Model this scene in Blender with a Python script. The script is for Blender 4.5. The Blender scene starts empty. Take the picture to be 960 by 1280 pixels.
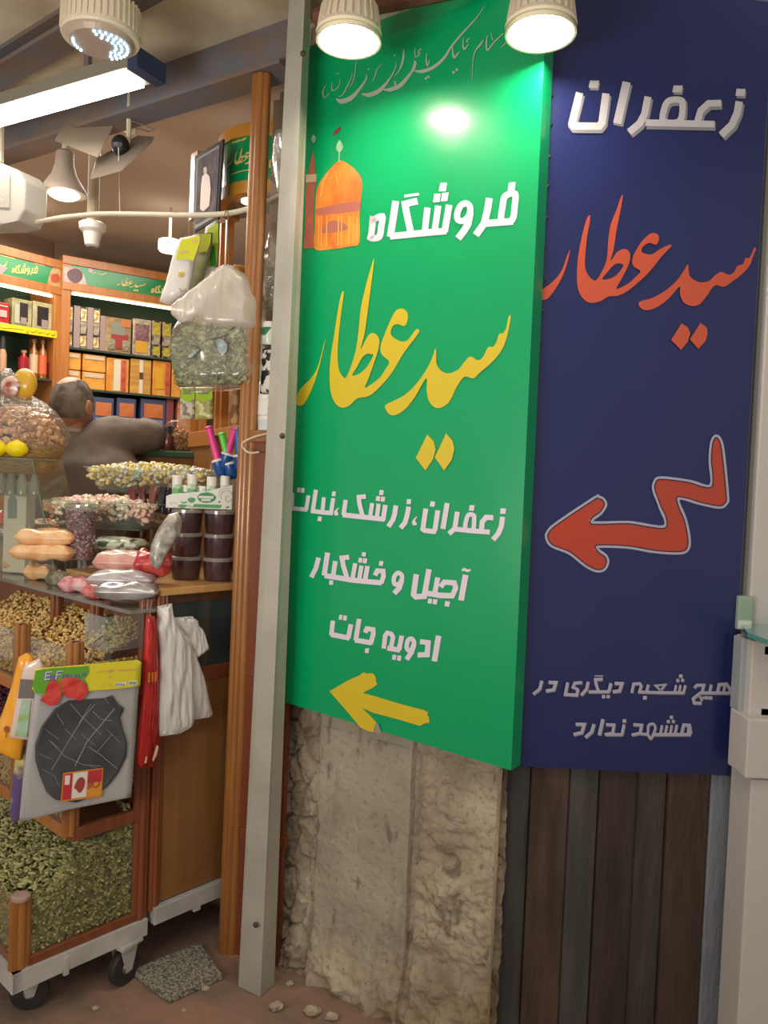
import bpy, bmesh, math, random
import numpy as np
from mathutils import Vector, Matrix, noise
from mathutils.geometry import tessellate_polygon
random.seed(5); rng = np.random.default_rng(5)
SC = bpy.context.scene
PI = math.pi
# ------------------------------------------------------------------ camera
FPX = 1000.0
PITCH = math.radians(2.0); ROLL = math.radians(2.3)
cF = np.array([0, math.cos(PITCH), -math.sin(PITCH)])
_U0 = np.array([0, math.sin(PITCH), math.cos(PITCH)]); _R0 = np.array([1., 0, 0])
cR = _R0*math.cos(ROLL) + _U0*math.sin(ROLL)
cU = -_R0*math.sin(ROLL) + _U0*math.cos(ROLL)
EYE = np.array([0, 0, 1.45])
cam = bpy.data.cameras.new('camera'); camo = bpy.data.objects.new('camera', cam); SC.collection.objects.link(camo)
cam.sensor_fit = 'VERTICAL'; cam.sensor_height = 24; cam.lens = 24*FPX/1280; cam.clip_start = .02
camo.matrix_world = Matrix(((cR[0], cU[0], -cF[0], EYE[0]), (cR[1], cU[1], -cF[1], EYE[1]), (cR[2], cU[2], -cF[2], EYE[2]), (0, 0, 0, 1)))
SC.camera = camo
# ------------------------------------------------------------------ world, lights, exposure
w = bpy.data.worlds.new('world'); SC.world = w; w.use_nodes = True
w.node_tree.nodes['Background'].inputs[0].default_value = (1.0, .93, .85, 1)
w.node_tree.nodes['Background'].inputs[1].default_value = .47
SC.view_settings.view_transform = 'Standard'; SC.view_settings.look = 'None'
SC.view_settings.gamma = 1; SC.view_settings.use_curve_mapping = False
SC.view_settings.exposure = 0.0
def area(name, loc, target, size, power, col, size2=None):
    l = bpy.data.lights.new(name, 'AREA'); l.energy = power; l.color = col; l.size = size
    if size2: l.shape = 'RECTANGLE'; l.size_y = size2
    o = bpy.data.objects.new(name, l); SC.collection.objects.link(o); o.location = loc
    d = Vector(target) - Vector(loc); o.rotation_euler = d.to_track_quat('-Z', 'Y').to_euler()
    return o
area('bazaar_ceiling_light', (-.2, .35, 2.68), (-.1, 1.2, 0), 1.5, 9, (1, .93, .86), .5)
area('shop_ceiling_light', (-1.7, 3.9, 2.82), (-1.7, 3.9, 0), 1.6, 40, (1, .92, .80), 1.2)
area('shop_entrance_light', (-1.65, 3.35, 2.80), (-1.4, 3.0, 0), 1.0, 18, (1, .93, .82), .5)
area('ceiling_fill_light', (-1.3, .2, 1.3), (-1.1, 2.0, 2.79), 1.0, 32, (1, .94, .86), .4)  # unseen fill light added in mid-air to brighten the street ceiling

# ------------------------------------------------------------------ helpers: projection used to measure the place
def ray(x, y): return cF + cR*(x-480)/FPX - cU*(y-640)/FPX
def atz(x, y, z): d = ray(x, y); return EYE + d*(z-EYE[2])/d[2]
def atY(x, y, Y): d = ray(x, y); return EYE + d*Y/d[1]
class Pl:                                                     # a vertical plane in the place
    def __init__(s, p, q):
        s.o = np.array([p[0], p[1], 0.]); h = np.array([q[0]-p[0], q[1]-p[1], 0.]); s.L = np.linalg.norm(h)
        s.h = h/s.L; n = np.array([-s.h[1], s.h[0], 0.])
        if n @ (EYE*[1, 1, 0]-s.o) < 0: n = -n
        s.n = n
    def hit(s, x, y, off=0.):
        d = ray(x, y); t = ((s.o + s.n*off - EYE) @ s.n)/(d @ s.n); return EYE + d*t
    def uv(s, x, y, off=0.): P = s.hit(x, y, off); return float((P-s.o) @ s.h), float(P[2])
    def at(s, a, z, off=0.): P = s.o + s.h*a + s.n*off; return np.array([P[0], P[1], z])
def lin(c):
    if isinstance(c, str): c = [int(c[i:i+2], 16)/255 for i in (0, 2, 4)]
    return tuple([(v/12.92 if v <= .04045 else ((v+.055)/1.055)**2.4) for v in c]) + (1,)
_M = {}
def mat(name, c, rough=.5, metal=0, c2=None, scale=8, bump=0, bscale=None, stretch=(1, 1, 1), emit=0, kind='noise', coat=0, lo=.35, hi=.65, detail=4, sss=0, c3=None):
    if name in _M: return _M[name]
    m = bpy.data.materials.new(name); m.use_nodes = True; nt = m.node_tree; b = nt.nodes['Principled BSDF']
    b.inputs['Base Color'].default_value = lin(c); b.inputs['Roughness'].default_value = rough; b.inputs['Metallic'].default_value = metal
    if coat: b.inputs['Coat Weight'].default_value = coat; b.inputs['Coat Roughness'].default_value = .12
    if emit: b.inputs['Emission Color'].default_value = lin(c); b.inputs['Emission Strength'].default_value = emit
    if c2 or bump:
        tc = nt.nodes.new('ShaderNodeTexCoord'); mp = nt.nodes.new('ShaderNodeMapping'); mp.inputs['Scale'].default_value = stretch
        nt.links.new(tc.outputs['Object'], mp.inputs[0])
    if c2:
        if kind == 'vor': t = nt.nodes.new('ShaderNodeTexVoronoi'); t.inputs['Scale'].default_value = scale; out = t.outputs['Color']
        else: t = nt.nodes.new('ShaderNodeTexNoise'); t.inputs['Scale'].default_value = scale; t.inputs['Detail'].default_value = detail; out = t.outputs['Fac']
        nt.links.new(mp.outputs[0], t.inputs[0])
        r = nt.nodes.new('ShaderNodeValToRGB'); r.color_ramp.elements[0].color = lin(c); r.color_ramp.elements[1].color = lin(c2)
        r.color_ramp.elements[0].position = lo; r.color_ramp.elements[1].position = hi
        if c3: e = r.color_ramp.elements.new((lo+hi)/2); e.color = lin(c3)
        if kind == 'vor':
            sp = nt.nodes.new('ShaderNodeSeparateColor'); nt.links.new(out, sp.inputs[0]); out = sp.outputs[0]
        nt.links.new(out, r.inputs[0]); nt.links.new(r.outputs[0], b.inputs['Base Color'])
    if bump:
        t2 = nt.nodes.new('ShaderNodeTexNoise'); t2.inputs['Scale'].default_value = bscale or scale; t2.inputs['Detail'].default_value = 5
        nt.links.new(mp.outputs[0], t2.inputs[0]); bp = nt.nodes.new('ShaderNodeBump'); bp.inputs['Strength'].default_value = bump; bp.inputs['Distance'].default_value = .01
        nt.links.new(t2.outputs['Fac'], bp.inputs['Height']); nt.links.new(bp.outputs[0], b.inputs['Normal'])
    _M[name] = m; return m
def clear(name, tint='ffffff', body=.06, bodycol='e8eeee', rough=.05, gl=.25, bump=0, bscale=30):
    """thin clear plastic or glass: see-through, with a reflection and a little milkiness"""
    if name in _M: return _M[name]
    m = bpy.data.materials.new(name); m.use_nodes = True; nt = m.node_tree; nt.nodes.clear()
    out = nt.nodes.new('ShaderNodeOutputMaterial'); tr = nt.nodes.new('ShaderNodeBsdfTransparent'); tr.inputs[0].default_value = lin(tint)
    df = nt.nodes.new('ShaderNodeBsdfDiffuse'); df.inputs[0].default_value = lin(bodycol)
    g = nt.nodes.new('ShaderNodeBsdfGlossy'); g.inputs['Roughness'].default_value = rough
    lw = nt.nodes.new('ShaderNodeLayerWeight'); lw.inputs['Blend'].default_value = .5
    pw = nt.nodes.new('ShaderNodeMath'); pw.operation = 'POWER'; pw.inputs[1].default_value = 3.5; nt.links.new(lw.outputs['Facing'], pw.inputs[0])
    ma = nt.nodes.new('ShaderNodeMath'); ma.operation = 'MULTIPLY_ADD'; ma.inputs[1].default_value = .75; ma.inputs[2].default_value = .03+gl*.12; nt.links.new(pw.outputs[0], ma.inputs[0])
    m1 = nt.nodes.new('ShaderNodeMixShader'); m1.inputs[0].default_value = body
    nt.links.new(tr.outputs[0], m1.inputs[1]); nt.links.new(df.outputs[0], m1.inputs[2])
    m2 = nt.nodes.new('ShaderNodeMixShader'); nt.links.new(ma.outputs[0], m2.inputs[0])
    nt.links.new(m1.outputs[0], m2.inputs[1]); nt.links.new(g.outputs[0], m2.inputs[2]); nt.links.new(m2.outputs[0], out.inputs[0])
    if bump:
        t2 = nt.nodes.new('ShaderNodeTexNoise'); t2.inputs['Scale'].default_value = bscale; bp = nt.nodes.new('ShaderNodeBump'); bp.inputs['Strength'].default_value = bump; bp.inputs['Distance'].default_value = .02
        tc = nt.nodes.new('ShaderNodeTexCoord'); nt.links.new(tc.outputs['Object'], t2.inputs[0])
        nt.links.new(t2.outputs['Fac'], bp.inputs['Height']); nt.links.new(bp.outputs[0], g.inputs['Normal']); nt.links.new(bp.outputs[0], lw.inputs['Normal'])
    _M[name] = m; return m
def wood(name, a, b, rough=.35, sc=5): return mat(name, a, rough, c2=b, scale=sc, stretch=(9, 9, .7), detail=6, lo=.3, hi=.7, coat=.3)

class MB:
    def __init__(s): s.v = []; s.f = []; s.mi = []; s.cur = 0
    def add(s, vs, fs, mi=None):
        o = len(s.v); s.v += [tuple(float(c) for c in p) for p in vs]
        for f in fs: s.f.append(tuple(o+i for i in f)); s.mi.append(s.cur if mi is None else mi)
        return s
    def hexa(s, b4, t4, mi=None):
        return s.add(list(b4)+list(t4), [(3, 2, 1, 0), (4, 5, 6, 7), (0, 1, 5, 4), (1, 2, 6, 5), (2, 3, 7, 6), (3, 0, 4, 7)], mi)
    def box(s, P, h, w, d, ht, mi=None, taper=0):
        """P = bottom front left corner, h = width direction (xy), depth goes to the left of h turned -> away"""
        P = np.array(P, float); h = np.array([h[0], h[1], 0.]); h /= np.linalg.norm(h); n = np.array([-h[1], h[0], 0.])
        b = [P, P+h*w, P+h*w+n*d, P+n*d]; c = P+h*w/2+n*d/2
        t = [c+(q-c)*(1-taper)+np.array([0, 0, ht]) for q in b]
        return s.hexa(b, t, mi)
    def cbox(s, C, h, w, d, ht, mi=None, taper=0):
        h = np.array([h[0], h[1], 0.]); h /= np.linalg.norm(h); n = np.array([-h[1], h[0], 0.])
        return s.box(np.array(C, float)-h*w/2-n*d/2, h, w, d, ht, mi, taper)
    def lathe(s, C, prof, seg=20, mi=None, ax=(0, 0, 1), sx=1, sy=1, close=True, noise_=0):
        ax = Vector(ax).normalized(); q = Vector((0, 0, 1)).rotation_difference(ax); vs = []; C = Vector([float(c) for c in C])
        for (r, z) in prof:
            for k in range(seg):
                a = 2*PI*k/seg; rr = r*(1+noise_*(noise.noise(Vector((math.cos(a)*2, math.sin(a)*2, z*25+C.x)))))
                vs.append(C + q @ Vector((rr*math.cos(a)*sx, rr*math.sin(a)*sy, z)))
        fs = []
        for i in range(len(prof)-1):
            for k in range(seg): k2 = (k+1) % seg; fs.append((i*seg+k, i*seg+k2, (i+1)*seg+k2, (i+1)*seg+k))
        if close:
            fs.append(tuple(reversed(range(seg)))); fs.append(tuple(range((len(prof)-1)*seg, len(prof)*seg)))
        return s.add(vs, fs, mi)
    def tube(s, pts, r, seg=8, mi=None, cap=True):
        pts = [Vector([float(c) for c in p]) for p in pts]; n = len(pts); vs = []
        rs = r if isinstance(r, (list, tuple)) else [r]*n
        t0 = (pts[1]-pts[0]).normalized(); up = Vector((0, 0, 1)) if abs(t0.z) < .9 else Vector((1, 0, 0)); u = t0.cross(up).normalized()
        for i, p in enumerate(pts):
            t = (pts[min(i+1, n-1)]-pts[max(i-1, 0)]).normalized(); u = (u - t*u.dot(t)).normalized(); v = t.cross(u)
            for k in range(seg): a = 2*PI*k/seg; vs.append(p + (u*math.cos(a)+v*math.sin(a))*rs[i])
        fs = [(i*seg+k, i*seg+(k+1) % seg, (i+1)*seg+(k+1) % seg, (i+1)*seg+k) for i in range(n-1) for k in range(seg)]
        if cap: fs += [tuple(reversed(range(seg))), tuple(range((n-1)*seg, n*seg))]
        return s.add(vs, fs, mi)
    def prism(s, poly, thick, mi=None):
        """poly: 3D points (planar) ; thick: vector"""
        poly = [np.array(p, float) for p in poly]; n = len(poly); th = np.array(thick, float)
        tri = tessellate_polygon([[Vector(p) for p in poly]])
        fs = [tuple(t) for t in tri]+[tuple(n+i for i in reversed(t)) for t in tri]+[(i, (i+1) % n, n+(i+1) % n, n+i) for i in range(n)]
        return s.add([p for p in poly]+[p+th for p in poly], fs, mi)
    def ball(s, C, rx, ry=None, rz=None, seg=14, rings=8, mi=None, h=(1, 0), nz=0):
        ry = rx if ry is None else ry; rz = rx if rz is None else rz; vs = []; h = np.array([h[0], h[1], 0.]); h /= np.linalg.norm(h); n = np.array([-h[1], h[0], 0.])
        for i in range(rings+1):
            ph = -PI/2+PI*i/rings
            for k in range(seg):
                a = 2*PI*k/seg; u = math.cos(ph)*math.cos(a); v = math.cos(ph)*math.sin(a); z = math.sin(ph)
                q = 1+nz*noise.noise(Vector((u*2+C[0]*9, v*2, z*2+C[2]*9)))
                vs.append(np.array(C)+h*u*rx*q+n*v*ry*q+np.array([0, 0, z*rz*q]))
        fs = [(i*seg+k, i*seg+(k+1) % seg, (i+1)*seg+(k+1) % seg, (i+1)*seg+k) for i in range(rings) for k in range(seg)]
        return s.add(vs, fs, mi)
    def build(s, name, mats, parent=None, smooth=False, bevel=0, sub=0):
        if not isinstance(mats, (list, tuple)): mats = [mats]
        V = np.array(s.v); c = (V.min(0)+V.max(0))/2; c[2] = V[:, 2].min()
        me = bpy.data.meshes.new(name); me.from_pydata([tuple(p) for p in V-c], [], s.f)
        for m in mats: me.materials.append(m)
        if len(mats) > 1: me.polygons.foreach_set('material_index', s.mi)
        bm = bmesh.new(); bm.from_mesh(me)
        if len(bm.faces) < 60000:
            bmesh.ops.remove_doubles(bm, verts=bm.verts, dist=1e-6); bmesh.ops.recalc_face_normals(bm, faces=bm.faces)
        bm.to_mesh(me); bm.free()
        o = bpy.data.objects.new(name, me); SC.collection.objects.link(o); o.location = c
        if smooth:
            me.polygons.foreach_set('use_smooth', [True]*len(me.polygons))
            if smooth != 'soft': me.set_sharp_from_angle(angle=math.radians(40))
        if bevel:
            b = o.modifiers.new('bevel', 'BEVEL'); b.width = bevel; b.segments = 2; b.limit_method = 'ANGLE'
        if sub: b = o.modifiers.new('sub', 'SUBSURF'); b.levels = sub; b.render_levels = sub
        if parent is not None: setpar(o, parent)
        return o
def setpar(o, p):
    o.parent = p; W = Matrix.Identity(4); q = p
    while q is not None: W = q_mat(q) @ W; q = q.parent
    o.matrix_parent_inverse = W.inverted()
def q_mat(q): return q.matrix_parent_inverse @ Matrix.Translation(q.location) if q.parent else Matrix.Translation(q.location)
def tag(o, label, cat, group=None, kind=None):
    o['label'] = label; o['category'] = cat
    if group: o['group'] = group
    if kind: o['kind'] = kind
    return o
def thing(name, P, label, cat, group=None):
    o = bpy.data.objects.new(name, None); SC.collection.objects.link(o); o.location = [float(c) for c in P]; o.empty_display_size = .05
    return tag(o, label, cat, group)
def struct(o): o['kind'] = 'structure'; return o
def clone(o, d, label=None, parent=None):
    c = o.copy(); SC.collection.objects.link(c)
    if parent is None: c.location = Vector(o.location)+Vector([float(x) for x in d])
    else:
        m_ = o.matrix_parent_inverse.copy(); c.parent = parent; c.matrix_parent_inverse = m_
    if label: c['label'] = label
    for ch in list(o.children): clone(ch, d, None, c)
    return c

# ---- flat lettering and prints
def cat_rom(pts, n=6, closed=False):
    P = [np.array(p, float) for p in pts]; N = len(P); out = []
    for i in range(N if closed else N-1):
        p0 = P[(i-1) % N] if closed or i > 0 else 2*P[0]-P[1]; p1 = P[i]; p2 = P[(i+1) % N]
        p3 = P[(i+2) % N] if closed or i+2 < N else 2*P[-1]-P[-2]
        for k in range(n):
            t = k/n; out.append(.5*((2*p1)+(-p0+p2)*t+(2*p0-5*p1+4*p2-p3)*t*t+(-p0+3*p1-3*p2+p3)*t**3))
    if not closed: out.append(P[-1])
    return out
def band(pts, w, closed=False):
    """mitred 2D ribbon -> (left, right) point lists ; w number or list"""
    P = [np.array(p, float) for p in pts]; n = len(P); L = []; R = []
    ws = w if isinstance(w, (list, tuple)) else [w]*n
    if len(ws) != n: ws = list(np.interp(np.linspace(0, 1, n), np.linspace(0, 1, len(ws)), ws))
    for i in range(n):
        a = P[i]-P[(i-1) % n] if (closed or i > 0) else P[1]-P[0]; b = P[(i+1) % n]-P[i] if (closed or i < n-1) else P[-1]-P[-2]
        a = a/np.linalg.norm(a); b = b/np.linalg.norm(b); t = a+b; l = np.linalg.norm(t); t = t/l if l > 1e-6 else a
        nn = np.array([-t[1], t[0]]); na = np.array([-a[1], a[0]]); k = 1/max(.55, nn @ na)
        L.append(P[i]+nn*ws[i]/2*k); R.append(P[i]-nn*ws[i]/2*k)
    return L, R
def letters(name, plane, crop, items, m, parent, off=.0012, shift=(0, 0), grow=0):
    """items: ('s',w,pts) stroke, ('c',w,pts) smooth stroke, ('r',w,pts) closed ring, ('q',pts) filled polygon, ('d',size,x,y) dot, ('o',outer,[holes]) smooth outline"""
    x0, y0, sc = crop; mb = MB(); k = 0
    def W(p): return (x0+(p[0]+shift[0])/sc, y0+(p[1]+shift[1])/sc)
    def put(poly, holes=()):
        nonlocal k
        k += 1; o = off+k*4e-6; loops = [[np.array(W(p)) for p in poly]]+[[np.array(W(p)) for p in h] for h in holes]
        tri = tessellate_polygon([[Vector((p[0], p[1], 0)) for p in l] for l in loops]); allp = [p for l in loops for p in l]
        mb.add([plane.hit(p[0], p[1], o) for p in allp], [tuple(t) for t in tri])
    for it in items:
        if it[0] in 'scr':
            w, pts = it[1], it[2]
            w = [q+grow for q in w] if isinstance(w, (list, tuple)) else w+grow
            if it[0] == 'c': pts = cat_rom(pts, 5)
            if it[0] == 'r': pts = cat_rom(pts, 4, True) if len(pts) > 5 else pts
            L, R = band(pts, w, it[0] == 'r'); n = len(pts); k += 1; o = off+k*4e-6
            vs = [plane.hit(*W(p), o) for p in L]+[plane.hit(*W(p), o) for p in R]; m_ = n if it[0] == 'r' else n-1
            mb.add(vs, [(i, (i+1) % n, n+(i+1) % n, n+i) for i in range(m_)])
        elif it[0] == 'q': put(it[1])
        elif it[0] == 'd':
            s, x, y = it[1:4]; h = s/2; put([(x-h+s*.05, y-h), (x+h+s*.05, y-h*.9), (x+h-s*.05, y+h), (x-h-s*.05, y+h*.9)])
        elif it[0] == 'o': put(cat_rom(it[1], 5, True), [cat_rom(h, 5, True) for h in it[2]])
    return mb.build(name, m, parent)
def letters_each(name, plane, crop, groups, m, parent, off=.0012):
    for g_ in groups: letters(name, plane, crop, g_, m, parent, off=off)
def drape(name, plane, outline, m, parent=None, off=0., thick=.01, rnd=0., fold=0., ff=14, rows=26, cols=16, seed=0, smooth='soft'):
    """soft sheet or bag following an outline measured on a plane; rnd = half thickness of the bulge"""
    O = [np.array(p, float) for p in outline]; y0 = min(p[1] for p in O)+.01; y1 = max(p[1] for p in O)-.01; n = len(O); fr = []; bk = []; th = plane.n*0
    for r in range(rows+1):
        y = y0+(y1-y0)*r/rows; xs = []
        for i in range(n):
            a, b = O[i], O[(i+1) % n]
            if (a[1]-y)*(b[1]-y) <= 0 and a[1] != b[1]: xs.append(a[0]+(b[0]-a[0])*(y-a[1])/(b[1]-a[1]))
        xa, xb = min(xs), max(xs)
        for c in range(cols+1):
            u = c/cols; x = xa+(xb-xa)*u; P = plane.hit(x, y, off)
            v = r/rows; e = math.sqrt(max(0, 1-(2*u-1)**2))*min(1, math.sqrt(max(0, 1-(2*v-1)**2))*1.6)
            f = fold*(noise.noise(Vector((x*ff/100, y*ff/450, seed)))+.5*noise.noise(Vector((x*ff/40, y*ff/300, seed+7))))
            fr.append(P+plane.n*(rnd*e+thick/2+f)); bk.append(P-plane.n*(rnd*e+thick/2-f*.6))
    C = cols+1; N = (rows+1)*C; fs = []
    for r in range(rows):
        for c in range(cols):
            i = r*C+c; fs.append((i, i+1, i+C+1, i+C)); fs.append((N+i, N+i+C, N+i+C+1, N+i+1))
    for r in range(rows):
        i = r*C; fs.append((i, i+C, N+i+C, N+i)); i = r*C+cols; fs.append((i+C, i, N+i, N+i+C))
    for c in range(cols):
        fs.append((c+1, c, N+c, N+c+1)); i = rows*C+c; fs.append((i, i+1, N+i+1, N+i))
    mb = MB(); mb.add(fr+bk, fs); return mb.build(name, m, parent, smooth)
def pillow(mb, C, ux, uy, w, h, t, n=8, wr=.15, mi=None, seed=0):
    """puffy packet, ux, uy 3D unit directions"""
    ux = np.array(ux, float); uy = np.array(uy, float); un = np.cross(ux, uy); vs = []
    for s_ in (1, -1):
        for j in range(n+1):
            for i in range(n+1):
                u = 2*i/n-1; v = 2*j/n-1; e = (max(0, 1-abs(u)**5)*max(0, 1-abs(v)**5))**.5
                z = s_*t/2*(e*(1+wr*2*noise.noise(Vector((u*2+seed, v*2, s_+seed))))+.04)
                vs.append(np.array(C)+ux*u*w/2*(1-.04*abs(v))+uy*v*h/2*(1-.04*abs(u))+un*z)
    N = (n+1)**2; fs = []
    for j in range(n):
        for i in range(n):
            k = j*(n+1)+i; fs.append((k, k+1, k+n+2, k+n+1)); fs.append((N+k, N+k+n+1, N+k+n+2, N+k+1))
    for i in range(n):
        fs += [(i, N+i, N+i+1, i+1), (n*(n+1)+i, n*(n+1)+i+1, N+n*(n+1)+i+1, N+n*(n+1)+i), (i*(n+1), (i+1)*(n+1), N+(i+1)*(n+1), N+i*(n+1)), (i*(n+1)+n, N+i*(n+1)+n, N+(i+1)*(n+1)+n, (i+1)*(n+1)+n)]
    return mb.add(vs, fs, mi)
_ico = None
def scatter(name, pts, size, mats, stretch=(1, 1, 1), jit=.3, parent=None, flat=0, mids=None):
    """a heap of small solids in one mesh (things nobody could count)"""
    global _ico
    if _ico is None:
        bm = bmesh.new(); bmesh.ops.create_icosphere(bm, subdivisions=1, radius=1); _ico = (np.array([v.co[:] for v in bm.verts]), np.array([[v.index for v in f.verts] for f in bm.faces])); bm.free()
    V, Fc = _ico; n = len(pts); pts = np.array(pts); c = pts.mean(0)
    A = rng.uniform(0, 2*PI, n); B = rng.uniform(-.6, .6, n)*(1-flat); D = rng.uniform(0, 2*PI, n)
    allv = np.zeros((n, len(V), 3))
    for i in range(n):
        S = V*np.array(stretch)*size*(1+jit*rng.uniform(-1, 1))
        ca, sa = math.cos(A[i]), math.sin(A[i]); cb, sb = math.cos(B[i]), math.sin(B[i]); cd, sd = math.cos(D[i]), math.sin(D[i])
        S = S @ np.array([[1, 0, 0], [0, cd, -sd], [0, sd, cd]]).T; S = S @ np.array([[cb, 0, sb], [0, 1, 0], [-sb, 0, cb]]).T; S = S @ np.array([[ca, -sa, 0], [sa, ca, 0], [0, 0, 1]]).T
        allv[i] = S+pts[i]-c
    me = bpy.data.meshes.new(name); F = (Fc[None]+np.arange(n)[:, None, None]*len(V)).reshape(-1, 3)
    me.from_pydata(allv.reshape(-1, 3).tolist(), [], F.tolist())
    if not isinstance(mats, (list, tuple)): mats = [mats]
    for m in mats: me.materials.append(m)
    if mids is None: mids = rng.integers(0, len(mats), n)
    me.polygons.foreach_set('material_index', np.repeat(mids, len(Fc)).astype(int)); me.polygons.foreach_set('use_smooth', [True]*len(me.polygons))
    o = bpy.data.objects.new(name, me); SC.collection.objects.link(o); o.location = c
    if parent is not None: setpar(o, parent)
    return o
# ------------------------------------------------------------------ materials
def old_plaster(name, c, c2, spk):
    m = mat(name, c, .9, c2=c2, scale=4.5, bump=.7, bscale=34, detail=10); nt = m.node_tree; b = nt.nodes['Principled BSDF']; src = b.inputs['Base Color'].links[0].from_socket
    tc = nt.nodes['Texture Coordinate']
    def layer(src, scale, lo, hi, col, st=(1, 1, 1), k=1.0):
        mp = nt.nodes.new('ShaderNodeMapping'); mp.inputs['Scale'].default_value = st; nt.links.new(tc.outputs['Object'], mp.inputs[0])
        n = nt.nodes.new('ShaderNodeTexNoise'); n.inputs['Scale'].default_value = scale; n.inputs['Detail'].default_value = 8; nt.links.new(mp.outputs[0], n.inputs[0])
        r = nt.nodes.new('ShaderNodeMapRange'); r.inputs['From Min'].default_value = lo; r.inputs['From Max'].default_value = hi; r.inputs['To Max'].default_value = k; nt.links.new(n.outputs['Fac'], r.inputs['Value'])
        mx = nt.nodes.new('ShaderNodeMix'); mx.data_type = 'RGBA'; nt.links.new(r.outputs[0], mx.inputs['Factor']); nt.links.new(src, mx.inputs['A']); mx.inputs['B'].default_value = lin(col); return mx.outputs['Result']
    s = layer(src, 60, .56, .72, spk, k=.7); s = layer(s, 5, .55, .75, '7d6c58', (3, 3, .5), .8); s = layer(s, 11, .60, .66, '5e5144', (1.5, 1.5, .6), .6); s = layer(s, 2.2, .55, .72, 'a68a5e', (1, 1, 1.2), .6)
    nt.links.new(s, b.inputs['Base Color']); return m
PLASTER = old_plaster('plaster', 'c0b29a', '93856f', '6e6252'); SMOOTHPL = old_plaster('smooth_plaster', 'b4aa97', '9a907e', '877b6a')
POSTM = mat('post_metal', 'b4b0a4', .55, c2='a5a195', scale=6, bump=.08)
CEIL = mat('ceiling_plaster', 'ddd2b8', .9, c2='b3a186', scale=3, bump=.3, bscale=8)
STEEL = mat('grimy_steel', '6b6d78', .6, c2='7c685a', scale=5, stretch=(1, 1, 3), bump=.2)
INCEIL = mat('inner_ceiling_paint', 'd8c8b8', .9)
INWALL = mat('inner_wall_paint', '9a8672', .9)
W1 = wood('fluted_wood', '8a552a', 'a87038'); W2 = wood('red_wood', '733c22', '864c2c'); W3 = wood('panel_wood', '8b5a30', '9a683a', .4, 3)
WO = wood('orange_wood', 'a8652e', 'bc7a3c'); WD = wood('dark_wood', '4a2a1a', '5c3824')
FLOORM = mat('dirty_floor', 'a27c6a', .85, c2='7c6a5c', scale=6, bump=.5, bscale=30, c3='917563')
GRANITE = mat('granite', 'a8a498', .7, c2='5c584e', scale=120, lo=.4, hi=.6, detail=2)
WHITEP = mat('white_plastic', 'e6e2da', .4); CREAMP = mat('cream_plastic', 'd6cab4', .45)
DARK = mat('black_plastic', '18181a', .4); WHITEPAINT = mat('white_cart_paint', 'c2c0bc', .45, c2='aba9a4', scale=9)
GLASS = clear('clear_glass', 'f6f6f0', .03, 'c8c8b4', gl=.12); ACR = clear('clear_acrylic', 'f2f6f2', .10, 'd8e0da', gl=.3); CELLO = clear('cellophane', 'f8f4ee', .10, 'efe6da', .12, .35, bump=.8, bscale=45)
EDGE = mat('glass_edge', '66786e', .15, coat=.5)
def glow(name, c, e): return mat(name, c, .5, emit=e)
# ------------------------------------------------------------------ planes of the place
PG = Pl(atY(357, 878, 2.32), atY(640, 962, 1.90))              # face of the green banner
PB = Pl(atY(648, 958, 1.955), atY(912, 970, 2.0))                # face of the blue banner
SO = np.array([-.888, 1.993, 0.]); _a = math.radians(48); SH = np.array([math.cos(_a), math.sin(_a), 0]); ST = np.array([-SH[1], SH[0], 0])
def S(a, b, z): P = SO+SH*a+ST*b; return np.array([P[0], P[1], z])   # stall frame: a into the shop, b along its front
PS = Pl(S(0, 0, 0), S(1, 0, 0)); PF = Pl(S(0, 1, 0), S(0, 0, 0))
PR = Pl(atz(80, 328, 2.667), atz(207, 350, 2.667)); PL_ = Pl(atz(0, 308, 2.667), atz(74, 327, 2.667))
def quadsheet(name, pts, m, thick=(0, 0, -.03)): mb = MB(); mb.prism(pts, thick); return mb.build(name, m)
# ------------------------------------------------------------------ structure
PW = PG.at(0, 0, -.07); HW = PG.h
def Wp(a, z, off=-.07): return PG.at(a, z, off)
a0 = -.10; a1 = PG.uv(634, 1000, -.06)[0]
# floor
struct(quadsheet('floor', [(-5, -1.5, 0), (3, -1.5, 0), (3, 7, 0), (-5, 7, 0)], FLOORM, (0, 0, -.1)))
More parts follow.
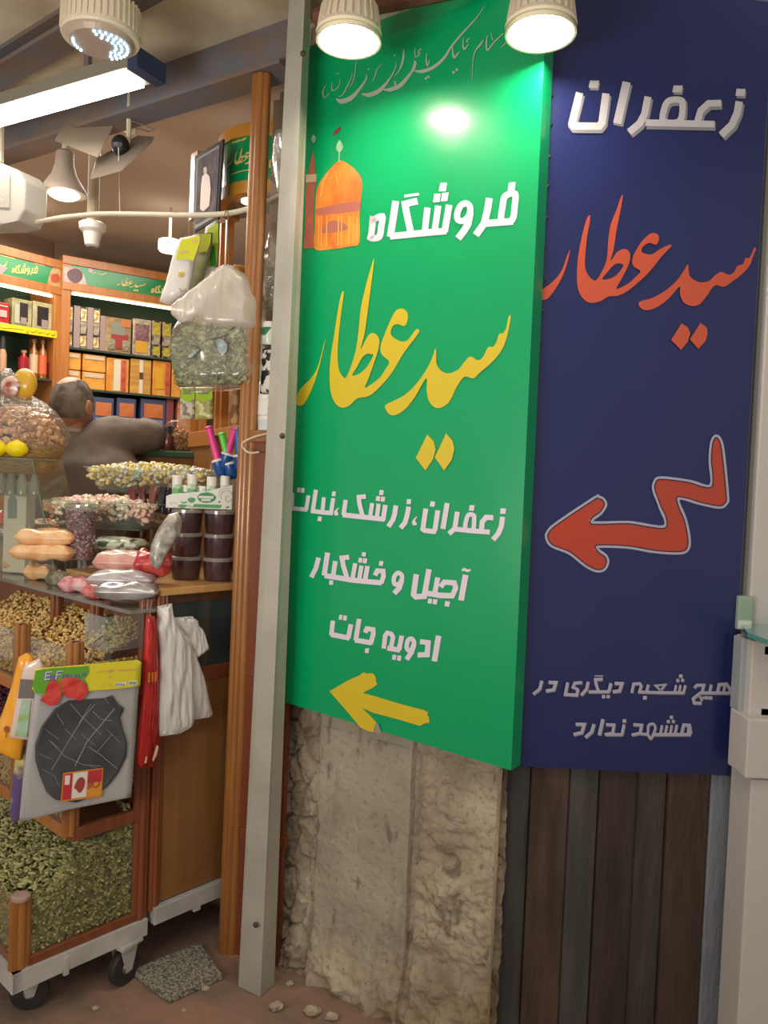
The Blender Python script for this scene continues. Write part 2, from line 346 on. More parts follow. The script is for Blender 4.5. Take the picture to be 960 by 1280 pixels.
# plaster wall: displaced grid with cracks and crumbled foot
def plaster():
    nx, nz = 150, 260; vs = []; am, zm = a1-a0, 2.80
    for j in range(nz+1):
        for i in range(nx+1):
            u = i/nx; a = a0+am*u; z = .95*(j/235) if j <= 235 else .95+(zm-.95)*(j-235)/25; o = 0
            mid = 1/(1+math.exp(-(u-.23)*160))*1/(1+math.exp((u-.66)*160))
            p = Vector((a*9, z*9, 3)); rough = noise.fractal(p, 1, 2, 5)
            fine = noise.fractal(Vector((a*60, z*60, 8)), 1, 2, 4); o += rough*(.004*mid+.016*(1-mid))+.010*mid+fine*(.0008*mid+.0035*(1-mid))
            if u < .23:
                d = noise.voronoi(Vector((a*16, z*11, 1)))[0]; o -= .018*max(0, 1-(d[1]-d[0])*6) if d else 0
            if abs(u-.665) < .012: o -= .014
            if abs(u-.235) < .010: o -= .008*(1+rough)
            if u > .66: o += .008*noise.fractal(Vector((a*30, z*30, 9)), 1, 2, 4)
            bx = math.exp(-((u-.80)/.055)**2-((z-.41)/.055)**2); o += bx*(.03+.02*rough)
            bx = math.exp(-((u-.80)/.03)**2-((z-.47)/.02)**2); o -= bx*.03
            bx = math.exp(-((u-.78)/.05)**2-((z-.31)/.06)**2); o += bx*(.018+.015*rough)
            ft = math.exp(-(z/.10)**2); o += ft*(.035+.03*noise.fractal(Vector((a*14, z*14, 5)), 1, 2, 4))
            vs.append(Wp(a, z, -.060+(min(o, .006) if z > .74 else o)))
    fs = [(j*(nx+1)+i, j*(nx+1)+i+1, (j+1)*(nx+1)+i+1, (j+1)*(nx+1)+i) for j in range(nz) for i in range(nx)]
    mi = [1 if (.235 < (f[0] % (nx+1))/nx < .655 and (f[0]//(nx+1)) > 34+14*noise.noise(Vector(((f[0] % (nx+1))*.06, 0, 3)))+8*noise.noise(Vector(((f[0] % (nx+1))*.3, 0, 3)))) else 0 for f in fs]
    mb = MB()
    mb.v = [tuple(v) for v in vs]; mb.f = fs; mb.mi = mi
    n = len(mb.v); mb.add([Wp(a0, 0, -.14), Wp(a1-.075, 0, -.14), Wp(a1-.075, 2.80, -.14), Wp(a0, 2.80, -.14)], [(0, 1, 2, 3)])
    top = nz*(nx+1)
    mb.f += [(0, top, n+3, n), (nx, n+1, n+2, top+nx)]; mb.mi += [0, 0]
    return mb.build('wall_shopfront', [PLASTER, SMOOTHPL], smooth=True)
struct(plaster())
# weathered panel wall behind the blue banner: strips
strips = [(627, 664, '4a4744', '2c2a28'), (664, 712, '57443a', '3e2f24'), (712, 750, '54514c', '43403c'), (750, 797, '44362f', '332823'), (797, 836, '4e4a44', '3f3630'), (836, 888, '544237', '44352c'), (888, 914, '8a9098', '767c84')]
mats = []; mb = MB()
for i, (xa, xb, c1, c2) in enumerate(strips):
    mats.append(mat('weathered_strip_%d' % i, c1, .75, c2=c2, scale=7, stretch=(3, 3, .5), bump=.5, bscale=30))
    ua = PB.uv(xa, 1000, -.03)[0]; ub = PB.uv(xb, 1000, -.03)[0]; o = [-.036, -.030, -.037, -.031, -.040, -.030, -.026][i]
    mb.cur = i; P0 = PB.at(ua, 0, o); P1 = PB.at(ub-.002, 0, o); b = [P0, P1, PB.at(ub-.002, 0, -.2), PB.at(ua, 0, -.2)]
    mb.hexa(b, [p+np.array([0, 0, 2.80]) for p in b])
struct(mb.build('wall_panel', mats, bevel=.004))
# street ceiling: plaster vault between steel beams
ZC = 2.79
l0 = atY(357, 56, 2.45)*[1, 1, 0]+np.array([0, 0, ZC]); fd = np.array([-.8387, .5446, 0])       # shop opening line
fn = np.array([-.5446, -.8387, 0])                              # towards the street
Z = lambda P, z: np.array([P[0], P[1], z])
cR0 = l0-fd*2.6-fn*.02; cL0 = l0+fd*3.2-fn*.02
struct(quadsheet('ceiling_bazaar', [Z(cR0, ZC), Z(cL0, ZC), Z(cL0+fn*3.4, ZC), Z(cR0+fn*3.4, ZC)], CEIL, (0, 0, .12)))
def beam(name, p, q, h, wd):
    mb = MB(); d = (q-p)/np.linalg.norm(q-p); n = np.array([d[1], -d[0], 0])
    if n @ fn < 0: n = -n
    for (z0, z1, o0, o1) in ((0, .014, 0, wd), (.014, h-.014, wd*.42, wd*.58), (h-.014, h, 0, wd)):
        b = [p+n*o0, q+n*o0, q+n*o1, p+n*o1]; up = np.array([0, 0, 1.]); mb.hexa([x+up*z0 for x in b], [x+up*z1 for x in b])
    return struct(mb.build(name, STEEL))
lb = atY(357, 104, 2.45); lbL = atY(0, 197, 3.25)
dd = (lbL-lb)*[1, 1, 0]; dd /= np.linalg.norm(dd)
beam('trim_1', Z(lb-dd*.06, lb[2]), Z(lb+dd*3.0, lb[2]+.02), ZC-lb[2]+.03, .10)
bA = atz(0, 80, 2.73); bB = atz(130, 2, 2.73); d2 = (bA-bB)/np.linalg.norm(bA-bB)
beam('trim_2', bB-d2*.8, bA+d2*1.5, .06, -.09)
# shop shell
ZI = 2.87
c_ = [Z(l0-fd*.12-fn*.02, ZI), Z(l0+fd*4-fn*.02, ZI), Z(l0+fd*4-fn*5.5, ZI), Z(l0-fd*.12-fn*5.5, ZI)]
struct(quadsheet('ceiling_shop', c_, INCEIL, (0, 0, .1)))
mb = MB(); b = [Z(l0-fd*.12, ZC-.01), Z(l0+fd*4, ZC-.01), Z(l0+fd*4-fn*.09, ZC-.01), Z(l0-fd*.12-fn*.09, ZC-.01)]; mb.hexa(b, [x+np.array([0, 0, .25]) for x in b]); struct(mb.build('wall_lintel', CEIL))
def wallseg(name, p, q, m, t=.08, z1=ZI):
    mb = MB(); p = np.array([p[0], p[1], 0.]); q = np.array([q[0], q[1], 0.]); d = (q-p)/np.linalg.norm(q-p); n = np.array([-d[1], d[0], 0])*t
    mb.hexa([p, q, q+n, p+n], [x+np.array([0, 0, z1]) for x in [p, q, q+n, p+n]]); return struct(mb.build(name, m))
rc = PR.at(0, 0, -.32); rr = PR.at(1.3, 0, -.32)
wallseg('wall_back', rc, rr, INWALL)
ll = PL_.at(-1.6, 0, -.32); wallseg('wall_left', ll, PL_.at(.55, 0, -.32), INWALL)
jb = np.array([-.16, 2.50, 0]); wallseg('wall_right', rr+np.array([.25, 0, 0]), jb, mat('jamb_paint', '8d7a66', .9), -.08)
# granite slab on the floor
mb = MB(); mb.prism([atz(165, 1211, .02), atz(211, 1247, .02), atz(278, 1217, .02), atz(250, 1178, .02)], (0, 0, -.018)); o = mb.build('granite_slab', GRANITE, bevel=.002)
tag(o, 'loose speckled grey granite slab on the floor in front of the cart', 'stone slab')
# rubble on the floor
mb = MB()
spots = [(257, 1238, .012, 'small cream crumb on the floor right of the granite slab'), (120, 1262, .010, 'tiny pale crumb on the floor below the rear caster'), (345, 1262, .02, 'pale plaster crumb right at the foot of the steel post'), (390, 1268, .022, 'largest plaster crumb at the foot of the plaster wall'), (362, 1232, .012, 'small plaster crumb in the gap between steel post and plaster wall'), (415, 1274, .018, 'rightmost plaster crumb at the foot of the plaster wall'), (230, 1264, .007, 'tiny stone crumb below the tip of the granite slab')]
for i, (x, y, r, lab) in enumerate(spots):
    P = atz(x, y, 0); q = MB(); q.ball((P[0], P[1], r*.45), r, r*.8, r*.55, 10, 6, nz=.5)
    o = q.build('rubble_stone', PLASTER); tag(o, lab, 'rubble', 'crumbs on the bazaar floor')
# ------------------------------------------------------------------ steel post
rt = thing('door_post', atY(320, 1245, 2.2)*[1, 1, 0], 'tall pale grey square metal post left of the green banner', 'post')
def atp(x, y, Y): return atY(x, y, Y)
Pz = lambda x, y, Y, z: Z(atY(x, y, Y), z)
b = [Pz(297, 1238, 2.235, -.0), Pz(325, 1247, 2.19, -.0), Pz(343, 1240, 2.25, -.0), Pz(315, 1230, 2.31, -.0)]
t = [Pz(359, 60, 2.235, ZC), Pz(379, 60, 2.19, ZC), Pz(387, 60, 2.25, ZC), Pz(366, 60, 2.31, ZC)]
mb = MB(); mb.hexa(b, t); mb.build('post_tube', POSTM, rt, bevel=.003)
for (x, y) in ((379, 68), (353, 545), (320, 1155)):
    P = atY(x, y, 2.195); mb = MB(); mb.lathe(P+np.array([0, -.004, 0]), [(.0085, 0), (.007, .004), (.003, .007)], 10, ax=(-.45, -.9, 0)); mb.build('screw', mat('rusty_screw', '5c4c40', .6, .6), rt)
# ------------------------------------------------------------------ banners
VG = mat('green_vinyl', '00a062', .28, bump=.05, bscale=14, coat=.12); VB = mat('navy_vinyl', '1f2960', .36, bump=.22, bscale=5, coat=.12)
def banner(name, label, plane, ua, ub, zbot, ztop, m, th, wav, seed):
    P = plane.at((ua+ub)/2, min(zbot), -th); rt = thing(name, P, label, 'banner')
    nx, nz = 26, 60; F = []; 
    for j in range(nz+1):
        for i in range(nx+1):
            u = i/nx; v = j/nz; zb = zbot[0]*(1-u)+zbot[1]*u; a = ua+(ub-ua)*u; z = zb+(ztop-zb)*v
            e = min(1, 6*min(u, 1-u, v*2, (1-v)*2)); F.append(plane.at(a, z, -e*wav*abs(noise.noise(Vector((a*6, z*3, seed))))))
    mb = MB(); C = nx+1; mb.add(F, [(j*C+i, j*C+i+1, j*C+C+i+1, j*C+C+i) for j in range(nz) for i in range(nx)]); mb.build('banner_face', m, rt, True)
    mb = MB(); q = [plane.at(ua, zbot[0], -.0002), plane.at(ub, zbot[1], -.0002), plane.at(ub, ztop, -.0002), plane.at(ua, ztop, -.0002)]; bk = [p-plane.n*th for p in q]
    mb.add(q+bk, [(4, 7, 6, 5), (0, 1, 5, 4), (1, 2, 6, 5), (2, 3, 7, 6), (3, 0, 4, 7)]); mb.build('banner_edge', m, rt)
    return rt
gu0 = PG.uv(357, 878)[0]; gu1 = PG.uv(639, 962)[0]
green = banner('green_banner', 'tall glossy green banner with yellow calligraphy and arrow and white Persian text', PG, gu0, gu1, (PG.uv(357, 878)[1], PG.uv(639, 963)[1]), 2.685, VG, .05, .003, 1)
bu0 = PB.uv(647, 958)[0]; bu1 = PB.uv(912, 970)[0]
blue = banner('blue_banner', 'tall navy blue banner with orange Persian calligraphy and zigzag arrow, right of the green banner', PB, bu0, bu1, (PB.uv(647, 958)[1], PB.uv(912, 970)[1]), 2.665, VB, .020, .004, 5)
LW = mat('print_white', 'e3d8e6', .35, coat=.3); LY = mat('print_yellow', 'd8bf2c', .35, coat=.3); LDK = mat('print_dark_green', '007a48', .35, coat=.3)
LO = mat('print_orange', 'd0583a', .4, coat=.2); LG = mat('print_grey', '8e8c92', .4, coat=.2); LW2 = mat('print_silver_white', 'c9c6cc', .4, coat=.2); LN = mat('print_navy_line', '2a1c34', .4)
T_FORUSH = [('r', 38, [(78, 268), (80, 262), (133, 243), (128, 300), (115, 365), (66, 372), (68, 350)]), ('s', 42, [(215, 150), (186, 340), (182, 365)]), ('s', 40, [(180, 362), (300, 350), (420, 338), (518, 330)]),
 ('s', 16, [(265, 121), (354, 108)]), ('s', 40, [(345, 150), (270, 168), (278, 215), (306, 345)]), ('s', 38, [(405, 190), (388, 340)]), ('s', 38, [(470, 178), (447, 335)]), ('s', 40, [(535, 173), (508, 335)]),
 ('q', [(482, 42), (522, 40), (515, 92), (472, 92)]), ('q', [(445, 108), (484, 105), (478, 155), (438, 158)]), ('q', [(492, 102), (532, 98), (524, 150), (484, 153)]),
 ('r', 37, [(603, 180), (635, 164), (660, 185), (655, 235), (622, 268), (588, 262), (584, 225)]), ('s', 42, [(662, 215), (648, 290), (620, 335), (588, 375)]),
 ('s', 42, [(776, 132), (766, 200), (745, 285), (695, 355)]), ('s', 42, [(748, 285), (920, 272)]), ('r', 38, [(850, 268), (856, 180), (872, 120), (930, 107), (928, 180), (914, 262)]), ('q', [(893, 40), (934, 36), (928, 85), (886, 88)])]
T_R1R = [('q', [(862, 242), (910, 245), (905, 290), (858, 290)]), ('s', 44, [(880, 315), (868, 400), (842, 460), (797, 512)]), ('s', 44, [(800, 323), (738, 320), (705, 360), (698, 440)]), ('s', 42, [(770, 447), (620, 436), (470, 420)]),
 ('r', 38, [(562, 425), (568, 345), (590, 298), (630, 302), (636, 330), (625, 425)]), ('q', [(598, 215), (640, 218), (633, 265), (590, 262)]), ('s', 42, [(492, 272), (480, 350), (470, 415), (420, 462)]), ('s', 44, [(405, 198), (368, 420)]),
 ('s', 42, [(222, 245), (196, 420), (210, 432), (290, 442), (300, 425), (325, 260)]), ('q', [(262, 182), (302, 186), (295, 230), (255, 226)]), ('c', [8, 20, 34, 40, 26], [(145, 313), (122, 345), (120, 362), (126, 378), (128, 388)]),
 ('q', [(60, 163), (98, 165), (92, 208), (55, 205)]), ('s', 42, [(75, 228), (60, 310), (42, 368), (5, 412)])]
T_R1L = [('s', 42, [(925, 218), (915, 290), (900, 340), (860, 400)]), ('s', 40, [(835, 213), (815, 345)]), ('s', 36, [(777, 203), (760, 340)]), ('s', 36, [(722, 198), (702, 330)]), ('s', 42, [(830, 337), (650, 318), (468, 298)]),
 ('q', [(785, 85), (822, 88), (815, 130), (780, 128)]), ('q', [(757, 138), (792, 141), (786, 182), (752, 178)]), ('q', [(798, 142), (833, 145), (828, 186), (793, 183)]), ('s', 38, [(668, 141), (607, 146), (612, 200), (640, 312)]), ('s', 38, [(495, 170), (476, 300)]),
 ('c', [6, 18, 30, 36, 22], [(435, 238), (414, 262), (410, 278), (415, 292), (418, 304)]), ('s', 36, [(388, 155), (368, 290)]), ('s', 38, [(385, 284), (300, 278), (196, 264)]), ('s', 34, [(308, 148), (294, 280)]), ('s', 36, [(240, 84), (214, 262)]),
 ('q', [(380, 97), (412, 100), (406, 140), (374, 137)]), ('q', [(258, 312), (292, 315), (285, 355), (252, 350)]), ('s', 34, [(175, 132), (155, 258)]), ('s', 36, [(165, 255), (30, 242)]), ('s', 22, [(44, 112), (38, 245)]), ('q', [(80, 65), (108, 67), (103, 108), (76, 104)]), ('q', [(113, 67), (144, 70), (139, 110), (109, 108)])]
T_R2 = [('c', [8, 15, 15, 9], [(862, 148), (872, 138), (893, 146), (910, 140)]), ('s', 32, [(882, 168), (857, 308)]), ('s', 28, [(745, 235), (765, 208), (820, 212), (828, 240), (806, 290)]), ('s', 30, [(818, 283), (740, 280), (668, 268)]), ('q', [(771, 311), (798, 315), (791, 343), (766, 339)]),
 ('s', 28, [(730, 183), (712, 278)]), ('q', [(678, 297), (700, 300), (696, 326), (674, 323)]), ('q', [(705, 301), (729, 303), (724, 331), (701, 327)]), ('s', 30, [(682, 138), (656, 285), (610, 288), (598, 275), (613, 165)]),
 ('r', 24, [(492, 180), (512, 158), (533, 170), (532, 200), (510, 222), (492, 214)]), ('s', 28, [(534, 195), (520, 240), (492, 270)]), ('s', 26, [(388, 172), (400, 146), (432, 148), (434, 178), (420, 215)]), ('s', 28, [(424, 212), (270, 198), (112, 172)]), ('q', [(412, 92), (434, 95), (430, 120), (408, 118)]),
 ('s', 26, [(347, 120), (333, 200)]), ('s', 24, [(314, 118), (300, 200)]), ('s', 24, [(280, 105), (264, 195)]), ('q', [(318, 44), (340, 46), (336, 69), (314, 66)]), ('q', [(299, 74), (319, 77), (315, 103), (295, 100)]), ('q', [(323, 77), (346, 80), (341, 107), (319, 103)]), ('s', 26, [(247, 72), (207, 76), (214, 115), (236, 190)]),
 ('s', 26, [(171, 93), (158, 180)]), ('q', [(139, 197), (161, 200), (157, 224), (136, 221)]), ('s', 28, [(129, 47), (110, 172)]), ('s', 26, [(80, 74), (66, 130), (40, 182)])]
T_R3 = [('s', 42, [(890, 208), (858, 400)]), ('s', 38, [(750, 252), (812, 260), (805, 350), (732, 352)]), ('s', 38, [(812, 258), (800, 362)]), ('r', 34, [(662, 240), (690, 232), (706, 260), (698, 300), (665, 318), (650, 290)]), ('s', 38, [(704, 270), (688, 330), (650, 387)]), ('s', 36, [(614, 208), (593, 315)]), ('s', 38, [(602, 316), (540, 306), (505, 300)]), ('s', 34, [(478, 305), (490, 205), (505, 187), (535, 195), (548, 220), (530, 310)]),
 ('q', [(545, 350), (574, 353), (568, 390), (540, 386)]), ('q', [(581, 355), (611, 358), (606, 397), (577, 393)]), ('s', 36, [(338, 185), (352, 155), (398, 162), (400, 195), (380, 270)]), ('s', 38, [(388, 262), (262, 240)]), ('q', [(342, 300), (371, 304), (363, 340), (335, 335)]), ('s', 36, [(294, 82), (268, 245)]), ('s', 36, [(232, 122), (212, 228)]), ('s', 38, [(222, 226), (82, 198)]), ('s', 34, [(97, 95), (85, 205)]), ('q', [(145, 50), (170, 52), (165, 88), (139, 86)]), ('q', [(176, 55), (204, 58), (199, 95), (172, 92)])]
T_ZAF = [('q', [(885, 88), (930, 90), (924, 126), (879, 124)]), ('s', 46, [(898, 152), (888, 210), (862, 268), (808, 320)]), ('s', 42, [(808, 160), (745, 162), (705, 198), (688, 255)]), ('s', 42, [(775, 266), (600, 262), (430, 258)]), ('r', 40, [(520, 250), (524, 185), (548, 148), (600, 144), (615, 165), (600, 250)]), ('q', [(570, 72), (616, 73), (608, 108), (563, 106)]), ('s', 44, [(442, 128), (425, 215), (400, 262), (348, 305)]), ('s', 50, [(335, 55), (288, 262)]), ('s', 46, [(100, 108), (62, 262), (72, 275), (198, 276), (212, 258), (232, 112)]), ('q', [(152, 48), (198, 48), (190, 86), (145, 84)])]
T_HICH = [('s', 28, [(915, 250), (905, 210), (880, 172), (815, 178), (800, 250)]), ('s', 22, [(866, 178), (850, 250)]), ('s', 28, [(918, 250), (650, 248)]), ('s', 26, [(748, 178), (732, 248)]), ('d', 28, 708, 290), ('d', 28, 742, 292), ('d', 20, 655, 286), ('d', 20, 682, 290), ('d', 20, 664, 308), ('s', 26, [(602, 205), (625, 182), (684, 182), (668, 245)]), ('s', 28, [(655, 248), (592, 298), (602, 335), (665, 337)]),
 ('s', 24, [(525, 183), (510, 250)]), ('s', 22, [(484, 182), (472, 250)]), ('s', 22, [(446, 182), (432, 250)]), ('s', 26, [(515, 248), (300, 246), (120, 240)]), ('d', 30, 487, 105), ('d', 26, 461, 142), ('d', 26, 503, 140), ('s', 22, [(335, 245), (268, 185), (355, 178), (300, 245)]), ('s', 26, [(208, 178), (192, 245)]), ('d', 32, 179, 290), ('s', 26, [(66, 248), (82, 172), (135, 168), (148, 190), (132, 242)])]
T_DIG = [('s', 32, [(800, 105), (868, 108), (846, 175), (782, 184)]), ('s', 32, [(765, 105), (746, 185)]), ('s', 30, [(752, 183), (560, 184)]), ('d', 30, 698, 228), ('d', 30, 741, 228), ('s', 30, [(690, 66), (622, 70), (628, 110), (652, 185)]), ('s', 10, [(615, 36), (692, 36)]), ('s', 30, [(556, 92), (540, 160), (490, 216)]), ('s', 30, [(366, 98), (345, 208), (450, 214), (462, 162)]), ('s', 28, [(500, 98), (432, 103), (415, 140), (465, 165)]), ('s', 32, [(190, 96), (258, 98), (238, 165), (165, 176)]), ('s', 30, [(128, 82), (108, 158), (48, 206)])]
T_MASH = [('s', 26, [(920, 195), (910, 130), (868, 128), (850, 198)]), ('s', 26, [(922, 200), (640, 200)]), ('s', 22, [(905, 140), (900, 200)]), ('s', 22, [(816, 128), (802, 200)]), ('s', 20, [(778, 130), (766, 200)]), ('s', 20, [(742, 130), (728, 200)]), ('s', 20, [(705, 130), (692, 200)]), ('d', 24, 775, 70), ('d', 22, 752, 102), ('d', 22, 790, 102), ('r', 20, [(600, 170), (605, 130), (640, 120), (655, 150), (640, 195), (620, 230), (600, 200)]), ('s', 24, [(490, 125), (552, 130), (540, 190), (478, 203)]), ('s', 22, [(545, 195), (600, 198)]),
 ('s', 24, [(420, 125), (405, 200)]), ('s', 24, [(412, 200), (290, 200)]), ('d', 26, 423, 98), ('s', 24, [(286, 125), (345, 128), (335, 190), (275, 200)]), ('s', 28, [(262, 85), (235, 205)]), ('s', 26, [(195, 122), (178, 180), (130, 222)]), ('s', 26, [(58, 122), (122, 124), (104, 185), (42, 200)])]
# calligraphy, traced outlines in the green banner's own crop (360,320,x6) and (470,380,x5.333)
CA = [('o', [(278, 625), (268, 690), (235, 830), (190, 970), (140, 1080), (100, 1122), (62, 1108), (62, 1060), (100, 990), (170, 920), (220, 840), (255, 720)], []),
 ('o', [(412, 262), (396, 300), (372, 420), (345, 600), (320, 760), (312, 920), (325, 1040), (360, 1110), (410, 1138), (465, 1118), (520, 1068), (590, 1055), (640, 1028), (720, 950), (790, 860), (860, 740), (910, 670), (960, 605), (985, 560), (960, 552), (900, 628), (850, 640), (790, 610), (770, 570), (790, 520), (830, 512), (870, 525), (895, 490), (898, 430), (860, 395), (810, 410), (770, 480), (720, 600), (694, 680), (705, 740), (758, 792), (730, 850), (680, 920), (580, 988), (600, 930), (640, 820), (680, 690), (682, 620), (645, 577), (600, 600), (545, 700), (575, 580), (600, 400), (645, 45), (630, 60), (580, 240), (545, 400), (525, 600), (500, 740), (440, 905), (405, 895), (380, 840), (372, 740), (380, 600), (400, 420), (418, 290)], [[(590, 735), (555, 765), (520, 830), (482, 895), (540, 880), (600, 820), (640, 745), (620, 735)]])]
CB = [('o', [(395, 298), (380, 345), (340, 430), (270, 530), (200, 600), (130, 640), (68, 670), (62, 695), (90, 735), (130, 740), (190, 705), (260, 620), (335, 495), (338, 580), (355, 650), (395, 690), (440, 688), (490, 650), (540, 550), (590, 485), (650, 495), (700, 450), (760, 400), (830, 320), (870, 230), (898, 90), (885, 85), (868, 160), (845, 195), (820, 200), (805, 250), (780, 285), (748, 288), (715, 350), (680, 375), (630, 350), (590, 385), (550, 435), (490, 462), (440, 448), (405, 400), (402, 330)], []),
 ('q', [(342, 870), (385, 915), (398, 970), (380, 1035), (330, 1110), (265, 1025)]), ('q', [(468, 862), (510, 910), (523, 965), (505, 1040), (455, 1110), (392, 1022)])]
grn = green
letters('lettering', PG, (450, 220, 4.8), T_FORUSH, LW, grn); letters('lettering', PG, (500, 600, 6.857), T_R1R, LW, grn); letters('lettering', PG, (360, 600, 6.857), T_R1L, LW, grn)
letters('lettering', PG, (380, 680, 4.364), T_R2, LW, grn); letters('lettering', PG, (400, 760, 6), T_R3, LW, grn)
letters('calligraphy', PG, (360, 320, 6), CA, LY, grn); letters('calligraphy', PG, (470, 380, 5.333), CB, LY, grn)
letters('arrow', PG, (400, 830, 6.4), [('q', [(75, 218), (120, 192), (230, 128), (310, 95), (350, 66), (372, 78), (400, 72), (432, 80), (448, 112), (448, 145), (462, 158), (425, 190), (370, 215), (345, 232), (440, 258), (530, 285), (640, 318), (740, 345), (830, 368), (865, 385), (858, 408), (872, 425), (875, 468), (830, 478), (800, 495), (700, 465), (560, 425), (430, 392), (335, 350), (400, 410), (452, 470), (435, 500), (428, 545), (380, 535), (325, 510), (200, 360)])], LY, grn)
letters('washer', PG, (400, 830, 6.4), [('o', [(440, 490), (465, 475), (482, 520), (485, 555), (440, 545)], [])], mat('washer_metal', 'a9a299', .5, .5), grn, off=.004)
# thin greeting line across the top
HG = mat('print_pale_grey', 'a9b3a4', .5)
letters('calligraphy', PG, (395, 55, 7.385), [('c', [4, 12, 10, 6, 4], [(95, 378), (65, 430), (72, 492), (105, 475), (122, 448)]), ('c', [4, 10, 8, 4], [(150, 350), (145, 410), (160, 430), (210, 390), (222, 320)]), ('d', 12, 203, 272), ('c', [5, 8, 12, 6, 3], [(205, 485), (245, 470), (285, 400), (330, 300), (332, 260)]), ('c', [4, 8, 5], [(310, 405), (350, 320), (372, 160)]),
 ('c', [10, 44, 44, 26, 14, 8], [(185, 505), (235, 530), (320, 500), (390, 430), (460, 330), (465, 285)]), ('c', [5, 10, 8, 4], [(520, 345), (548, 290), (560, 240), (605, 185)]), ('d', 14, 487, 232), ('c', [12, 40, 42, 26, 12, 8, 4], [(420, 460), (490, 470), (570, 440), (640, 375), (700, 290), (738, 210), (738, 165)]), ('d', 14, 725, 105), ('c', [5, 10, 12, 5], [(722, 300), (770, 240), (798, 150), (808, 60)]), ('d', 20, 731, 370), ('d', 16, 731, 348),
 ('c', [10, 38, 40, 26, 14, 10], [(618, 420), (690, 420), (780, 380), (860, 290), (915, 210), (908, 180)])], HG, grn, off=.0016)
letters('calligraphy', PG, (500, 0, 6.857), [('c', [4, 8, 8, 5], [(130, 410), (128, 450), (135, 490), (180, 450)]), ('c', [6, 12, 10, 6], [(0, 600), (20, 550), (35, 480), (30, 420)]), ('c', [6, 10, 6], [(185, 415), (160, 440), (165, 480)]), ('c', [6, 12, 26, 10], [(45, 685), (95, 620), (130, 545), (120, 520)]), ('c', [4, 10, 12, 5], [(230, 450), (225, 510), (235, 565), (255, 510)]), ('d', 20, 222, 672), ('d', 20, 242, 658),
 ('c', [8, 30, 28, 22, 18, 16, 10, 3], [(118, 605), (190, 612), (290, 575), (380, 495), (440, 400), (540, 280), (650, 160), (730, 45)]), ('c', [5, 12, 22, 8], [(450, 380), (452, 440), (465, 490), (510, 445)]), ('c', [5, 12, 16, 5], [(545, 320), (540, 390), (555, 420), (590, 375)]), ('c', [5, 10, 5], [(600, 325), (572, 350), (590, 365)]), ('d', 22, 459, 620), ('d', 22, 487, 597), ('c', [3, 6, 10, 18, 6], [(618, 685), (625, 540), (645, 440), (690, 380), (715, 340)]), ('c', [5, 14, 12, 12, 8], [(750, 300), (740, 370), (750, 430), (800, 370), (885, 285)]), ('c', [5, 8, 4], [(780, 280), (790, 330), (805, 350)]), ('c', [3, 10, 4], [(862, 410), (900, 375), (918, 335)])], HG, grn, off=.0016)
# printed golden dome and minaret
c8 = (370, 150, 7.53)
pd = thing  # printed picture pieces stay children of the banner
letters('printed_dome', PG, c8, [('o', [(405, 385), (470, 400), (560, 470), (610, 540), (622, 620), (610, 760), (600, 900), (595, 1155), (500, 1190), (340, 1215), (175, 1210), (178, 1000), (185, 760), (200, 640), (260, 530), (340, 440)], [])], mat('dome_print', 'd9692f', .4, c2='e59a3c', scale=22, stretch=(1, 1, .5), coat=.3), grn)
letters('printed_dome_band', PG, c8, [('q', [(188, 838), (400, 790), (612, 755), (604, 850), (400, 880), (186, 895)]), ('o', [(245, 1010), (350, 945), (470, 985), (480, 1030), (350, 1060), (250, 1060)], [])], mat('dome_band', 'b0685c', .4), grn, off=.0016)
letters_each('printed_stripe', PG, c8, [[q_] for q_ in [('s', 9, [(x, 905+(8 if x % 2 else 0)), (x-4, 1195-(x-200)*.08)]) for x in (215, 240, 290, 400, 430, 500, 540, 575)]+[('s', 12, [(300, 500), (250, 600), (230, 720)]), ('s', 8, [(375, 480), (390, 620)])]], mat('dome_highlight', 'e8b054', .4), grn, off=.0017)
letters('printed_minaret', PG, c8, [('q', [(160, 285), (175, 400), (182, 510), (190, 600), (170, 660), (165, 880), (165, 1205), (75, 1210), (88, 900), (95, 600), (120, 500), (140, 380)])], mat('minaret_print', 'c2694c', .4, c2='a55a50', scale=18, coat=.3), grn)
letters('printed_minaret_gallery', PG, c8, [('q', [(92, 515), (195, 508), (190, 580), (92, 590)])], mat('gallery_print', 'd0b898', .4), grn, off=.0017)
letters_each('printed_finial', PG, c8, [[('o', [(410, 190), (440, 240), (435, 280), (410, 300), (382, 280), (382, 235)], []), ('s', 12, [(408, 295), (405, 390)])], [('o', [(165, 140), (188, 175), (165, 215), (145, 180)], [])]], mat('finial_print', '9cc0a0', .4), grn, off=.0017)
letters('printed_flag', PG, c8, [('q', [(415, 60), (420, 95), (380, 130), (340, 150), (365, 100)])], mat('flag_print', '7c3438', .4), grn, off=.0017)
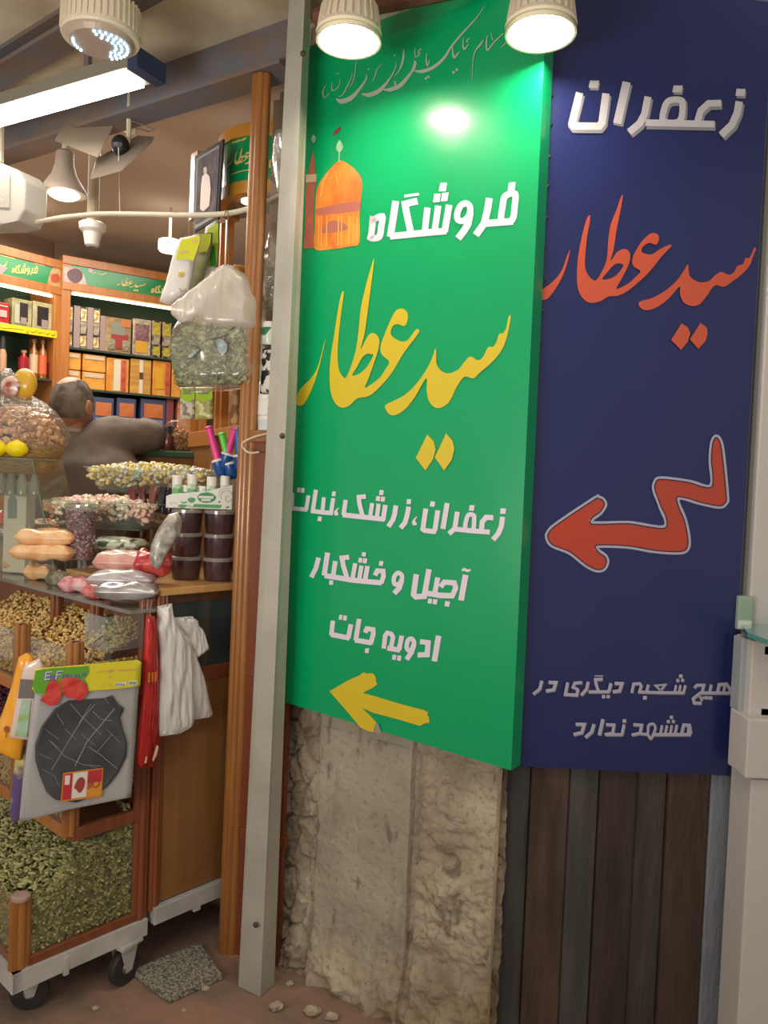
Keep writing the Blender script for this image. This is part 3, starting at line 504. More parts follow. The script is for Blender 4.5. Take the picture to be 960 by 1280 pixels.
# blue banner
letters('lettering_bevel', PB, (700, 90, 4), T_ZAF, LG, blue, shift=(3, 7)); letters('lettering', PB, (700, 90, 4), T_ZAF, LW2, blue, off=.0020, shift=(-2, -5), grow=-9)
for crop, T in (((780, 830, 6.857), T_HICH), ((660, 840, 7.385), T_DIG), ((710, 885, 6), T_MASH)):
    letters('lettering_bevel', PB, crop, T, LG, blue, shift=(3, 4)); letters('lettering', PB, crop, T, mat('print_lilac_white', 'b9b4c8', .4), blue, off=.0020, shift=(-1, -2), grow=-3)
letters('arrow_outline', PB, (670, 530, 3.84), [('r', 14, [(50, 545), (58, 515), (100, 475), (275, 358), (300, 350), (325, 362), (335, 390), (310, 430), (268, 472), (450, 472), (617, 492), (595, 400), (565, 320), (568, 280), (600, 258), (740, 275), (838, 296), (835, 180), (842, 90), (862, 58), (885, 75), (900, 140), (920, 340), (915, 380), (880, 400), (780, 380), (683, 358), (715, 450), (735, 540), (730, 600), (685, 620), (560, 612), (440, 592), (292, 590), (335, 632), (345, 665), (325, 700), (285, 704), (230, 675), (160, 620), (75, 585)])], mat('print_pale_lilac', 'b4b2c8', .4), blue, off=.0016)
OUTL = [(50, 545), (58, 515), (100, 475), (275, 358), (300, 350), (325, 362), (335, 390), (310, 430), (268, 472), (450, 472), (617, 492), (595, 400), (565, 320), (568, 280), (600, 258), (740, 275), (838, 296), (835, 180), (842, 90), (862, 58), (885, 75), (900, 140), (920, 340), (915, 380), (880, 400), (780, 380), (683, 358), (715, 450), (735, 540), (730, 600), (685, 620), (560, 612), (440, 592), (292, 590), (335, 632), (345, 665), (325, 700), (285, 704), (230, 675), (160, 620), (75, 585)]
_mb = cat_rom(OUTL, 4, True); L_, R_ = band(_mb, 14, True)
ins = L_ if abs(sum(L_[i][0]*L_[(i+1) % len(L_)][1]-L_[(i+1) % len(L_)][0]*L_[i][1] for i in range(len(L_)))) < abs(sum(R_[i][0]*R_[(i+1) % len(R_)][1]-R_[(i+1) % len(R_)][0]*R_[i][1] for i in range(len(R_)))) else R_
letters('arrow', PB, (670, 530, 3.84), [('q', [tuple(p) for p in _mb])], mat('print_red_orange', 'c4452c', .4, c2='b84834', scale=3), blue, off=.0012)
letters('arrow_inner_line', PB, (670, 530, 3.84), [('r', 5, [tuple(p) for p in ins[::2]])], LN, blue, off=.0019)
# calligraphy on blue, traced (670,230,x6.857) and (780,290,x5.647)
DA = [('o', [(292, 565), (275, 650), (240, 760), (190, 860), (130, 950), (85, 990), (30, 992), (15, 960), (40, 915), (110, 865), (180, 800), (230, 720), (265, 620)], []),
 ('o', [(462, 265), (435, 300), (405, 400), (375, 540), (355, 680), (352, 840), (375, 940), (430, 1005), (495, 1018), (560, 1000), (625, 962), (700, 958), (780, 920), (880, 840), (960, 765), (1040, 670), (1060, 640), (1130, 565), (1160, 535), (1145, 520), (1060, 560), (1000, 600), (960, 602), (915, 590), (905, 560), (930, 525), (975, 505), (1025, 520), (1050, 490), (1050, 440), (1010, 420), (965, 435), (900, 500), (840, 600), (825, 660), (840, 710), (895, 745), (860, 790), (780, 860), (690, 898), (730, 820), (790, 700), (808, 620), (790, 570), (745, 558), (690, 590), (640, 660), (665, 560), (690, 400), (710, 300), (745, 105), (725, 120), (690, 220), (640, 350), (620, 480), (610, 620), (580, 720), (520, 820), (480, 815), (440, 770), (420, 700), (425, 580), (440, 440), (462, 320)], [[(700, 682), (660, 700), (620, 745), (568, 815), (640, 810), (700, 770), (748, 702), (730, 685)]])]
DB = [('o', [(447, 230), (420, 275), (370, 345), (290, 415), (200, 465), (120, 488), (103, 512), (130, 545), (180, 550), (250, 520), (320, 465), (392, 385), (395, 440), (425, 500), (480, 522), (535, 508), (585, 450), (640, 378), (705, 386), (770, 345), (840, 290), (890, 230), (912, 170), (932, 118), (918, 112), (900, 155), (880, 185), (858, 183), (840, 225), (800, 240), (775, 285), (740, 302), (690, 283), (650, 300), (600, 345), (540, 355), (490, 335), (460, 300), (455, 245)], []),
 ('q', [(405, 645), (450, 672), (468, 715), (450, 775), (402, 832), (332, 762)]), ('q', [(540, 642), (585, 675), (590, 720), (575, 770), (525, 825), (465, 757)])]
letters('calligraphy', PB, (670, 230, 6.857), DA, LO, blue); letters('calligraphy', PB, (780, 290, 5.647), DB, LO, blue)
# ties between the two banners
for i, (x, y) in enumerate([(683, 120), (682, 155), (680, 195), (678, 232), (676, 272), (674, 308), (673, 350), (671, 388), (668, 430)]):
    P = PB.hit(x+8, y, .0); Q = PG.hit(x-6, y+4, -.02); mb = MB(); mb.tube([P, (P+Q)/2+np.array([0, .01, -.004]), Q], .004, 6); o = mb.build('banner_tie', DARK); o.parent = None
    tag(o, ['topmost', 'second', 'third', 'fourth', 'fifth', 'sixth', 'seventh', 'eighth', 'lowest'][i]+' from the top of the short black cord ties between the banners' if 0 < i < 8 else ['topmost', 'lowest'][i == 8]+' short black cord tie between the green and blue banners', 'tie', 'black cord ties between the banners')
# ------------------------------------------------------------------ lamps
def bell_lamp(P, R, label, lens_e, name='pendant_lamp', group=None, col='fff2dc', top=ZC, fins=26, dark=False):
    P = np.array(P, float); rt = thing(name, (P[0], P[1], P[2]), label, 'lamp', group); H = R*1.35
    mb = MB(); mb.lathe(P, [(R, 0), (R*1.02, .004), (R*.98, .012), (R*.93, R*.25), (R*.80, R*.8), (R*.55, H*.95), (R*.3, H), (R*.28, H+R*.35)], 40); 
    for k in range(fins):
        a = 2*PI*k/fins; c, s_ = math.cos(a), math.sin(a); t = np.array([-s_, c, 0])*R*.02; pr = [(R*.94, R*.16), (R*1.0, R*.22), (R*.90, R*.85), (R*.60, H*.98), (R*.5, H*.9)]
        pts = [P+np.array([c*r, s_*r, z]) for r, z in pr]; mb.prism([q-t for q in pts], t*2)
    mb.build('lamp_housing', CREAMP, rt)
    mb = MB(); mb.lathe(P, [(R*1.02, -.001), (R*1.03, .006), (R*.95, .006), (R*.95, -.012), (R*1.02, -.013)], 40, close=False); mb.build('lamp_rim', mat('rim_plastic', 'f0e8c8', .3), rt)
    mb = MB(); mb.lathe(P+np.array([0, 0, -.003]), [(R*.80, 0), (R*.80, .002)], 32); mb.build('lamp_lens', glow('lens_glow_%d' % int(lens_e), col, lens_e), rt)
    mb = MB(); mb.tube([P+np.array([0, 0, H+R*.3]), (P[0], P[1], top)], .007, 8); mb.build('lamp_stem', WHITEP, rt)
    return rt
L2 = atY(676, 36, 1.80); L1 = atY(436, 46, 1.93)
bell_lamp(L2, .0765, 'lit ribbed pendant lamp hanging above the seam between both banners', 85)
bell_lamp(L1, .076, 'lit ribbed pendant lamp hanging above the left side of the green banner', 85)
# left high-bay lamp with LED rings
P = atY(126, 50, 2.05); R = .093
rt = thing('high_bay_lamp', P, 'large round finned lamp with blue white LED rings above the tube light', 'lamp')
mb = MB(); mb.lathe(P, [(R, 0), (R*1.03, .006), (R*1.0, .03), (R*.97, .075), (R*.75, .088), (R*.3, .095), (R*.28, .13)], 44)
for k in range(40):
    a = 2*PI*k/40; c, s_ = math.cos(a), math.sin(a); t = np.array([-s_, c, 0])*.0014; pts = [P+np.array([c*r, s_*r, z]) for r, z in ((R*.97, .012), (R*1.05, .014), (R*1.03, .08), (R*.95, .082))]; mb.prism([q-t for q in pts], t*2)
mb.build('lamp_housing', CREAMP, rt)
mb = MB(); mb.lathe(P-np.array([0, 0, .012]), [(R*.88, .012), (R*.8, 0), (R*.2, -.001)], 36); mb.build('lamp_plate', mat('lamp_plate', 'b09c8c', .4), rt)
mb = MB()
for rr_, n in ((.40, 16), (.55, 22), (.70, 30)):
    for k in range(n):
        a = 2*PI*k/n; 
        if (math.cos(a) < .1 and rr_ < .6) or -.86 < math.cos(a) < .1: continue
        mb.ball(P+np.array([R*rr_*math.cos(a), R*rr_*math.sin(a), -.0135]), .0032, seg=6, rings=4)
mb.build('led_rings', glow('led_blue', '8cd0ff', 14), rt)
mb = MB(); mb.tube([P+np.array([0, 0, .12]), (P[0], P[1], ZC)], .02, 12); mb.build('lamp_stem', CREAMP, rt)
mb = MB(); pts = [(P[0]+.05+.012*math.sin(k*1.3), P[1]+.012*math.cos(k*1.7), P[2]+.09+(ZC-P[2]-.09)*k/8) for k in range(9)]; mb.tube(pts, .0025, 6); mb.build('lamp_cable', DARK, rt)
# LED tube fitting along the opening
A = atY(0, 150, 2.62); B = atY(172, 96, 2.33); d = (A-B)*[1, 1, 0]; d /= np.linalg.norm(d); n = np.array([d[1], -d[0], 0]); zt = (A[2]+B[2])/2
rt = thing('tube_light', B, 'long lit white tube light fitting beneath the high bay lamp, along the shop opening', 'lamp')
def bar(mb, p, q, o0, o1, z0, z1, mi=None): b = [Z(p+n*o0, z0), Z(q+n*o0, z0), Z(q+n*o1, z0), Z(p+n*o1, z0)]; mb.hexa(b, [Z(x, z1) for x in b], mi)
E2 = B+d*1.35
mb = MB(); bar(mb, B-d*.04, E2, -.045, .055, zt+.012, zt+.05); mb.build('light_housing', mat('housing_grey', '8a8478', .5), rt)
mb = MB(); bar(mb, B+d*.02, E2, -.035, .045, zt, zt+.011); mb.build('light_diffuser', glow('tube_glow', 'fff8ea', 16), rt)
mb = MB(); bar(mb, B-d*.05, B-d*.012, -.05, .06, zt+.002, zt+.058); mb.build('end_cap', mat('navy_cap', '2c3e60', .4), rt)
mb = MB()
for k in (.2, 1.1): bar(mb, B+d*k, B+d*(k+.02), -.004, .01, zt+.05, ZC)
mb.build('hanger', STEEL, rt)
# inside bulb lamp
P = atY(80, 243, 2.95)
def bulb(P, R, label, e, top, name='bulb_lamp'):
    rt = thing(name, P, label, 'lamp')
    mb = MB(); mb.lathe(P, [(R, 0), (R*1.02, .01), (R*.9, R*.35), (R*.55, R*.9), (R*.42, R*1.35), (R*.40, R*1.9), (R*.3, R*2.0)], 28); mb.build('lamp_housing', mat('bulb_housing', 'a8988a', .45), rt, True)
    mb = MB(); mb.ball(P+np.array([0, 0, .004]), R*.72, R*.72, R*.3, 20, 8); mb.build('lamp_lens', glow('bulb_glow_%d' % int(e), 'fff0d4', e), rt, True)
    mb = MB(); mb.tube([P+np.array([0, 0, R*1.9]), (P[0], P[1], top)], .012, 8); mb.build('lamp_stem', CREAMP, rt); return rt
bulb(P, .078, 'lit bell shaped bulb lamp hanging inside the shop left of the pole camera', 22, ZI)
def downlight(x, y, R, label):
    d_ = ray(x, y); t = (ZI-.005-EYE[2])/d_[2]; P = EYE+d_*t; P[2] = ZI-.04
    rt = thing('surface_downlight', P, label, 'lamp')
    mb = MB(); mb.lathe(P, [(R, 0), (R, .038), (R*.98, .04)], 28); mb.build('lamp_housing', WHITEP, rt, True)
    mb = MB(); mb.lathe(P-np.array([0, 0, .002]), [(R*.85, 0), (R*.85, .002)], 24); mb.build('lamp_lens', glow('downlight_glow', 'fff2d8', 12), rt)
def downlight_at(x, y, Y, R, label):
    P = atY(x, y, Y); P[2] = min(P[2], ZI-.04)
    rt = thing('surface_downlight', P, label, 'lamp')
    mb = MB(); mb.lathe(P, [(R, 0), (R, .05), (R*.98, .055)], 28); mb.build('lamp_housing', WHITEP, rt, True)
    mb = MB(); mb.lathe(P-np.array([0, 0, .002]), [(R*.85, 0), (R*.85, .002)], 24); mb.build('lamp_lens', glow('downlight_glow', 'fff2d8', 12), rt)
    mb = MB(); mb.tube([P+np.array([0, 0, .05]), (P[0], P[1], ZI)], R*.12, 10); mb.build('lamp_stem', INCEIL, rt)
downlight_at(34, 284, 4.3, .04, 'small lit ceiling downlight above the left green fascia')
downlight_at(212, 314, 4.3, .06, 'lit ceiling downlight beside the hanging yellow pack')
# floodlight pair on bracket
PP = Pl(atY(70, 180, 2.75), atY(150, 180, 2.68))
rt = thing('floodlight', atY(105, 190, 2.7), 'unlit square floodlight with pale frame behind the steel beam inside the shop', 'lamp')
q = [(68, 158), (72, 188), (122, 197), (140, 163)]
P3 = [atY(68, 176, 2.8), atY(122, 197, 2.68), atY(141, 160, 2.80), atY(88, 145, 2.92)]; up = np.array([0, .03, .04])
mb = MB(); mb.prism(P3, up); mb.build('housing', mat('flood_cream', 'a09280', .5), rt, bevel=.004)
c = sum(P3)/4; mb = MB(); mb.prism([c+(p-c)*.80-up*.06 for p in P3], up*.08); mb.build('front_glass', mat('flood_glass', '9c8458', .25), rt)
mb = MB(); mb.tube([c+np.array([.06, .05, .06]), c+np.array([.16, .05, .03]), c+np.array([.16, .05, ZI-c[2]])], .008, 6); mb.build('bracket', CREAMP, rt)
rt = thing('floodlight', atY(150, 200, 2.75), 'dark grey floodlight seen edge on, hanging right of the pale floodlight', 'lamp')
q = [atY(112, 225, 2.68), atY(152, 214, 2.62), atY(191, 178, 2.72), atY(170, 176, 2.80), atY(118, 205, 2.78)]
mb = MB(); mb.prism(q, (0, .02, .028)); mb.build('housing', mat('grey_flood', '75685c', .5), rt, bevel=.003)
mb = MB(); c = sum(q)/5; mb.tube([c+np.array([0, .02, .02]), c+np.array([.02, .03, .07]), c+np.array([.02, .03, ZI-c[2]])], .008, 6); mb.build('bracket', CREAMP, rt)
mb = MB(); mb.ball(c+np.array([.0, .01, .05]), .03, .03, .035, 12, 8); mb.build('driver_box', DARK, rt)
mb = MB(); Q = atY(160, 158, 2.75); mb.tube([Q+np.array([.0, 0, .02]), Q+np.array([.04, .01, .015]), Q+np.array([.085, .02, .0]), Q+np.array([.06, .02, -.006]), Q+np.array([.03, .01, -.0])], .0025, 6)
tag(mb.build('loose_wire', mat('grey_wire', '6a6058', .5)), 'thin dark loose wire curling by the floodlight brackets', 'wire')
# camera on pole
P = atY(115, 308, 3.1); top = atY(120, 200, 3.1)
rt = thing('pole_camera', P, 'white cone shaped camera hanging on a pole from the shop ceiling', 'camera')
mb = MB(); mb.lathe(P, [(.018, -.002), (.026, .004), (.031, .03), (.034, .05), (.048, .062), (.050, .085), (.04, .09), (.012, .092)], 26); mb.build('camera_body', WHITEP, rt, True)
mb = MB(); mb.lathe(P-np.array([0, 0, .004]), [(.014, 0), (.014, .003)], 16); mb.build('camera_lens', mat('lens_grey', '8a8680', .2), rt)
mb = MB(); mb.tube([P+np.array([0, 0, .09]), (P[0], P[1], ZI)], .022, 12); mb.build('pole', mat('pole_cream', 'b8a894', .5), rt)
# white box unit at left edge
PQ = Pl(atY(-60, 240, 2.9), atY(34, 240, 2.75)); 
rt = thing('wall_speaker', PQ.hit(0, 275), 'white rounded plastic box unit hanging at the left edge under the tube light', 'speaker box')
mb = MB(); out = [(-70, 195), (0, 203), (22, 212), (31, 226), (30, 262), (22, 276), (0, 281), (-70, 283)]; pts = [PQ.hit(x, y) for x, y in out]; mb.prism(pts, -PQ.n*.10); mb.build('box_body', mat('unit_grey_white', 'c4beb4', .45), rt, bevel=.006)
mb = MB(); pts = [PQ.hit(x, y, .002) for x, y in [(-20, 214), (13, 218), (12, 260), (-20, 258)]]; mb.prism(pts, PQ.n*.002); mb.build('grille', mat('grille_grey', 'c2bcb0', .6, c2='a8a296', scale=200), rt)
mb = MB(); pp = PQ.hit(0, 203, -.05); mb.tube([pp, (pp[0], pp[1], ZI)], .012, 8); mb.build('bracket', CREAMP, rt)
# curved hanging rail
mb = MB(); pts = [atY(x, y, Y) for x, y, Y in ((-30, 296, 3.0), (0, 289, 2.92), (60, 275, 2.8), (120, 268, 2.72), (180, 268, 2.66), (240, 269, 2.6), (290, 266, 2.55), (330, 254, 2.5), (352, 243, 2.47))]; pts = cat_rom(pts, 4)
rt = thing('hanging_rail', pts[0], 'long white curved rail crossing the shop opening with bags hung from it', 'rail'); mb.tube(pts, .0085, 10); mb.build('rail_tube', CREAMP, rt, True)
for x, y, x2, y2, Yd in ((148, 184, 150, 272, 2.69),):
    mb = MB(); mb.tube([atY(x, y, Yd), atY((x+x2)/2, (y+y2)/2, Yd), atY(x2, y2, Yd)], .0015, 5); mb.build('suspension_wire', mat('wire_pale', 'c8bca8', .4), rt)
# ------------------------------------------------------------------ the stall
HP = mat('chickpea', 'd8b26a', .6, c2='e8c98a', scale=60); CARD1 = mat('cardamom_green', '9c9a60', .7); CARD2 = mat('cardamom_pale', 'b8b27e', .7); CARD3 = mat('cardamom_dark', '6e7044', .7)
BARB = [mat('barberry_dark', '3a1a2e', .5), mat('barberry_purple', '5a2c48', .5), mat('barberry_red', '6e2638', .5)]
def fluted(mb, p, q, r, h=SH, mi=None):
    """quarter post of three vertical ribs"""
    p = np.array(p, float); q = np.array(q, float); hh = np.array(h, float); n = np.array([-hh[1], hh[0], 0])
    for k, (u, v) in enumerate(((-1, 0), (0, -.35), (1, 0), (0, .8))):
        o = hh*u*r*.62+n*v*r*.62; mb.tube([p+o, q+o], r*.55, 12, mi)
def sbox(mb, a0, a1, b0, b1, z0, z1, mi=None):
    b = [S(a0, b0, z0), S(a1, b0, z0), S(a1, b1, z0), S(a0, b1, z0)]; mb.hexa(b, [Z(x, z1) for x in b], mi)
stall = thing('spice_cart', S(0, 0, 0), 'wood and glass spice display cart on white casters, with tiered bins', 'display cart')
# white steel frame
mb = MB(); zt, zb = .175, .125
sbox(mb, -.015, .37, -.012, .012, zb, zt); sbox(mb, -.015, .012, -.012, 1.15, zb, zt); sbox(mb, .35, .37, 0, 1.15, zb, zt); sbox(mb, 0, .36, 0, 1.15, zb, zb+.008)
sbox(mb, .12, .135, -.014, .0, zb-.012, zt-.01); mb.build('cart_frame', WHITEPAINT, stall, bevel=.002)
def caster(parent, P, ang, r=.05):
    P = np.array(P, float); u = np.array([math.cos(ang), math.sin(ang), 0]); v = np.array([-u[1], u[0], 0]); ax = v
    mb = MB(); mb.cbox((P[0], P[1], .118), u, .075, .07, .008); 
    for s_ in (-1, 1):
        o = v*.021*s_; pts = [P+o+u*x+np.array([0, 0, z]) for x, z in ((-.03, .118), (.035, .118), (.012, r-.008), (-.008, r-.010))]; mb.prism(pts, v*.003)
    fk = mb.build('caster_fork', WHITEPAINT, parent)
    mb = MB(); mb.lathe(P+np.array([0, 0, r])-v*.014, [(r*.75, 0), (r*.95, .002), (r, .007), (r, .021), (r*.95, .026), (r*.75, .028)], 28, ax=v); mb.build('wheel', mat('wheel_rubber', '2c2a28', .6, c2='3c3834', scale=20), fk, True)
    mb = MB(); mb.lathe(P+np.array([0, 0, r])-v*.018, [(r*.3, 0), (r*.34, .004), (r*.34, .032), (r*.3, .036)], 16, ax=v); mb.build('hub', mat('hub_metal', '8a8680', .4, .7), fk, True)
w1 = atz(32, 1262, 0); w2 = atz(150, 1231, 0)
caster(stall, Z(w1, 0)+SH*.01, math.radians(20)); caster(stall, Z(w2, 0)+SH*.01, math.radians(60)); 
# posts
for (a, b, z0, z1, m_, r) in ((.012, .012, .175, .355, W1, .024), (.14, .012, .48, 1.0, W1, .021), (.35, .008, .175, 1.10, W2, .022), (.14, .33, .48, 1.0, W1, .021), (.30, .20, .9, 1.075, W2, .018), (.30, .45, .9, 1.075, W2, .018)):
    mb = MB(); fluted(mb, S(a, b, z0), S(a, b, z1), r); p_ = mb.build('corner_post', m_, stall, True)
    if (a, b) == (.012, .012): mb = MB(); mb.lathe(S(a, b, z1-.001), [(.024, 0), (.024, .008), (.018, .011)], 20); mb.build('post_cap', mat('cap_pinkish', 'a88c80', .4), p_)
# wood rails
for (a0_, a1_, b0_, b1_, z0, z1, m_) in ((.03, .35, -.004, .012, .175, .200, W2), (.0, .015, .03, 1.1, .175, .195, W2), (.14, .35, -.004, .014, .465, .50, W2), (.13, .15, .02, 1.1, .465, .50, WO), (.13, .15, .30, 1.1, .80, .835, WO), (.14, .35, .0, .014, .80, .83, W2)):
    mb = MB(); sbox(mb, a0_, a1_, b0_, b1_, z0, z1); mb.build('rail', m_, stall, bevel=.002)
# shelves that carry the bins
for (a0_, a1_, z0) in ((.02, .37, .178), (.15, .37, .475), (.15, .45, .80)):
    mb = MB(); sbox(mb, a0_, a1_, .016, 1.12, z0, z0+.01); mb.build('bin_floor', WD, stall)
# back panel and glass
mb = MB(); sbox(mb, .36, .37, .0, 1.12, .175, 1.06); mb.build('back_panel', W2, stall)
mb = MB(); mb.prism([S(.035, .004, .20), S(.34, .004, .20), S(.34, .004, .465), S(.14, .004, .465), S(.12, .004, .40), S(.035, .004, .355)], ST*.003); mb.build('side_glass', GLASS, stall)
mb = MB(); sbox(mb, .002, .005, .035, 1.1, .195, .35); mb.build('front_glass', GLASS, stall)
mb = MB(); mb.prism([S(.16, .004, .835), S(.33, .004, .835), S(.33, .004, .965), S(.16, .004, .965)], ST*.003); mb.build('side_glass', GLASS, stall)
mb = MB(); sbox(mb, .14, .143, .03, .32, .835, .975); mb.build('front_glass', GLASS, stall)
mb = MB(); sbox(mb, .14, .143, .35, 1.1, .835, .975); mb.build('front_glass', GLASS, stall)
mb = MB(); sbox(mb, .13, .133, .02, 1.1, .50, .62); mb.build('front_glass', GLASS, stall)
mb = MB(); sbox(mb, .21, .33, -.008, -.004, .965, 1.06); sbox(mb, .21, .214, -.008, .10, .965, 1.06); mb.build('clear_scoop_panel', ACR, stall)
# contents (nobody could count them)
def heap(n, A, B, f, lay=.03):
    out = []
    for i in range(n):
        a = rng.uniform(*A); b = rng.uniform(*B); z = f(a, b)-lay*rng.uniform(0, 1)**1.6; out.append(S(a, b, z))
    return out
g = lambda a, b: .30+.20*((a-.0)/.35)+.02*noise.noise(Vector((a*9, b*9, 1)))
pts = heap(4200, (.02, .34), (.02, .55), g)
for i in range(2300):
    a = rng.uniform(.03, .345); top = g(a, 0); pts.append(S(a, rng.uniform(.012, .022), rng.uniform(.20, top)))
for i in range(900): b = rng.uniform(.03, .3); pts.append(S(rng.uniform(.012, .02), b, rng.uniform(.20, .30)))
o = scatter('cardamom_pods', pts, .0066, [CARD1, CARD2, CARD3], (1.9, .62, .62), .25); tag(o, 'heap of green cardamom pods in the lowest bin of the cart', 'spice', kind='stuff')
g2 = lambda a, b: .91+.16*max(0, (a-.15))/.3+.012*noise.noise(Vector((a*12, b*12, 4)))
pts = heap(4200, (.155, .44), (.02, .85), g2, .02)
for i in range(900): pts.append(S(rng.uniform(.16, .345), rng.uniform(.012, .02), rng.uniform(.84, g2(.2, 0))))
for i in range(1100): pts.append(S(rng.uniform(.15, .158), rng.uniform(.03, .85), rng.uniform(.84, .905)))
o = scatter('roasted_chickpeas', pts, .0055, [HP, mat('chickpea_pale', 'e6c886', .6), mat('chickpea_brown', 'bf9450', .6)], (1, .9, .85)); tag(o, 'heap of golden roasted chickpeas in the top bin of the cart', 'snack', kind='stuff')
pts = heap(2300, (.145, .36), (.30, .95), lambda a, b: .70+.06*(a-.14)/.2+.01*noise.noise(Vector((a*12, b*12, 4))), .03)
o = scatter('dried_berries', pts, .006, BARB, (1.1, .8, .7)); tag(o, 'dark purple dried berries in the middle bin behind the orange bag', 'dried fruit', kind='stuff')
pts = heap(1500, (.14, .36), (.02, .9), lambda a, b: .58, .03)
for i in range(900): pts.append(S(rng.uniform(.138, .15), rng.uniform(.03, .7), rng.uniform(.505, .60)))
o = scatter('pale_seeds', pts, .005, [HP, mat('seed_pale', 'cdbf9c', .7)], (1, .9, .8)); tag(o, 'pale seeds in the narrow glass fronted bin under the orange bag', 'snack', kind='stuff')
# ------------------------------------------------------------------ slab on top and side cabinet
mb = MB(); mb.prism([S(.27, -.035, 1.066), S(.372, -.035, 1.066), S(.372, .56, 1.066), S(.80, .56, 1.066), S(.80, .93, 1.066), S(.52, 1.0, 1.066), S(.50, 1.5, 1.066), S(.27, 1.5, 1.066)], (0, 0, .010)); o = mb.build('counter_slab', [clear('slab_glass', 'c8d8d0', .35, 'b8b4ac', .05, .3)], bevel=.001); tag(o, 'clear glass counter slab lying over the cart, loaded with packets', 'counter top')
cab = thing('side_cabinet', S(.50, 0, 0), 'brown wooden cabinet with dark upper pane and white base, right of the cart', 'cabinet')
mb = MB(); sbox(mb, .38, .78, .01, .50, .19, 1.10); mb.build('cabinet_body', W3, cab)
mb = MB(); sbox(mb, .375, .80, -.02, .55, 1.106, 1.128); mb.build('cabinet_top', wood('ledge_wood', 'b98a50', 'c89a60'), cab, bevel=.003)
mb = MB(); sbox(mb, .38, .78, -.005, .01, 1.08, 1.106); mb.build('upper_rail', WD, cab)
mb = MB(); sbox(mb, .41, .66, .001, .009, .88, 1.08); mb.build('dark_pane', mat('dark_pane', '3a4244', .12, coat=.4), cab)
mb = MB(); sbox(mb, .395, .78, -.006, .01, .835, .88); mb.build('middle_rail', W2, cab, bevel=.002)
mb = MB(); fluted(mb, S(.392, -.002, .19), S(.392, -.002, 1.105), .016); mb.build('corner_post', W2, cab, True)
mb = MB(); sbox(mb, .41, .78, -.004, .009, .205, .835); mb.build('door', wood('door_wood', '7e5530', '916538', .4, 3), cab)
mb = MB(); sbox(mb, .385, .78, -.022, .02, .150, .200); sbox(mb, .385, .78, .0, .5, .150, .19); sbox(mb, .52, .545, -.022, -.0, .138, .152); mb.build('cabinet_base', WHITEPAINT, cab, bevel=.002)
mb = MB()
for a_, b_ in ((.42, .40), (.74, .40), (.74, .05)): mb2 = MB(); sbox(mb2, a_, a_+.04, b_, b_+.04, 0, .15); mb2.build('leg', STEEL, cab)
# tall fluted post + jamb panel
P0 = Z(atY(284, 1192, 2.40), 0); P1 = Z(atY(327, 108, 2.40), lb[2]-.004)
jam = thing('display_jamb', P0, 'brown wooden jamb with tall fluted post and panel left of the steel door post', 'wooden jamb')
mb = MB(); fluted(mb, P0, P1, .026, (.9, -.2, 0)); mb.build('fluted_post', W1, jam, True)
Q1 = Z(atY(322, 1200, 2.36), 0); hh = (Q1-P0)/np.linalg.norm(Q1-P0); L = np.linalg.norm(Q1-P0)+.05
mb = MB(); mb.box(P0+hh*.02, hh, L, .02, 1.56); mb.build('lower_panel', wood('jamb_panel', '6e3620', '844628', .35, 3), jam)
mb = MB(); mb.box(Z(P0, 1.56)+hh*.02-np.array([0, .012, 0]), hh, L, .04, .035); mb.build('panel_top_rail', wood('jamb_rail', '8a5a30', '9a683a'), jam, bevel=.002)
for z in (.36, .86): mb = MB(); mb.box(Z(P0, z)+hh*.03-np.array([0, .006, 0]), hh, L, .02, .035); mb.build('panel_rail', W2, jam, bevel=.002)
for z in (1.59, 1.96, 2.35):
    mb = MB(); mb.box(Z(P0, z)+hh*.03+np.array([0, .02, 0]), hh, L+.12, .16, .008); mb.build('glass_shelf', GLASS, jam)
mb = MB(); mb.box(Z(P0, 1.58)+hh*.0+np.array([0.02, .20, 0]), hh, L+.1, .012, 1.08); mb.build('back_board', mat('mirror_brown', '7a6450', .3), jam)
# white string on the post
mb = MB(); c = [atY(x, y, Y) for x, y, Y in ((334, 542, 2.33), (318, 546, 2.33), (304, 553, 2.345), (304, 560, 2.35), (312, 566, 2.34), (324, 565, 2.33))]; mb.tube(cat_rom(c, 4), .0028, 6); tag(mb.build('cord', mat('cord_cream', 'd8c8b0', .7)), 'short cream cord tied around the fluted wooden post', 'cord')
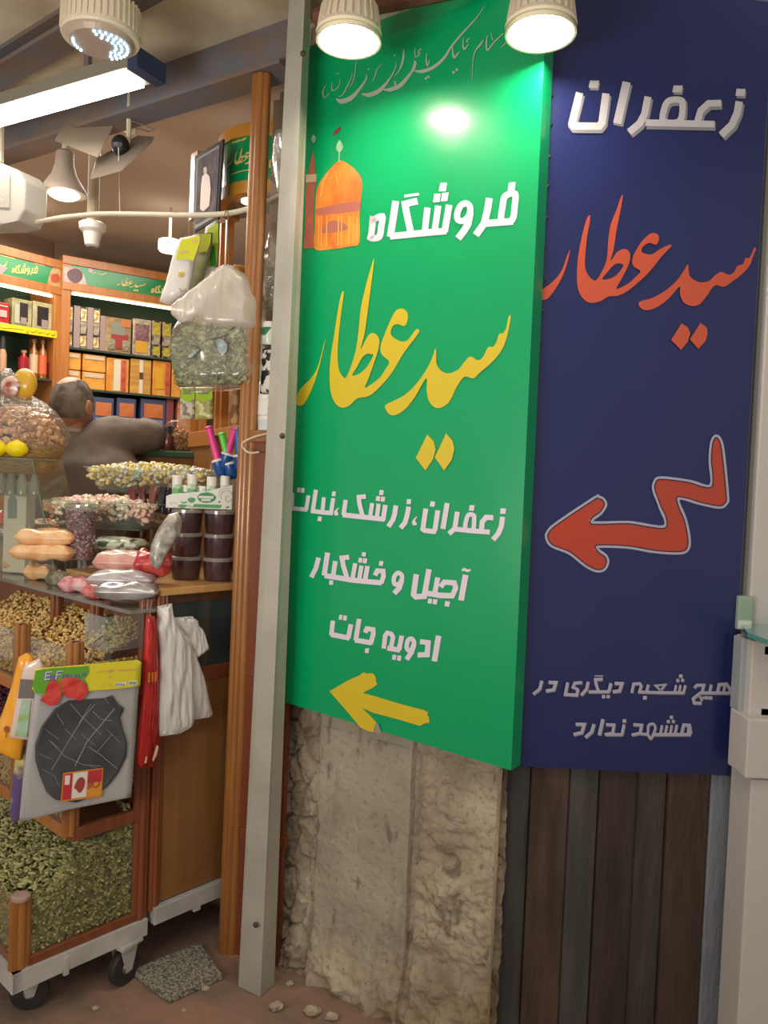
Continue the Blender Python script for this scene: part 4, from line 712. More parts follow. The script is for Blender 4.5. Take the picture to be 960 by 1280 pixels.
# --------------------------------------------- things on the jamb shelves
PJ = Pl(Z(P0, 0)+hh*.02, Z(P0, 0)+hh*.3)
o = drape('herb_bottle', PJ, [(343, 278), (347, 290), (350, 298), (356, 310), (356, 385), (345, 400), (335, 372), (331, 340), (334, 312), (341, 294)], CELLO, rnd=.03, off=-.05); tag(o, 'clear bottle of green herbs standing behind the steel post', 'bottle')
pts = []
for i in range(260):
    x = rng.uniform(336, 354); y = rng.uniform(335, 388); pts.append(PJ.hit(x, y, -.05+rng.uniform(-.015, .015)))
scatter('herbs', pts, .006, [mat('herb_green', '7d8a34', .8), mat('herb_dark', '55602a', .8)], (1.8, .4, .4), parent=o)['kind'] = 'stuff'
def jarpx(plane, x0, x1, y0, y1, off, prof, m, name, label, cat, capm=None, caph=.2, group=None, zsnap=None, seg=20):
    A = plane.hit(x0, (y0+y1)/2, off); B = plane.hit(x1, (y0+y1)/2, off); C = (A+B)/2; r = np.linalg.norm(A-B)/2; zt_ = plane.hit((x0+x1)/2, y0, off)[2]; zb_ = plane.hit((x0+x1)/2, y1, off)[2] if zsnap is None else zsnap
    H = zt_-zb_; rt = thing(name, Z(C, zb_), label, cat, group)
    mb = MB(); hb = 1-(caph if capm else 0); mb.lathe(Z(C, zb_), [(r*a_, H*hb*z_) for a_, z_ in prof], seg); b = mb.build('jar_body' if 'jar' in name else 'body', m, rt, True)
    if capm: mb = MB(); ra = r*prof[-1][0]*1.05; mb.lathe(Z(C, zb_+H*hb), [(ra, 0), (ra, H*caph*.9), (ra*.92, H*caph)], seg); mb.build('lid', capm, rt, True)
    return rt, C, r, zb_, H
CYL = [(.92, 0), (1, .04), (1, .94), (.94, 1)]
jarpx(PJ, 329, 345, 403, 432, -.03, CYL, mat('jar_green_white', 'd5dcd0', .3, c2='2f7a50', scale=30, kind='vor'), 'small_jar', 'small green and white jar on the shelf behind the steel post', 'jar', WHITEP, .25)
o = drape('patterned_pouch', PJ, [(329, 436), (350, 436), (350, 492), (326, 492)], mat('black_white_pouch', 'd8d4cc', .4, c2='1c1c1e', scale=34, lo=.48, hi=.52), rnd=.012, off=-.03); tag(o, 'black and white patterned pouch above the white tubs behind the steel post', 'pouch')
jarpx(PJ, 324, 345, 494, 520, -.02, CYL, WHITEP, 'plastic_tub', 'upper of two stacked white plastic tubs behind the steel post', 'tub', WHITEP, .22)
jarpx(PJ, 324, 345, 520, 545, -.02, CYL, mat('frost_tub', 'cfd2d4', .3), 'plastic_tub', 'lower of two stacked white plastic tubs, on the jamb rail', 'tub', WHITEP, .22)
SIL = mat('silver_foil', 'c8c6c0', .22, .8, bump=.6, bscale=25)
o = drape('foil_pouch', PJ, [(350, 160), (368, 160), (368, 248), (350, 246), (344, 225), (342, 195), (345, 172)], SIL, rnd=.02, fold=.01, off=.06); tag(o, 'crinkled silver foil pouch hanging beside the curved green sign', 'pouch')
# ------------------------------------------------------------------ things on the slab and cabinet
ZT = 1.079
def on(x, y, z=ZT): return atz(x, y, z)
CAMH = np.array([.94, -.34, 0]); 
ZL = 1.165
def layer(a0_, a1_, b0_, b1_, label):
    rt = thing('display_step', S((a0_+a1_)/2, (b0_+b1_)/2, ZT), label, 'display step'); mb = MB(); sbox(mb, a0_, a1_, b0_, b1_, ZL-.006, ZL-.001); mb.build('step_top', ACR, rt, bevel=.001)
    for a_, b_ in ((a0_, b0_), (a0_, b1_-.02), (a1_-.02, b0_), (a1_-.02, b1_-.02)): mb = MB(); sbox(mb, a_, a_+.02, b_, b_+.02, ZT-.002, ZL-.006); mb.build('step_leg', ACR, rt)
layer(.40, .76, .50, .92, 'low clear acrylic step raising packets and the barberry cup above the slab')
def onl(x, y): return atz(x, y, ZL)
# six dark tubs in three layers
TUBM = mat('tub_dark_plum', '3c2a2c', .25, c2='52363c', scale=20, coat=.4); LIDM = clear('tub_lid', 'e8e4e0', .45, 'b8b2aa', .1, .3)
ZK = 1.129; t0 = Z(atY(233, 700, 2.50), ZK); t1 = Z(atY(273, 700, 2.50), ZK); names = ['bottom', 'middle', 'top']; tub = None
for lay in range(3):
    for k, c in enumerate((t0, t1)):
        lab = 'dark plum filled clear tub, %s left of six under the white display box' % names[lay] if k == 0 else 'dark plum filled clear tub, %s right of six beside the wooden post' % names[lay]
        if tub is None:
            P = Z(c, ZK); rt = thing('preserve_tub', P, lab, 'tub', 'stacked dark preserve tubs'); r = .0485
            mb = MB(); mb.lathe(P, [(r*.84, 0), (r*.88, .003), (r*.97, .060), (r*.97, .062)], 28); mb.build('tub_body', TUBM, rt, True)
            mb = MB(); mb.lathe(P, [(r, .060), (r*1.03, .061), (r*1.03, .070), (r*.98, .072)], 28); mb.build('lid', LIDM, rt, True); tub = rt
        else: clone(tub, Vector([float(v) for v in (Z(c, ZK+lay*.0735)-np.array(tub.location))]), lab)
# white display box of small tubes
zb = ZK+3*.0735+.001; A = atY(207, 636, 2.45); B = atY(289, 641, 2.45); PBX = Pl(A, B+np.array([0, .04, 0]))
rt = thing('display_box', PBX.hit(248, 640), 'white cardboard display box of mint tubes on top of the dark tubs', 'display box'); wbox = PBX.uv(289, 630)[0]-PBX.uv(207, 630)[0]
BXM = mat('white_card', 'dcdcd4', .5)
ff = [PBX.at(PBX.uv(207, 637)[0], zb), PBX.at(PBX.uv(290, 637)[0], zb)]; u0 = PBX.uv(207, 637)[0]; u1 = PBX.uv(290, 637)[0]
mb = MB(); prof = [PBX.at(u0, zb), PBX.at(u1, zb), PBX.at(u1, zb+.078), PBX.at((u0+u1)/2+.02, zb+.055), PBX.at(u0+.02, zb+.044), PBX.at(u0, zb+.036)]
mb.prism(prof, -PBX.n*.002); mb.prism([p-PBX.n*.07 for p in prof], -PBX.n*.002); 
mb.prism([PBX.at(u0, zb), PBX.at(u0, zb, -.07), PBX.at(u0, zb+.036, -.07), PBX.at(u0, zb+.036)], PBX.h*.002); mb.prism([PBX.at(u1, zb), PBX.at(u1, zb, -.07), PBX.at(u1, zb+.09, -.07), PBX.at(u1, zb+.078)], -PBX.h*.002); mb.prism([PBX.at(u0, zb), PBX.at(u1, zb), PBX.at(u1, zb, -.07), PBX.at(u0, zb, -.07)], (0, 0, .002))
mb.build('box_shell', BXM, rt)
GD = mat('print_leaf_green', '2f8a58', .5); c9 = (190, 590, 8.536)
letters('oval_mark', PBX, c9, [('o', [(485, 265), (520, 228), (600, 218), (665, 245), (682, 280), (650, 315), (580, 330), (510, 312)], [])], GD, rt, off=.001)
letters('lettering', PBX, c9, [('s', 12, [(505+i*18, 256+(i % 2)*3), (503+i*18, 278)]) for i in range(9)]+[('s', 7, [(500, 257), (660, 262)]), ('s', 7, [(500, 276), (655, 282)])]+[('s', 12, [(535+i*17, 290), (533+i*17, 312)]) for i in range(6)]+[('s', 7, [(532, 292), (625, 296)])], WHITEP, rt, off=.0016)
letters('green_strip', PBX, c9, [('q', [(450, 340), (750, 352), (725, 386), (435, 375)]), ('o', [(380, 290), (420, 272), (465, 290), (440, 325), (400, 322)], []), ('o', [(275, 362), (320, 345), (370, 365), (320, 382)], []), ('s', 14, [(310, 320), (345, 330), (375, 318)]), ('s', 8, [(340, 350), (440, 372)]), ('d', 22, 718, 318), ('s', 16, [(785, 380), (825, 370)])], mat('print_soft_green', '4d9a5c', .5), rt, off=.0012)
letters('swirl', PBX, c9, [('c', 10, [(740, 290), (735, 240), (770, 205), (820, 200), (850, 240), (850, 290), (815, 320), (785, 300), (790, 265), (820, 255)]), ('c', 6, [(715, 270), (715, 215), (760, 180), (830, 175)]), ('c', 6, [(190, 318), (200, 345), (230, 325), (275, 345)])], mat('print_beige', 'b8b09a', .5), rt, off=.0012)
for i, (x, y) in enumerate(((221, 603), (240, 602), (264, 605), (281, 604), (232, 611), (252, 612))):
    P = PBX.hit(x, y+13, -.03 if i < 4 else -.05); P[2] = zb+.004; top = PBX.hit(x, y-9, -.03)[2]-(0 if i < 4 else .012); H = top-P[2]; r = .0145
    t_ = thing('mint_tube', P, ['white capped green tube, leftmost in the display box', 'white capped green tube, second from left in the display box', 'white capped green tube, third from left in the display box', 'white capped green tube, rightmost in the display box', 'white capped tube in the back row, left of the display box', 'white capped tube in the back row, right of the display box'][i], 'tube', 'mint tubes in the display box')
    mb = MB(); mb.lathe(P, [(r, 0), (r, H*.68), (r*.9, H*.7)], 18); mb.build('tube_body', mat('mint_tube', '6aae6c', .35, c2='e0e6da', scale=30, lo=.45, hi=.55), t_, True)
    mb = MB(); mb.lathe(P+np.array([0, 0, H*.7]), [(r*1.05, 0), (r*1.05, H*.28), (r*.9, H*.3)], 18); mb.build('cap', WHITEP, t_, True)
# tub of coloured peelers
P = on(286, 700, ZT); P = Z(S(.70, .03, 0), ZT); C = atY(283, 590, 2.60); P = Z(C, 1.26)
rt = thing('clear_tub', Z(C, ZK), 'clear plastic tub holding coloured juicers beside the fluted post', 'tub'); mb = MB(); zr = atY(283, 580, 2.6)[2]; mb.lathe(Z(C, ZK), [(.040, 0), (.042, .004), (.052, zr-ZK)], 24, close=False); mb.build('tub_body', ACR, rt, True)
mb = MB(); mb.lathe(Z(C, zr), [(.052, 0), (.056, .002), (.056, .008), (.052, .009)], 24, close=False); mb.build('rim', ACR, rt, True)
for i, (xb, yb, xt, yt, col, lab) in enumerate(((272, 574, 261, 534, 'e63a8c', 'pink plastic juicer with white collar, leaning left'), (286, 578, 277, 542, '5ad440', 'bright green plastic juicer standing between pink ones'), (285, 566, 294, 536, 'e0408e', 'pink plastic juicer leaning right against the post'), (278, 572, 268, 545, 'b01c30', 'dark red plastic juicer behind the pink ones'), (299, 568, 297, 536, '1f6ab0', 'blue plastic juicer nearest the wooden post'))):
    Yd = 2.55 + .02*(i == 3); A = atY(xb, yb, Yd); B = atY(xt, yt, Yd); t_ = thing('plastic_juicer', A, lab+' in the clear tub', 'juicer', 'coloured juicers in the clear tub'); u = (B-A)/np.linalg.norm(B-A)
    m_ = mat('juicer_'+col, col, .35, coat=.3); mb = MB(); mb.tube([A, A+(B-A)*.9, B-u*.002], [.0125, .0115, .0115], 12); mb.build('handle', m_, t_, True)
    mb = MB(); mb.lathe(B-u*.006, [(.0115, 0), (.0145, .002), (.0145, .007), (.010, .009)], 14, ax=tuple(u)); mb.build('end_knob', m_, t_, True)
    mb = MB(); mb.lathe(A-u*.010, [(.012, 0), (.021, .002), (.021, .008), (.0135, .010)], 16, ax=tuple(u)); mb.build('collar', WHITEP, t_, True)
    mb = MB(); mb.lathe(A-u*.055, [(.010, 0), (.019, .01), (.020, .046)], 14, ax=tuple(u)); mb.build('cup', mat('juicer_blue_cup', '1f4f94', .3), t_, True)
# trays of sweets
def tray(cpx, w, d, h, hdir, z, label, mats, n, size, st=(1, 1, 1), hump=.05, under=None, name='sweet_tray'):
    C = Z(cpx, z); hd = np.array([hdir[0], hdir[1], 0.]); hd /= np.linalg.norm(hd); nd = np.array([-hd[1], hd[0], 0])
    rt = thing(name, C, label, 'tray'); mb = MB(); N = 48; prof = []
    for s_, (kk, zz) in enumerate(((.80, 0), (.82, .002), (1.0, h), (1.04, h+.002))):
        for i in range(N):
            a = 2*PI*i/N; c, s2 = math.cos(a), math.sin(a); q = (abs(c)**5+abs(s2)**5)**(-1/5); e = 1
            zz2 = zz+(.012*abs(math.sin(2*a))**.7 if s_ >= 2 else 0); prof.append(C+hd*c*q*w/2*kk+nd*s2*q*d/2*kk+np.array([0, 0, zz2]))
    mb.add(prof, [(j*N+i, j*N+(i+1) % N, (j+1)*N+(i+1) % N, (j+1)*N+i) for j in range(3) for i in range(N)]+[tuple(reversed(range(N)))]); mb.build('tray_shell', ACR, rt, True)
    mb = MB(); rim = prof[3*N:4*N]; mb.tube(list(rim)+[rim[0]], .0022, 6, cap=False); mb.build('tray_rim', clear('rim_plastic_clear', 'e4ece6', .4, 'd0dcd4', .1, .4), rt, True)
    pts = []
    for i in range(n):
        u = rng.uniform(-1, 1); v = rng.uniform(-1, 1); k = .80+.16
        zt_ = .004+size*.5+(h*.9+hump*(1-u*u*.7)*(1-v*v*.7))*rng.uniform(.0, 1)**.35; kk = .78+.16*min(1, zt_/h)
        pts.append(C+hd*u*w/2*kk+nd*v*d/2*kk+np.array([0, 0, zt_]))
    # colour by patches
    ids = [int((noise.noise(Vector((p[0]*14, p[1]*14, 2)))*.5+.5+rng.uniform(-.12, .12))*len(mats)) % len(mats) for p in pts]
    o = scatter('wrapped_sweets', pts, size, mats, st, mids=np.array(ids)); tag(o, 'heap of %s' % label.replace('clear scalloped tray of ', ''), 'sweets', kind='stuff'); return rt
pc = lambda n_, c: mat('sweet_'+n_, c, .35, coat=.3)
PASTEL = [pc('orange', 'e08a5a'), pc('cream', 'e9dcc0'), pc('mint', 'b8cdb4'), pc('yellow', 'e6cc74'), pc('white', 'e8e2d6'), pc('yellow', 'e6cc74'), pc('cream', 'e9dcc0')]
PEACH = [pc('peach', 'e8b494'), pc('pink', 'e6bcae'), pc('cream', 'e9dcc0'), pc('white', 'e8e2d6')]
BROWN = [pc('brown', '6a3c30'), pc('dark', '3a2a30'), pc('tan', '9a7460'), pc('white', 'e8e2d6')]
c1 = atY(194, 600, 3.02); z1_ = float(c1[2]); tray(c1, .48, .25, .070, (.97, -.1), z1_-.045, 'clear scalloped tray of pastel yellow and mint wrapped sweets below the coloured juicers', PASTEL, 1500, .0098, (1.4, 1, .6), .035)
c2 = atY(138, 640, 2.84); z2_ = float(c2[2]); tray(c2, .42, .22, .075, (.96, -.16), z2_-.05, 'clear scalloped tray of peach and pink wrapped sweets in front of the jacketed man', PEACH, 1300, .0100, (1.5, 1, .6), .03)
c3 = atY(56, 664, 3.10); z3_ = float(c3[2]); tray(c3, .26, .20, .05, (.96, -.2), z3_-.03, 'clear low tray of small pink and orange wrapped sweets behind the orange packets', [pc('pink', 'e6bcae'), pc('white', 'e8e2d6'), pc('orange', 'e08a5a'), pc('grey', 'b0aaa2')], 500, .009, (1.3, 1, .7), .02)
# supports under the raised trays
for (c, z, l) in ((c1, z1_-.045, 'rear'), (c2, z2_-.05, 'front'), (c3, z3_-.03, 'low')):
    rt = thing('tray_stand', Z(c, ZT), 'clear acrylic stand under the %s sweet tray' % {'rear': 'pastel', 'front': 'peach', 'low': 'low pink'}[l], 'stand')
    mb = MB(); mb.cbox(Z(c, z-.006), (.96, -.16), .30, .16, .005); mb.build('stand_top', clear('stand_glass', 'd0dccc', .4, '8c9c84', .1, .3), rt)
    for sx in (-.13, .13):
        for sy in (-.06, .06): mb = MB(); mb.tube([(c[0]+sx, c[1]+sy, ZT), (c[0]+sx, c[1]+sy, z-.006)], .004, 6); mb.build('leg', ACR, rt)
# dark wrapped sticks in the peach tray
for i, (x, y, dx, col, lab) in enumerate(((172, 622, -8, '6a2e28', 'brown wrapped stick standing leftmost'), (180, 620, -3, '5c2824', 'brown wrapped stick standing second from left'), (190, 618, 2, '7a4034', 'reddish wrapped stick standing in the middle'), (200, 620, 5, '201e26', 'black wrapped stick standing fourth'), (208, 622, 8, '1a1a22', 'black wrapped stick standing rightmost'))):
    Y_ = 2.78; A = atY(x, y+22, Y_); B = atY(x+dx, y-12, Y_+.01); mb = MB(); u = (B-A)/np.linalg.norm(B-A); side = np.array([.95, -.2, 0]); side -= u*(side @ u); side /= np.linalg.norm(side)
    pillow(mb, (A+B)/2, side, u, .030, np.linalg.norm(B-A), .014, 6, .2, seed=i); o = mb.build('wrapped_stick', mat('stick_'+col, col, .3, c2='b0a8a0', scale=35, lo=.62, hi=.68, coat=.5), None, True); tag(o, lab+' at the right of the peach sweet tray', 'candy stick', 'dark wrapped sticks')
# barberry cup
P = onl(101, 699); cs = 1.18; rt = thing('barberry_cup', P, 'tall clear cup of purple dried barberries standing on the glass slab', 'cup')
mb = MB(); mb.lathe(P, [(.036, 0), (.038, .002), (.051, .172), (.053, .174)], 30, close=False); mb.lathe(P+np.array([0, 0, .002]), [(.001, 0), (.036, .001)], 30, close=False); mb.build('cup_body', ACR, rt, True)
mb = MB(); mb.lathe(P+np.array([0, 0, .170]), [(.051, 0), (.055, .001), (.055, .01), (.046, .012), (.002, .013)], 30, close=False); mb.build('cup_lid', ACR, rt, True)
pts = []
for i in range(2000):
    z = rng.uniform(.005, .158); R_c = (.037+.012*z/.16); a = rng.uniform(0, 2*PI); r = R_c*rng.uniform(.55, 1)**.5*.96; pts.append(P+np.array([r*math.cos(a), r*math.sin(a), z]))
tag(scatter('barberries', pts, ( .0048), [mat('bb1', '6e3244', .4), mat('bb2', '8c4a58', .4), mat('bb3', '4c2232', .4), mat('bb4', 'b88a8c', .4)], (1.3, .8, .8)), 'purple dried barberries filling the tall clear cup', 'dried fruit', kind='stuff')
# packets on the slab
def packet(name, x, y, w, h, t, ang, label, m, cat='packet', z=ZT, tilt=0, group=None, seed=0, end=None, z0=None, Y=None):
    C = atY(x, y, Y) if Y else Z(atz(x, y, z0+t/2), z+t/2) if z0 else atz(x, y, z+t/2); ca, sa = math.cos(math.radians(ang)), math.sin(math.radians(ang)); ux = np.array([ca, sa, 0]); uy = np.array([-sa*math.cos(tilt), ca*math.cos(tilt), math.sin(tilt)])
    mb = MB(); pillow(mb, C+np.array([0, 0, abs(math.sin(tilt))*h/2]), ux, uy, w, h, t, 14, .25, seed=seed); o = mb.build(name, m, None, 'soft'); tag(o, label, cat, group); return o
OR = mat('orange_slices_pack', 'e2a468', .25, c2='eec79a', scale=25, coat=.6, bump=.3, bscale=40); OR2 = mat('orange_bright_pack', 'd9983c', .25, c2='ecc080', scale=25, coat=.6)
packet('snack_packet', 58, 689, .20, .13, .050, 2, 'puffy orange snack packet, lower of the pair left of the barberry cup', OR, z=ZL, seed=1)
packet('snack_packet', 61, 689, .19, .12, .048, 4, 'puffy orange snack packet lying on top of another left of the barberry cup', OR, z=ZL+.046, z0=ZL, seed=2)
packet('snack_packet', 28, 706, .11, .09, .05, 0, 'small bright orange packet at the front edge of the glass slab', OR2, seed=3)
packet('snack_packet', 52, 715, .10, .08, .045, -8, 'small pale orange packet between the bright orange and seed packets', OR, seed=4)
packet('seed_packet', 76, 722, .08, .07, .04, -6, 'small grey green seed packet at the front edge of the slab', mat('seed_pack', 'b0a890', .3, c2='6c6a56', scale=60, coat=.5), seed=5)
PK = mat('pink_sweets_pack', 'c86a7c', .25, c2='e2c0bc', scale=30, coat=.6); RD = mat('red_berry_pack', 'b82c34', .25, c2='d88c8a', scale=45, coat=.6); WS = mat('white_silver_pack', 'd0cccc', .25, .2, c2='a49aa0', scale=12, coat=.5, bump=.4, bscale=25); DP = mat('dark_silver_pack', '787078', .25, .5, c2='c8c4c4', scale=9, coat=.5, bump=.3)
packet('sweet_packet', 98, 730, .10, .08, .042, -10, 'pink sweet packet at the front corner of the glass slab', PK, seed=6)
packet('sweet_packet', 126, 739, .10, .07, .036, -4, 'red and white berry packet at the very corner of the slab', RD, seed=7)
packet('silver_packet', 160, 738, .18, .10, .045, 8, 'dark silver packet lying under the white one at the slab corner', DP, Y=2.26, seed=8)
packet('silver_packet', 154, 723, .19, .11, .042, 5, 'white silver packet lying on the dark silver one', WS, Y=2.31, seed=9)
packet('sweet_packet', 122, 716, .12, .10, .05, 12, 'red speckled packet right of the barberry cup foot', mat('red_speckle_pack', 'd8a8a4', .3, c2='b8383e', scale=50, lo=.5, hi=.56, coat=.5), seed=10)
packet('berry_packet', 192, 704, .11, .09, .07, 10, 'red berry packet under the leaning silver bag', mat('red_berries', 'b02830', .3, c2='c84c44', scale=60, kind='vor', coat=.6), Y=2.36, seed=11)
packet('pale_packet', 158, 702, .19, .12, .06, 6, 'large pale pink packet behind the silver packets', mat('pale_pink_pack', 'e0bcae', .3, c2='c88a80', scale=18, coat=.5), Y=2.52, seed=12)
packet('pale_packet', 150, 680, .18, .11, .04, -6, 'green and white glossy packet behind the barberry cup', mat('green_white_pack', 'c4cdb6', .25, c2='4a5844', scale=32, lo=.5, hi=.58, coat=.5), Y=2.70, seed=13)
PLN = Pl(atY(190, 690, 2.28), atY(225, 690, 2.32))
o = drape('silver_bag', PLN, [(222, 640), (227, 650), (226, 664), (216, 680), (206, 695), (198, 712), (190, 708), (187, 695), (190, 678), (200, 658), (212, 642)], mat('speckled_bag', 'c2bcb2', .25, c2='77706a', scale=45, coat=.6, bump=.4), rnd=.022, fold=.004); tag(o, 'silver speckled bag leaning against the stacked dark tubs', 'bag')
# left end of slab: foil ball, tub, yellow note
P = onl(2, 682); mb = MB(); mb.ball(P+np.array([0, 0, .05]), .075, .06, .05, 18, 12, nz=.25); tag(mb.build('foil_ball', mat('wire_foil', '8e8c90', .25, .7, c2='d4ccc8', scale=40, bump=.8, bscale=60), None, True), 'crinkled dark silver ball bag at the left end of the slab', 'bag')
P = atY(4, 655, 2.95); rt = thing('orange_tub', P, 'small orange tub with clear lid at the left edge before the glass case', 'tub'); mb = MB(); mb.lathe(P, [(.03, 0), (.036, .045)], 20); mb.build('tub_body', mat('orange_tub', 'e86a3c', .3), rt, True); mb = MB(); mb.lathe(P+np.array([0, 0, .045]), [(.039, 0), (.039, .008)], 20); mb.build('lid', ACR, rt)
mb = MB(); mb.cbox(Z(P, ZT), (1, 0), .09, .09, P[2]-ZT-.001); tag(mb.build('riser_block', ACR), 'clear riser block under the small orange tub', 'riser')
PN = Pl(atY(10, 655, 2.95), atY(40, 655, 2.85))
rt = thing('price_card', PN.hit(25, 668), 'pale yellow handwritten price card left of the low sweet tray', 'card'); mb = MB(); mb.prism([PN.hit(x, y) for x, y in ((10, 642), (34, 641), (39, 664), (12, 672))], -PN.n*.002); mb.build('card', mat('card_yellow', 'd4cf8c', .6), rt)
letters('handwriting', PN, (0, 590, 8.536), [('c', 7, [(275, 490), (255, 495), (240, 485), (225, 500)]), ('c', 7, [(215, 490), (195, 500), (180, 488)]), ('c', 7, [(170, 485), (150, 495), (130, 490)]), ('c', 5, [(250, 535), (215, 540), (190, 535)])], mat('ink', '3a4030', .6), rt)
mb = MB(); cc = PN.hit(25, 668); mb.cbox(Z(cc-PN.n*.02, ZT), PN.h, .03, .02, max(.01, PN.hit(25, 668)[2]-ZT)); mb.build('card_foot', ACR, rt)
# ------------------------------------------------------------------ goods hung on the cart
PK1 = Pl(atY(35, 930, 1.97), atY(175, 900, 2.13))
def mk(name, P, label, cat, group=None): return thing(name, P, label, cat, group)
rt = mk('hanging_packet', PK1.hit(100, 1000), 'large clear packet with black pomegranate shaped pad and yellow header, hung on the cart', 'packet')
drape('clear_pouch', PK1, [(48, 838), (175, 826), (170, 900), (163, 997), (100, 1008), (24, 1027), (30, 960)], mat('pouch_film', 'aaa8a8', .3, c2='9a9898', scale=4, coat=.7, bump=.15, bscale=8), rt, rnd=.002, fold=.0015)
c7 = (30, 815, 5.82)
def onpk(name, items, m, off): return letters(name, PK1, c7, items, m, rt, off=off)
drape('header_card', PK1, [(44, 836), (172, 825), (177, 828), (175, 858), (150, 861), (50, 868), (40, 862)], mat('header_yellow', 'd2c42a', .35, coat=.5), rt, off=.012, thick=.002)
onpk('header_green', [('q', [(85, 135), (200, 118), (430, 105), (470, 100), (475, 150), (440, 200), (465, 235), (445, 290), (330, 292), (90, 305), (60, 250)])], mat('header_green', '5c9c2c', .35), .0145)
onpk('header_lettering_shadow', [('s', 16, [(160, 150), (148, 210)]), ('s', 12, [(160, 152), (205, 147)]), ('s', 12, [(150, 205), (190, 200)]), ('s', 12, [(153, 178), (190, 174)]), ('s', 14, [(240, 145), (228, 205)]), ('s', 12, [(240, 147), (285, 142)]), ('s', 12, [(235, 172), (270, 168)]), ('r', 11, [(195, 205), (195, 175), (222, 172), (215, 205)]), ('r', 11, [(285, 195), (288, 168), (315, 166), (308, 196)]), ('s', 10, [(325, 165), (320, 195)]), ('s', 10, [(345, 162), (342, 190), (362, 190)]), ('s', 10, [(380, 158), (375, 190)]), ('s', 10, [(400, 158), (396, 186), (418, 184)]), ('s', 9, [(430, 150), (428, 182)]), ('s', 9, [(450, 148), (446, 180)])], mat('letter_purple', '6a5490', .4), .0150)
onpk('header_lettering', [('s', 8, [(162, 146), (150, 206)]), ('s', 7, [(162, 148), (205, 143)]), ('s', 7, [(152, 201), (190, 196)]), ('s', 7, [(155, 174), (190, 170)]), ('s', 7, [(242, 141), (230, 200)]), ('s', 6, [(242, 143), (285, 138)]), ('s', 6, [(237, 168), (270, 164)])], mat('letter_lilac', 'c8c0dc', .4), .0155)
onpk('header_small_print', [('s', 5, [(530, 150), (560, 140), (600, 142), (650, 135)]), ('s', 9, [(620, 128), (622, 150)]), ('s', 9, [(640, 126), (640, 148)]), ('s', 7, [(680, 135), (820, 128)]), ('s', 5, [(610, 185), (625, 178), (640, 188)]), ('s', 5, [(575, 232), (578, 248)]), ('s', 5, [(620, 228), (625, 246)])], mat('letter_pink', 'd88a70', .4), .0150)
onpk('barcode', [('q', [(660, 225), (745, 218), (745, 245), (660, 250)]), ('q', [(762, 212), (825, 208), (825, 238), (762, 243)])], mat('barcode_white', 'dcdcd8', .5), .0150)
onpk('barcode_bars', [('s', 4, [(668+i*9, 228), (668+i*9, 244)]) for i in range(8)]+[('s', 4, [(768+i*8, 216), (768+i*8, 236)]) for i in range(7)], DARK, .0154)
PADM = mat('pad_black', '4a4a4c', .6, c2='2c2c2e', scale=9, bump=.4, bscale=20); FLR = mat('flower_red', 'b8262c', .4, c2='d85a48', scale=30, coat=.4)
drape('black_pad', PK1, [(90, 873), (105, 874), (118, 880), (130, 882), (132, 872), (140, 869), (146, 878), (155, 886), (150, 896), (153, 910), (159, 928), (158, 945), (148, 965), (135, 982), (120, 994), (95, 1003), (70, 1000), (58, 990), (50, 970), (44, 950), (44, 930), (52, 908), (68, 886)], PADM, rt, off=.0115, thick=.002, cols=30, rows=40)
onpk('pad_creases', [('s', 5, [(515, 380), (430, 480), (330, 640), (200, 860)]), ('s', 4, [(490, 375), (400, 520)]), ('s', 7, [(660, 410), (560, 530), (460, 650), (370, 830)]), ('s', 4, [(340, 380), (420, 470), (560, 600)]), ('s', 4, [(180, 640), (300, 760), (430, 820), (560, 830)]), ('s', 4, [(240, 450), (290, 530)]), ('s', 4, [(500, 430), (560, 490), (640, 500)]), ('s', 5, [(470, 690), (560, 750), (680, 850)]), ('s', 3, [(110, 740), (200, 780)]), ('s', 4, [(530, 730), (640, 600)]), ('s', 3, [(150, 560), (260, 640)]), ('s', 3, [(380, 640), (300, 560)]), ('s', 3, [(600, 560), (700, 660)]), ('s', 3, [(580, 860), (480, 830)]), ('s', 3, [(130, 850), (220, 900), (260, 980)]), ('s', 3, [(620, 380), (580, 330)]), ('s', 3, [(420, 600), (520, 680)]), ('s', 3, [(250, 700), (200, 650)])], mat('crease_grey', '8a8c92', .4), .0135)
for its, nm in (([('o', [(190, 215), (240, 205), (262, 250), (270, 310), (245, 375), (195, 392), (150, 370), (120, 350), (150, 310), (165, 250)], [])], 'printed_flower'), ([('o', [(265, 210), (300, 190), (370, 190), (430, 215), (465, 260), (455, 310), (410, 355), (370, 340), (320, 335), (285, 300)], [])], 'printed_flower')): onpk(nm, its, FLR, .0160)
onpk('badge_border', [('q', [(285, 880), (578, 842), (565, 1055), (265, 1090)])], mat('badge_orange', 'c88030', .4), .0145)
onpk('badge_red', [('q', [(292, 890), (355, 882), (342, 1070), (276, 1078)]), ('q', [(468, 865), (570, 852), (564, 940), (462, 955)])], mat('badge_red', 'b83038', .4), .0150)
onpk('badge_white', [('q', [(358, 882), (464, 868), (452, 1052), (344, 1068)]), ('q', [(298, 900), (336, 896), (330, 965), (296, 968)])], mat('badge_white', 'd8d0c8', .4), .0150)
onpk('badge_orange_field', [('q', [(462, 958), (563, 943), (558, 1040), (455, 1052)])], mat('badge_field', 'd09030', .4), .0150)
onpk('badge_emblem', [('o', [(390, 930), (420, 910), (445, 935), (435, 990), (405, 1025), (380, 1000), (365, 985)], []), ('r', 9, [(505, 945), (520, 915), (545, 930), (545, 965), (520, 985), (500, 970)]), ('s', 9, [(478, 920), (468, 1000)]), ('s', 9, [(492, 900), (486, 990)])], mat('badge_emblem', '9c3c38', .4), .0155)
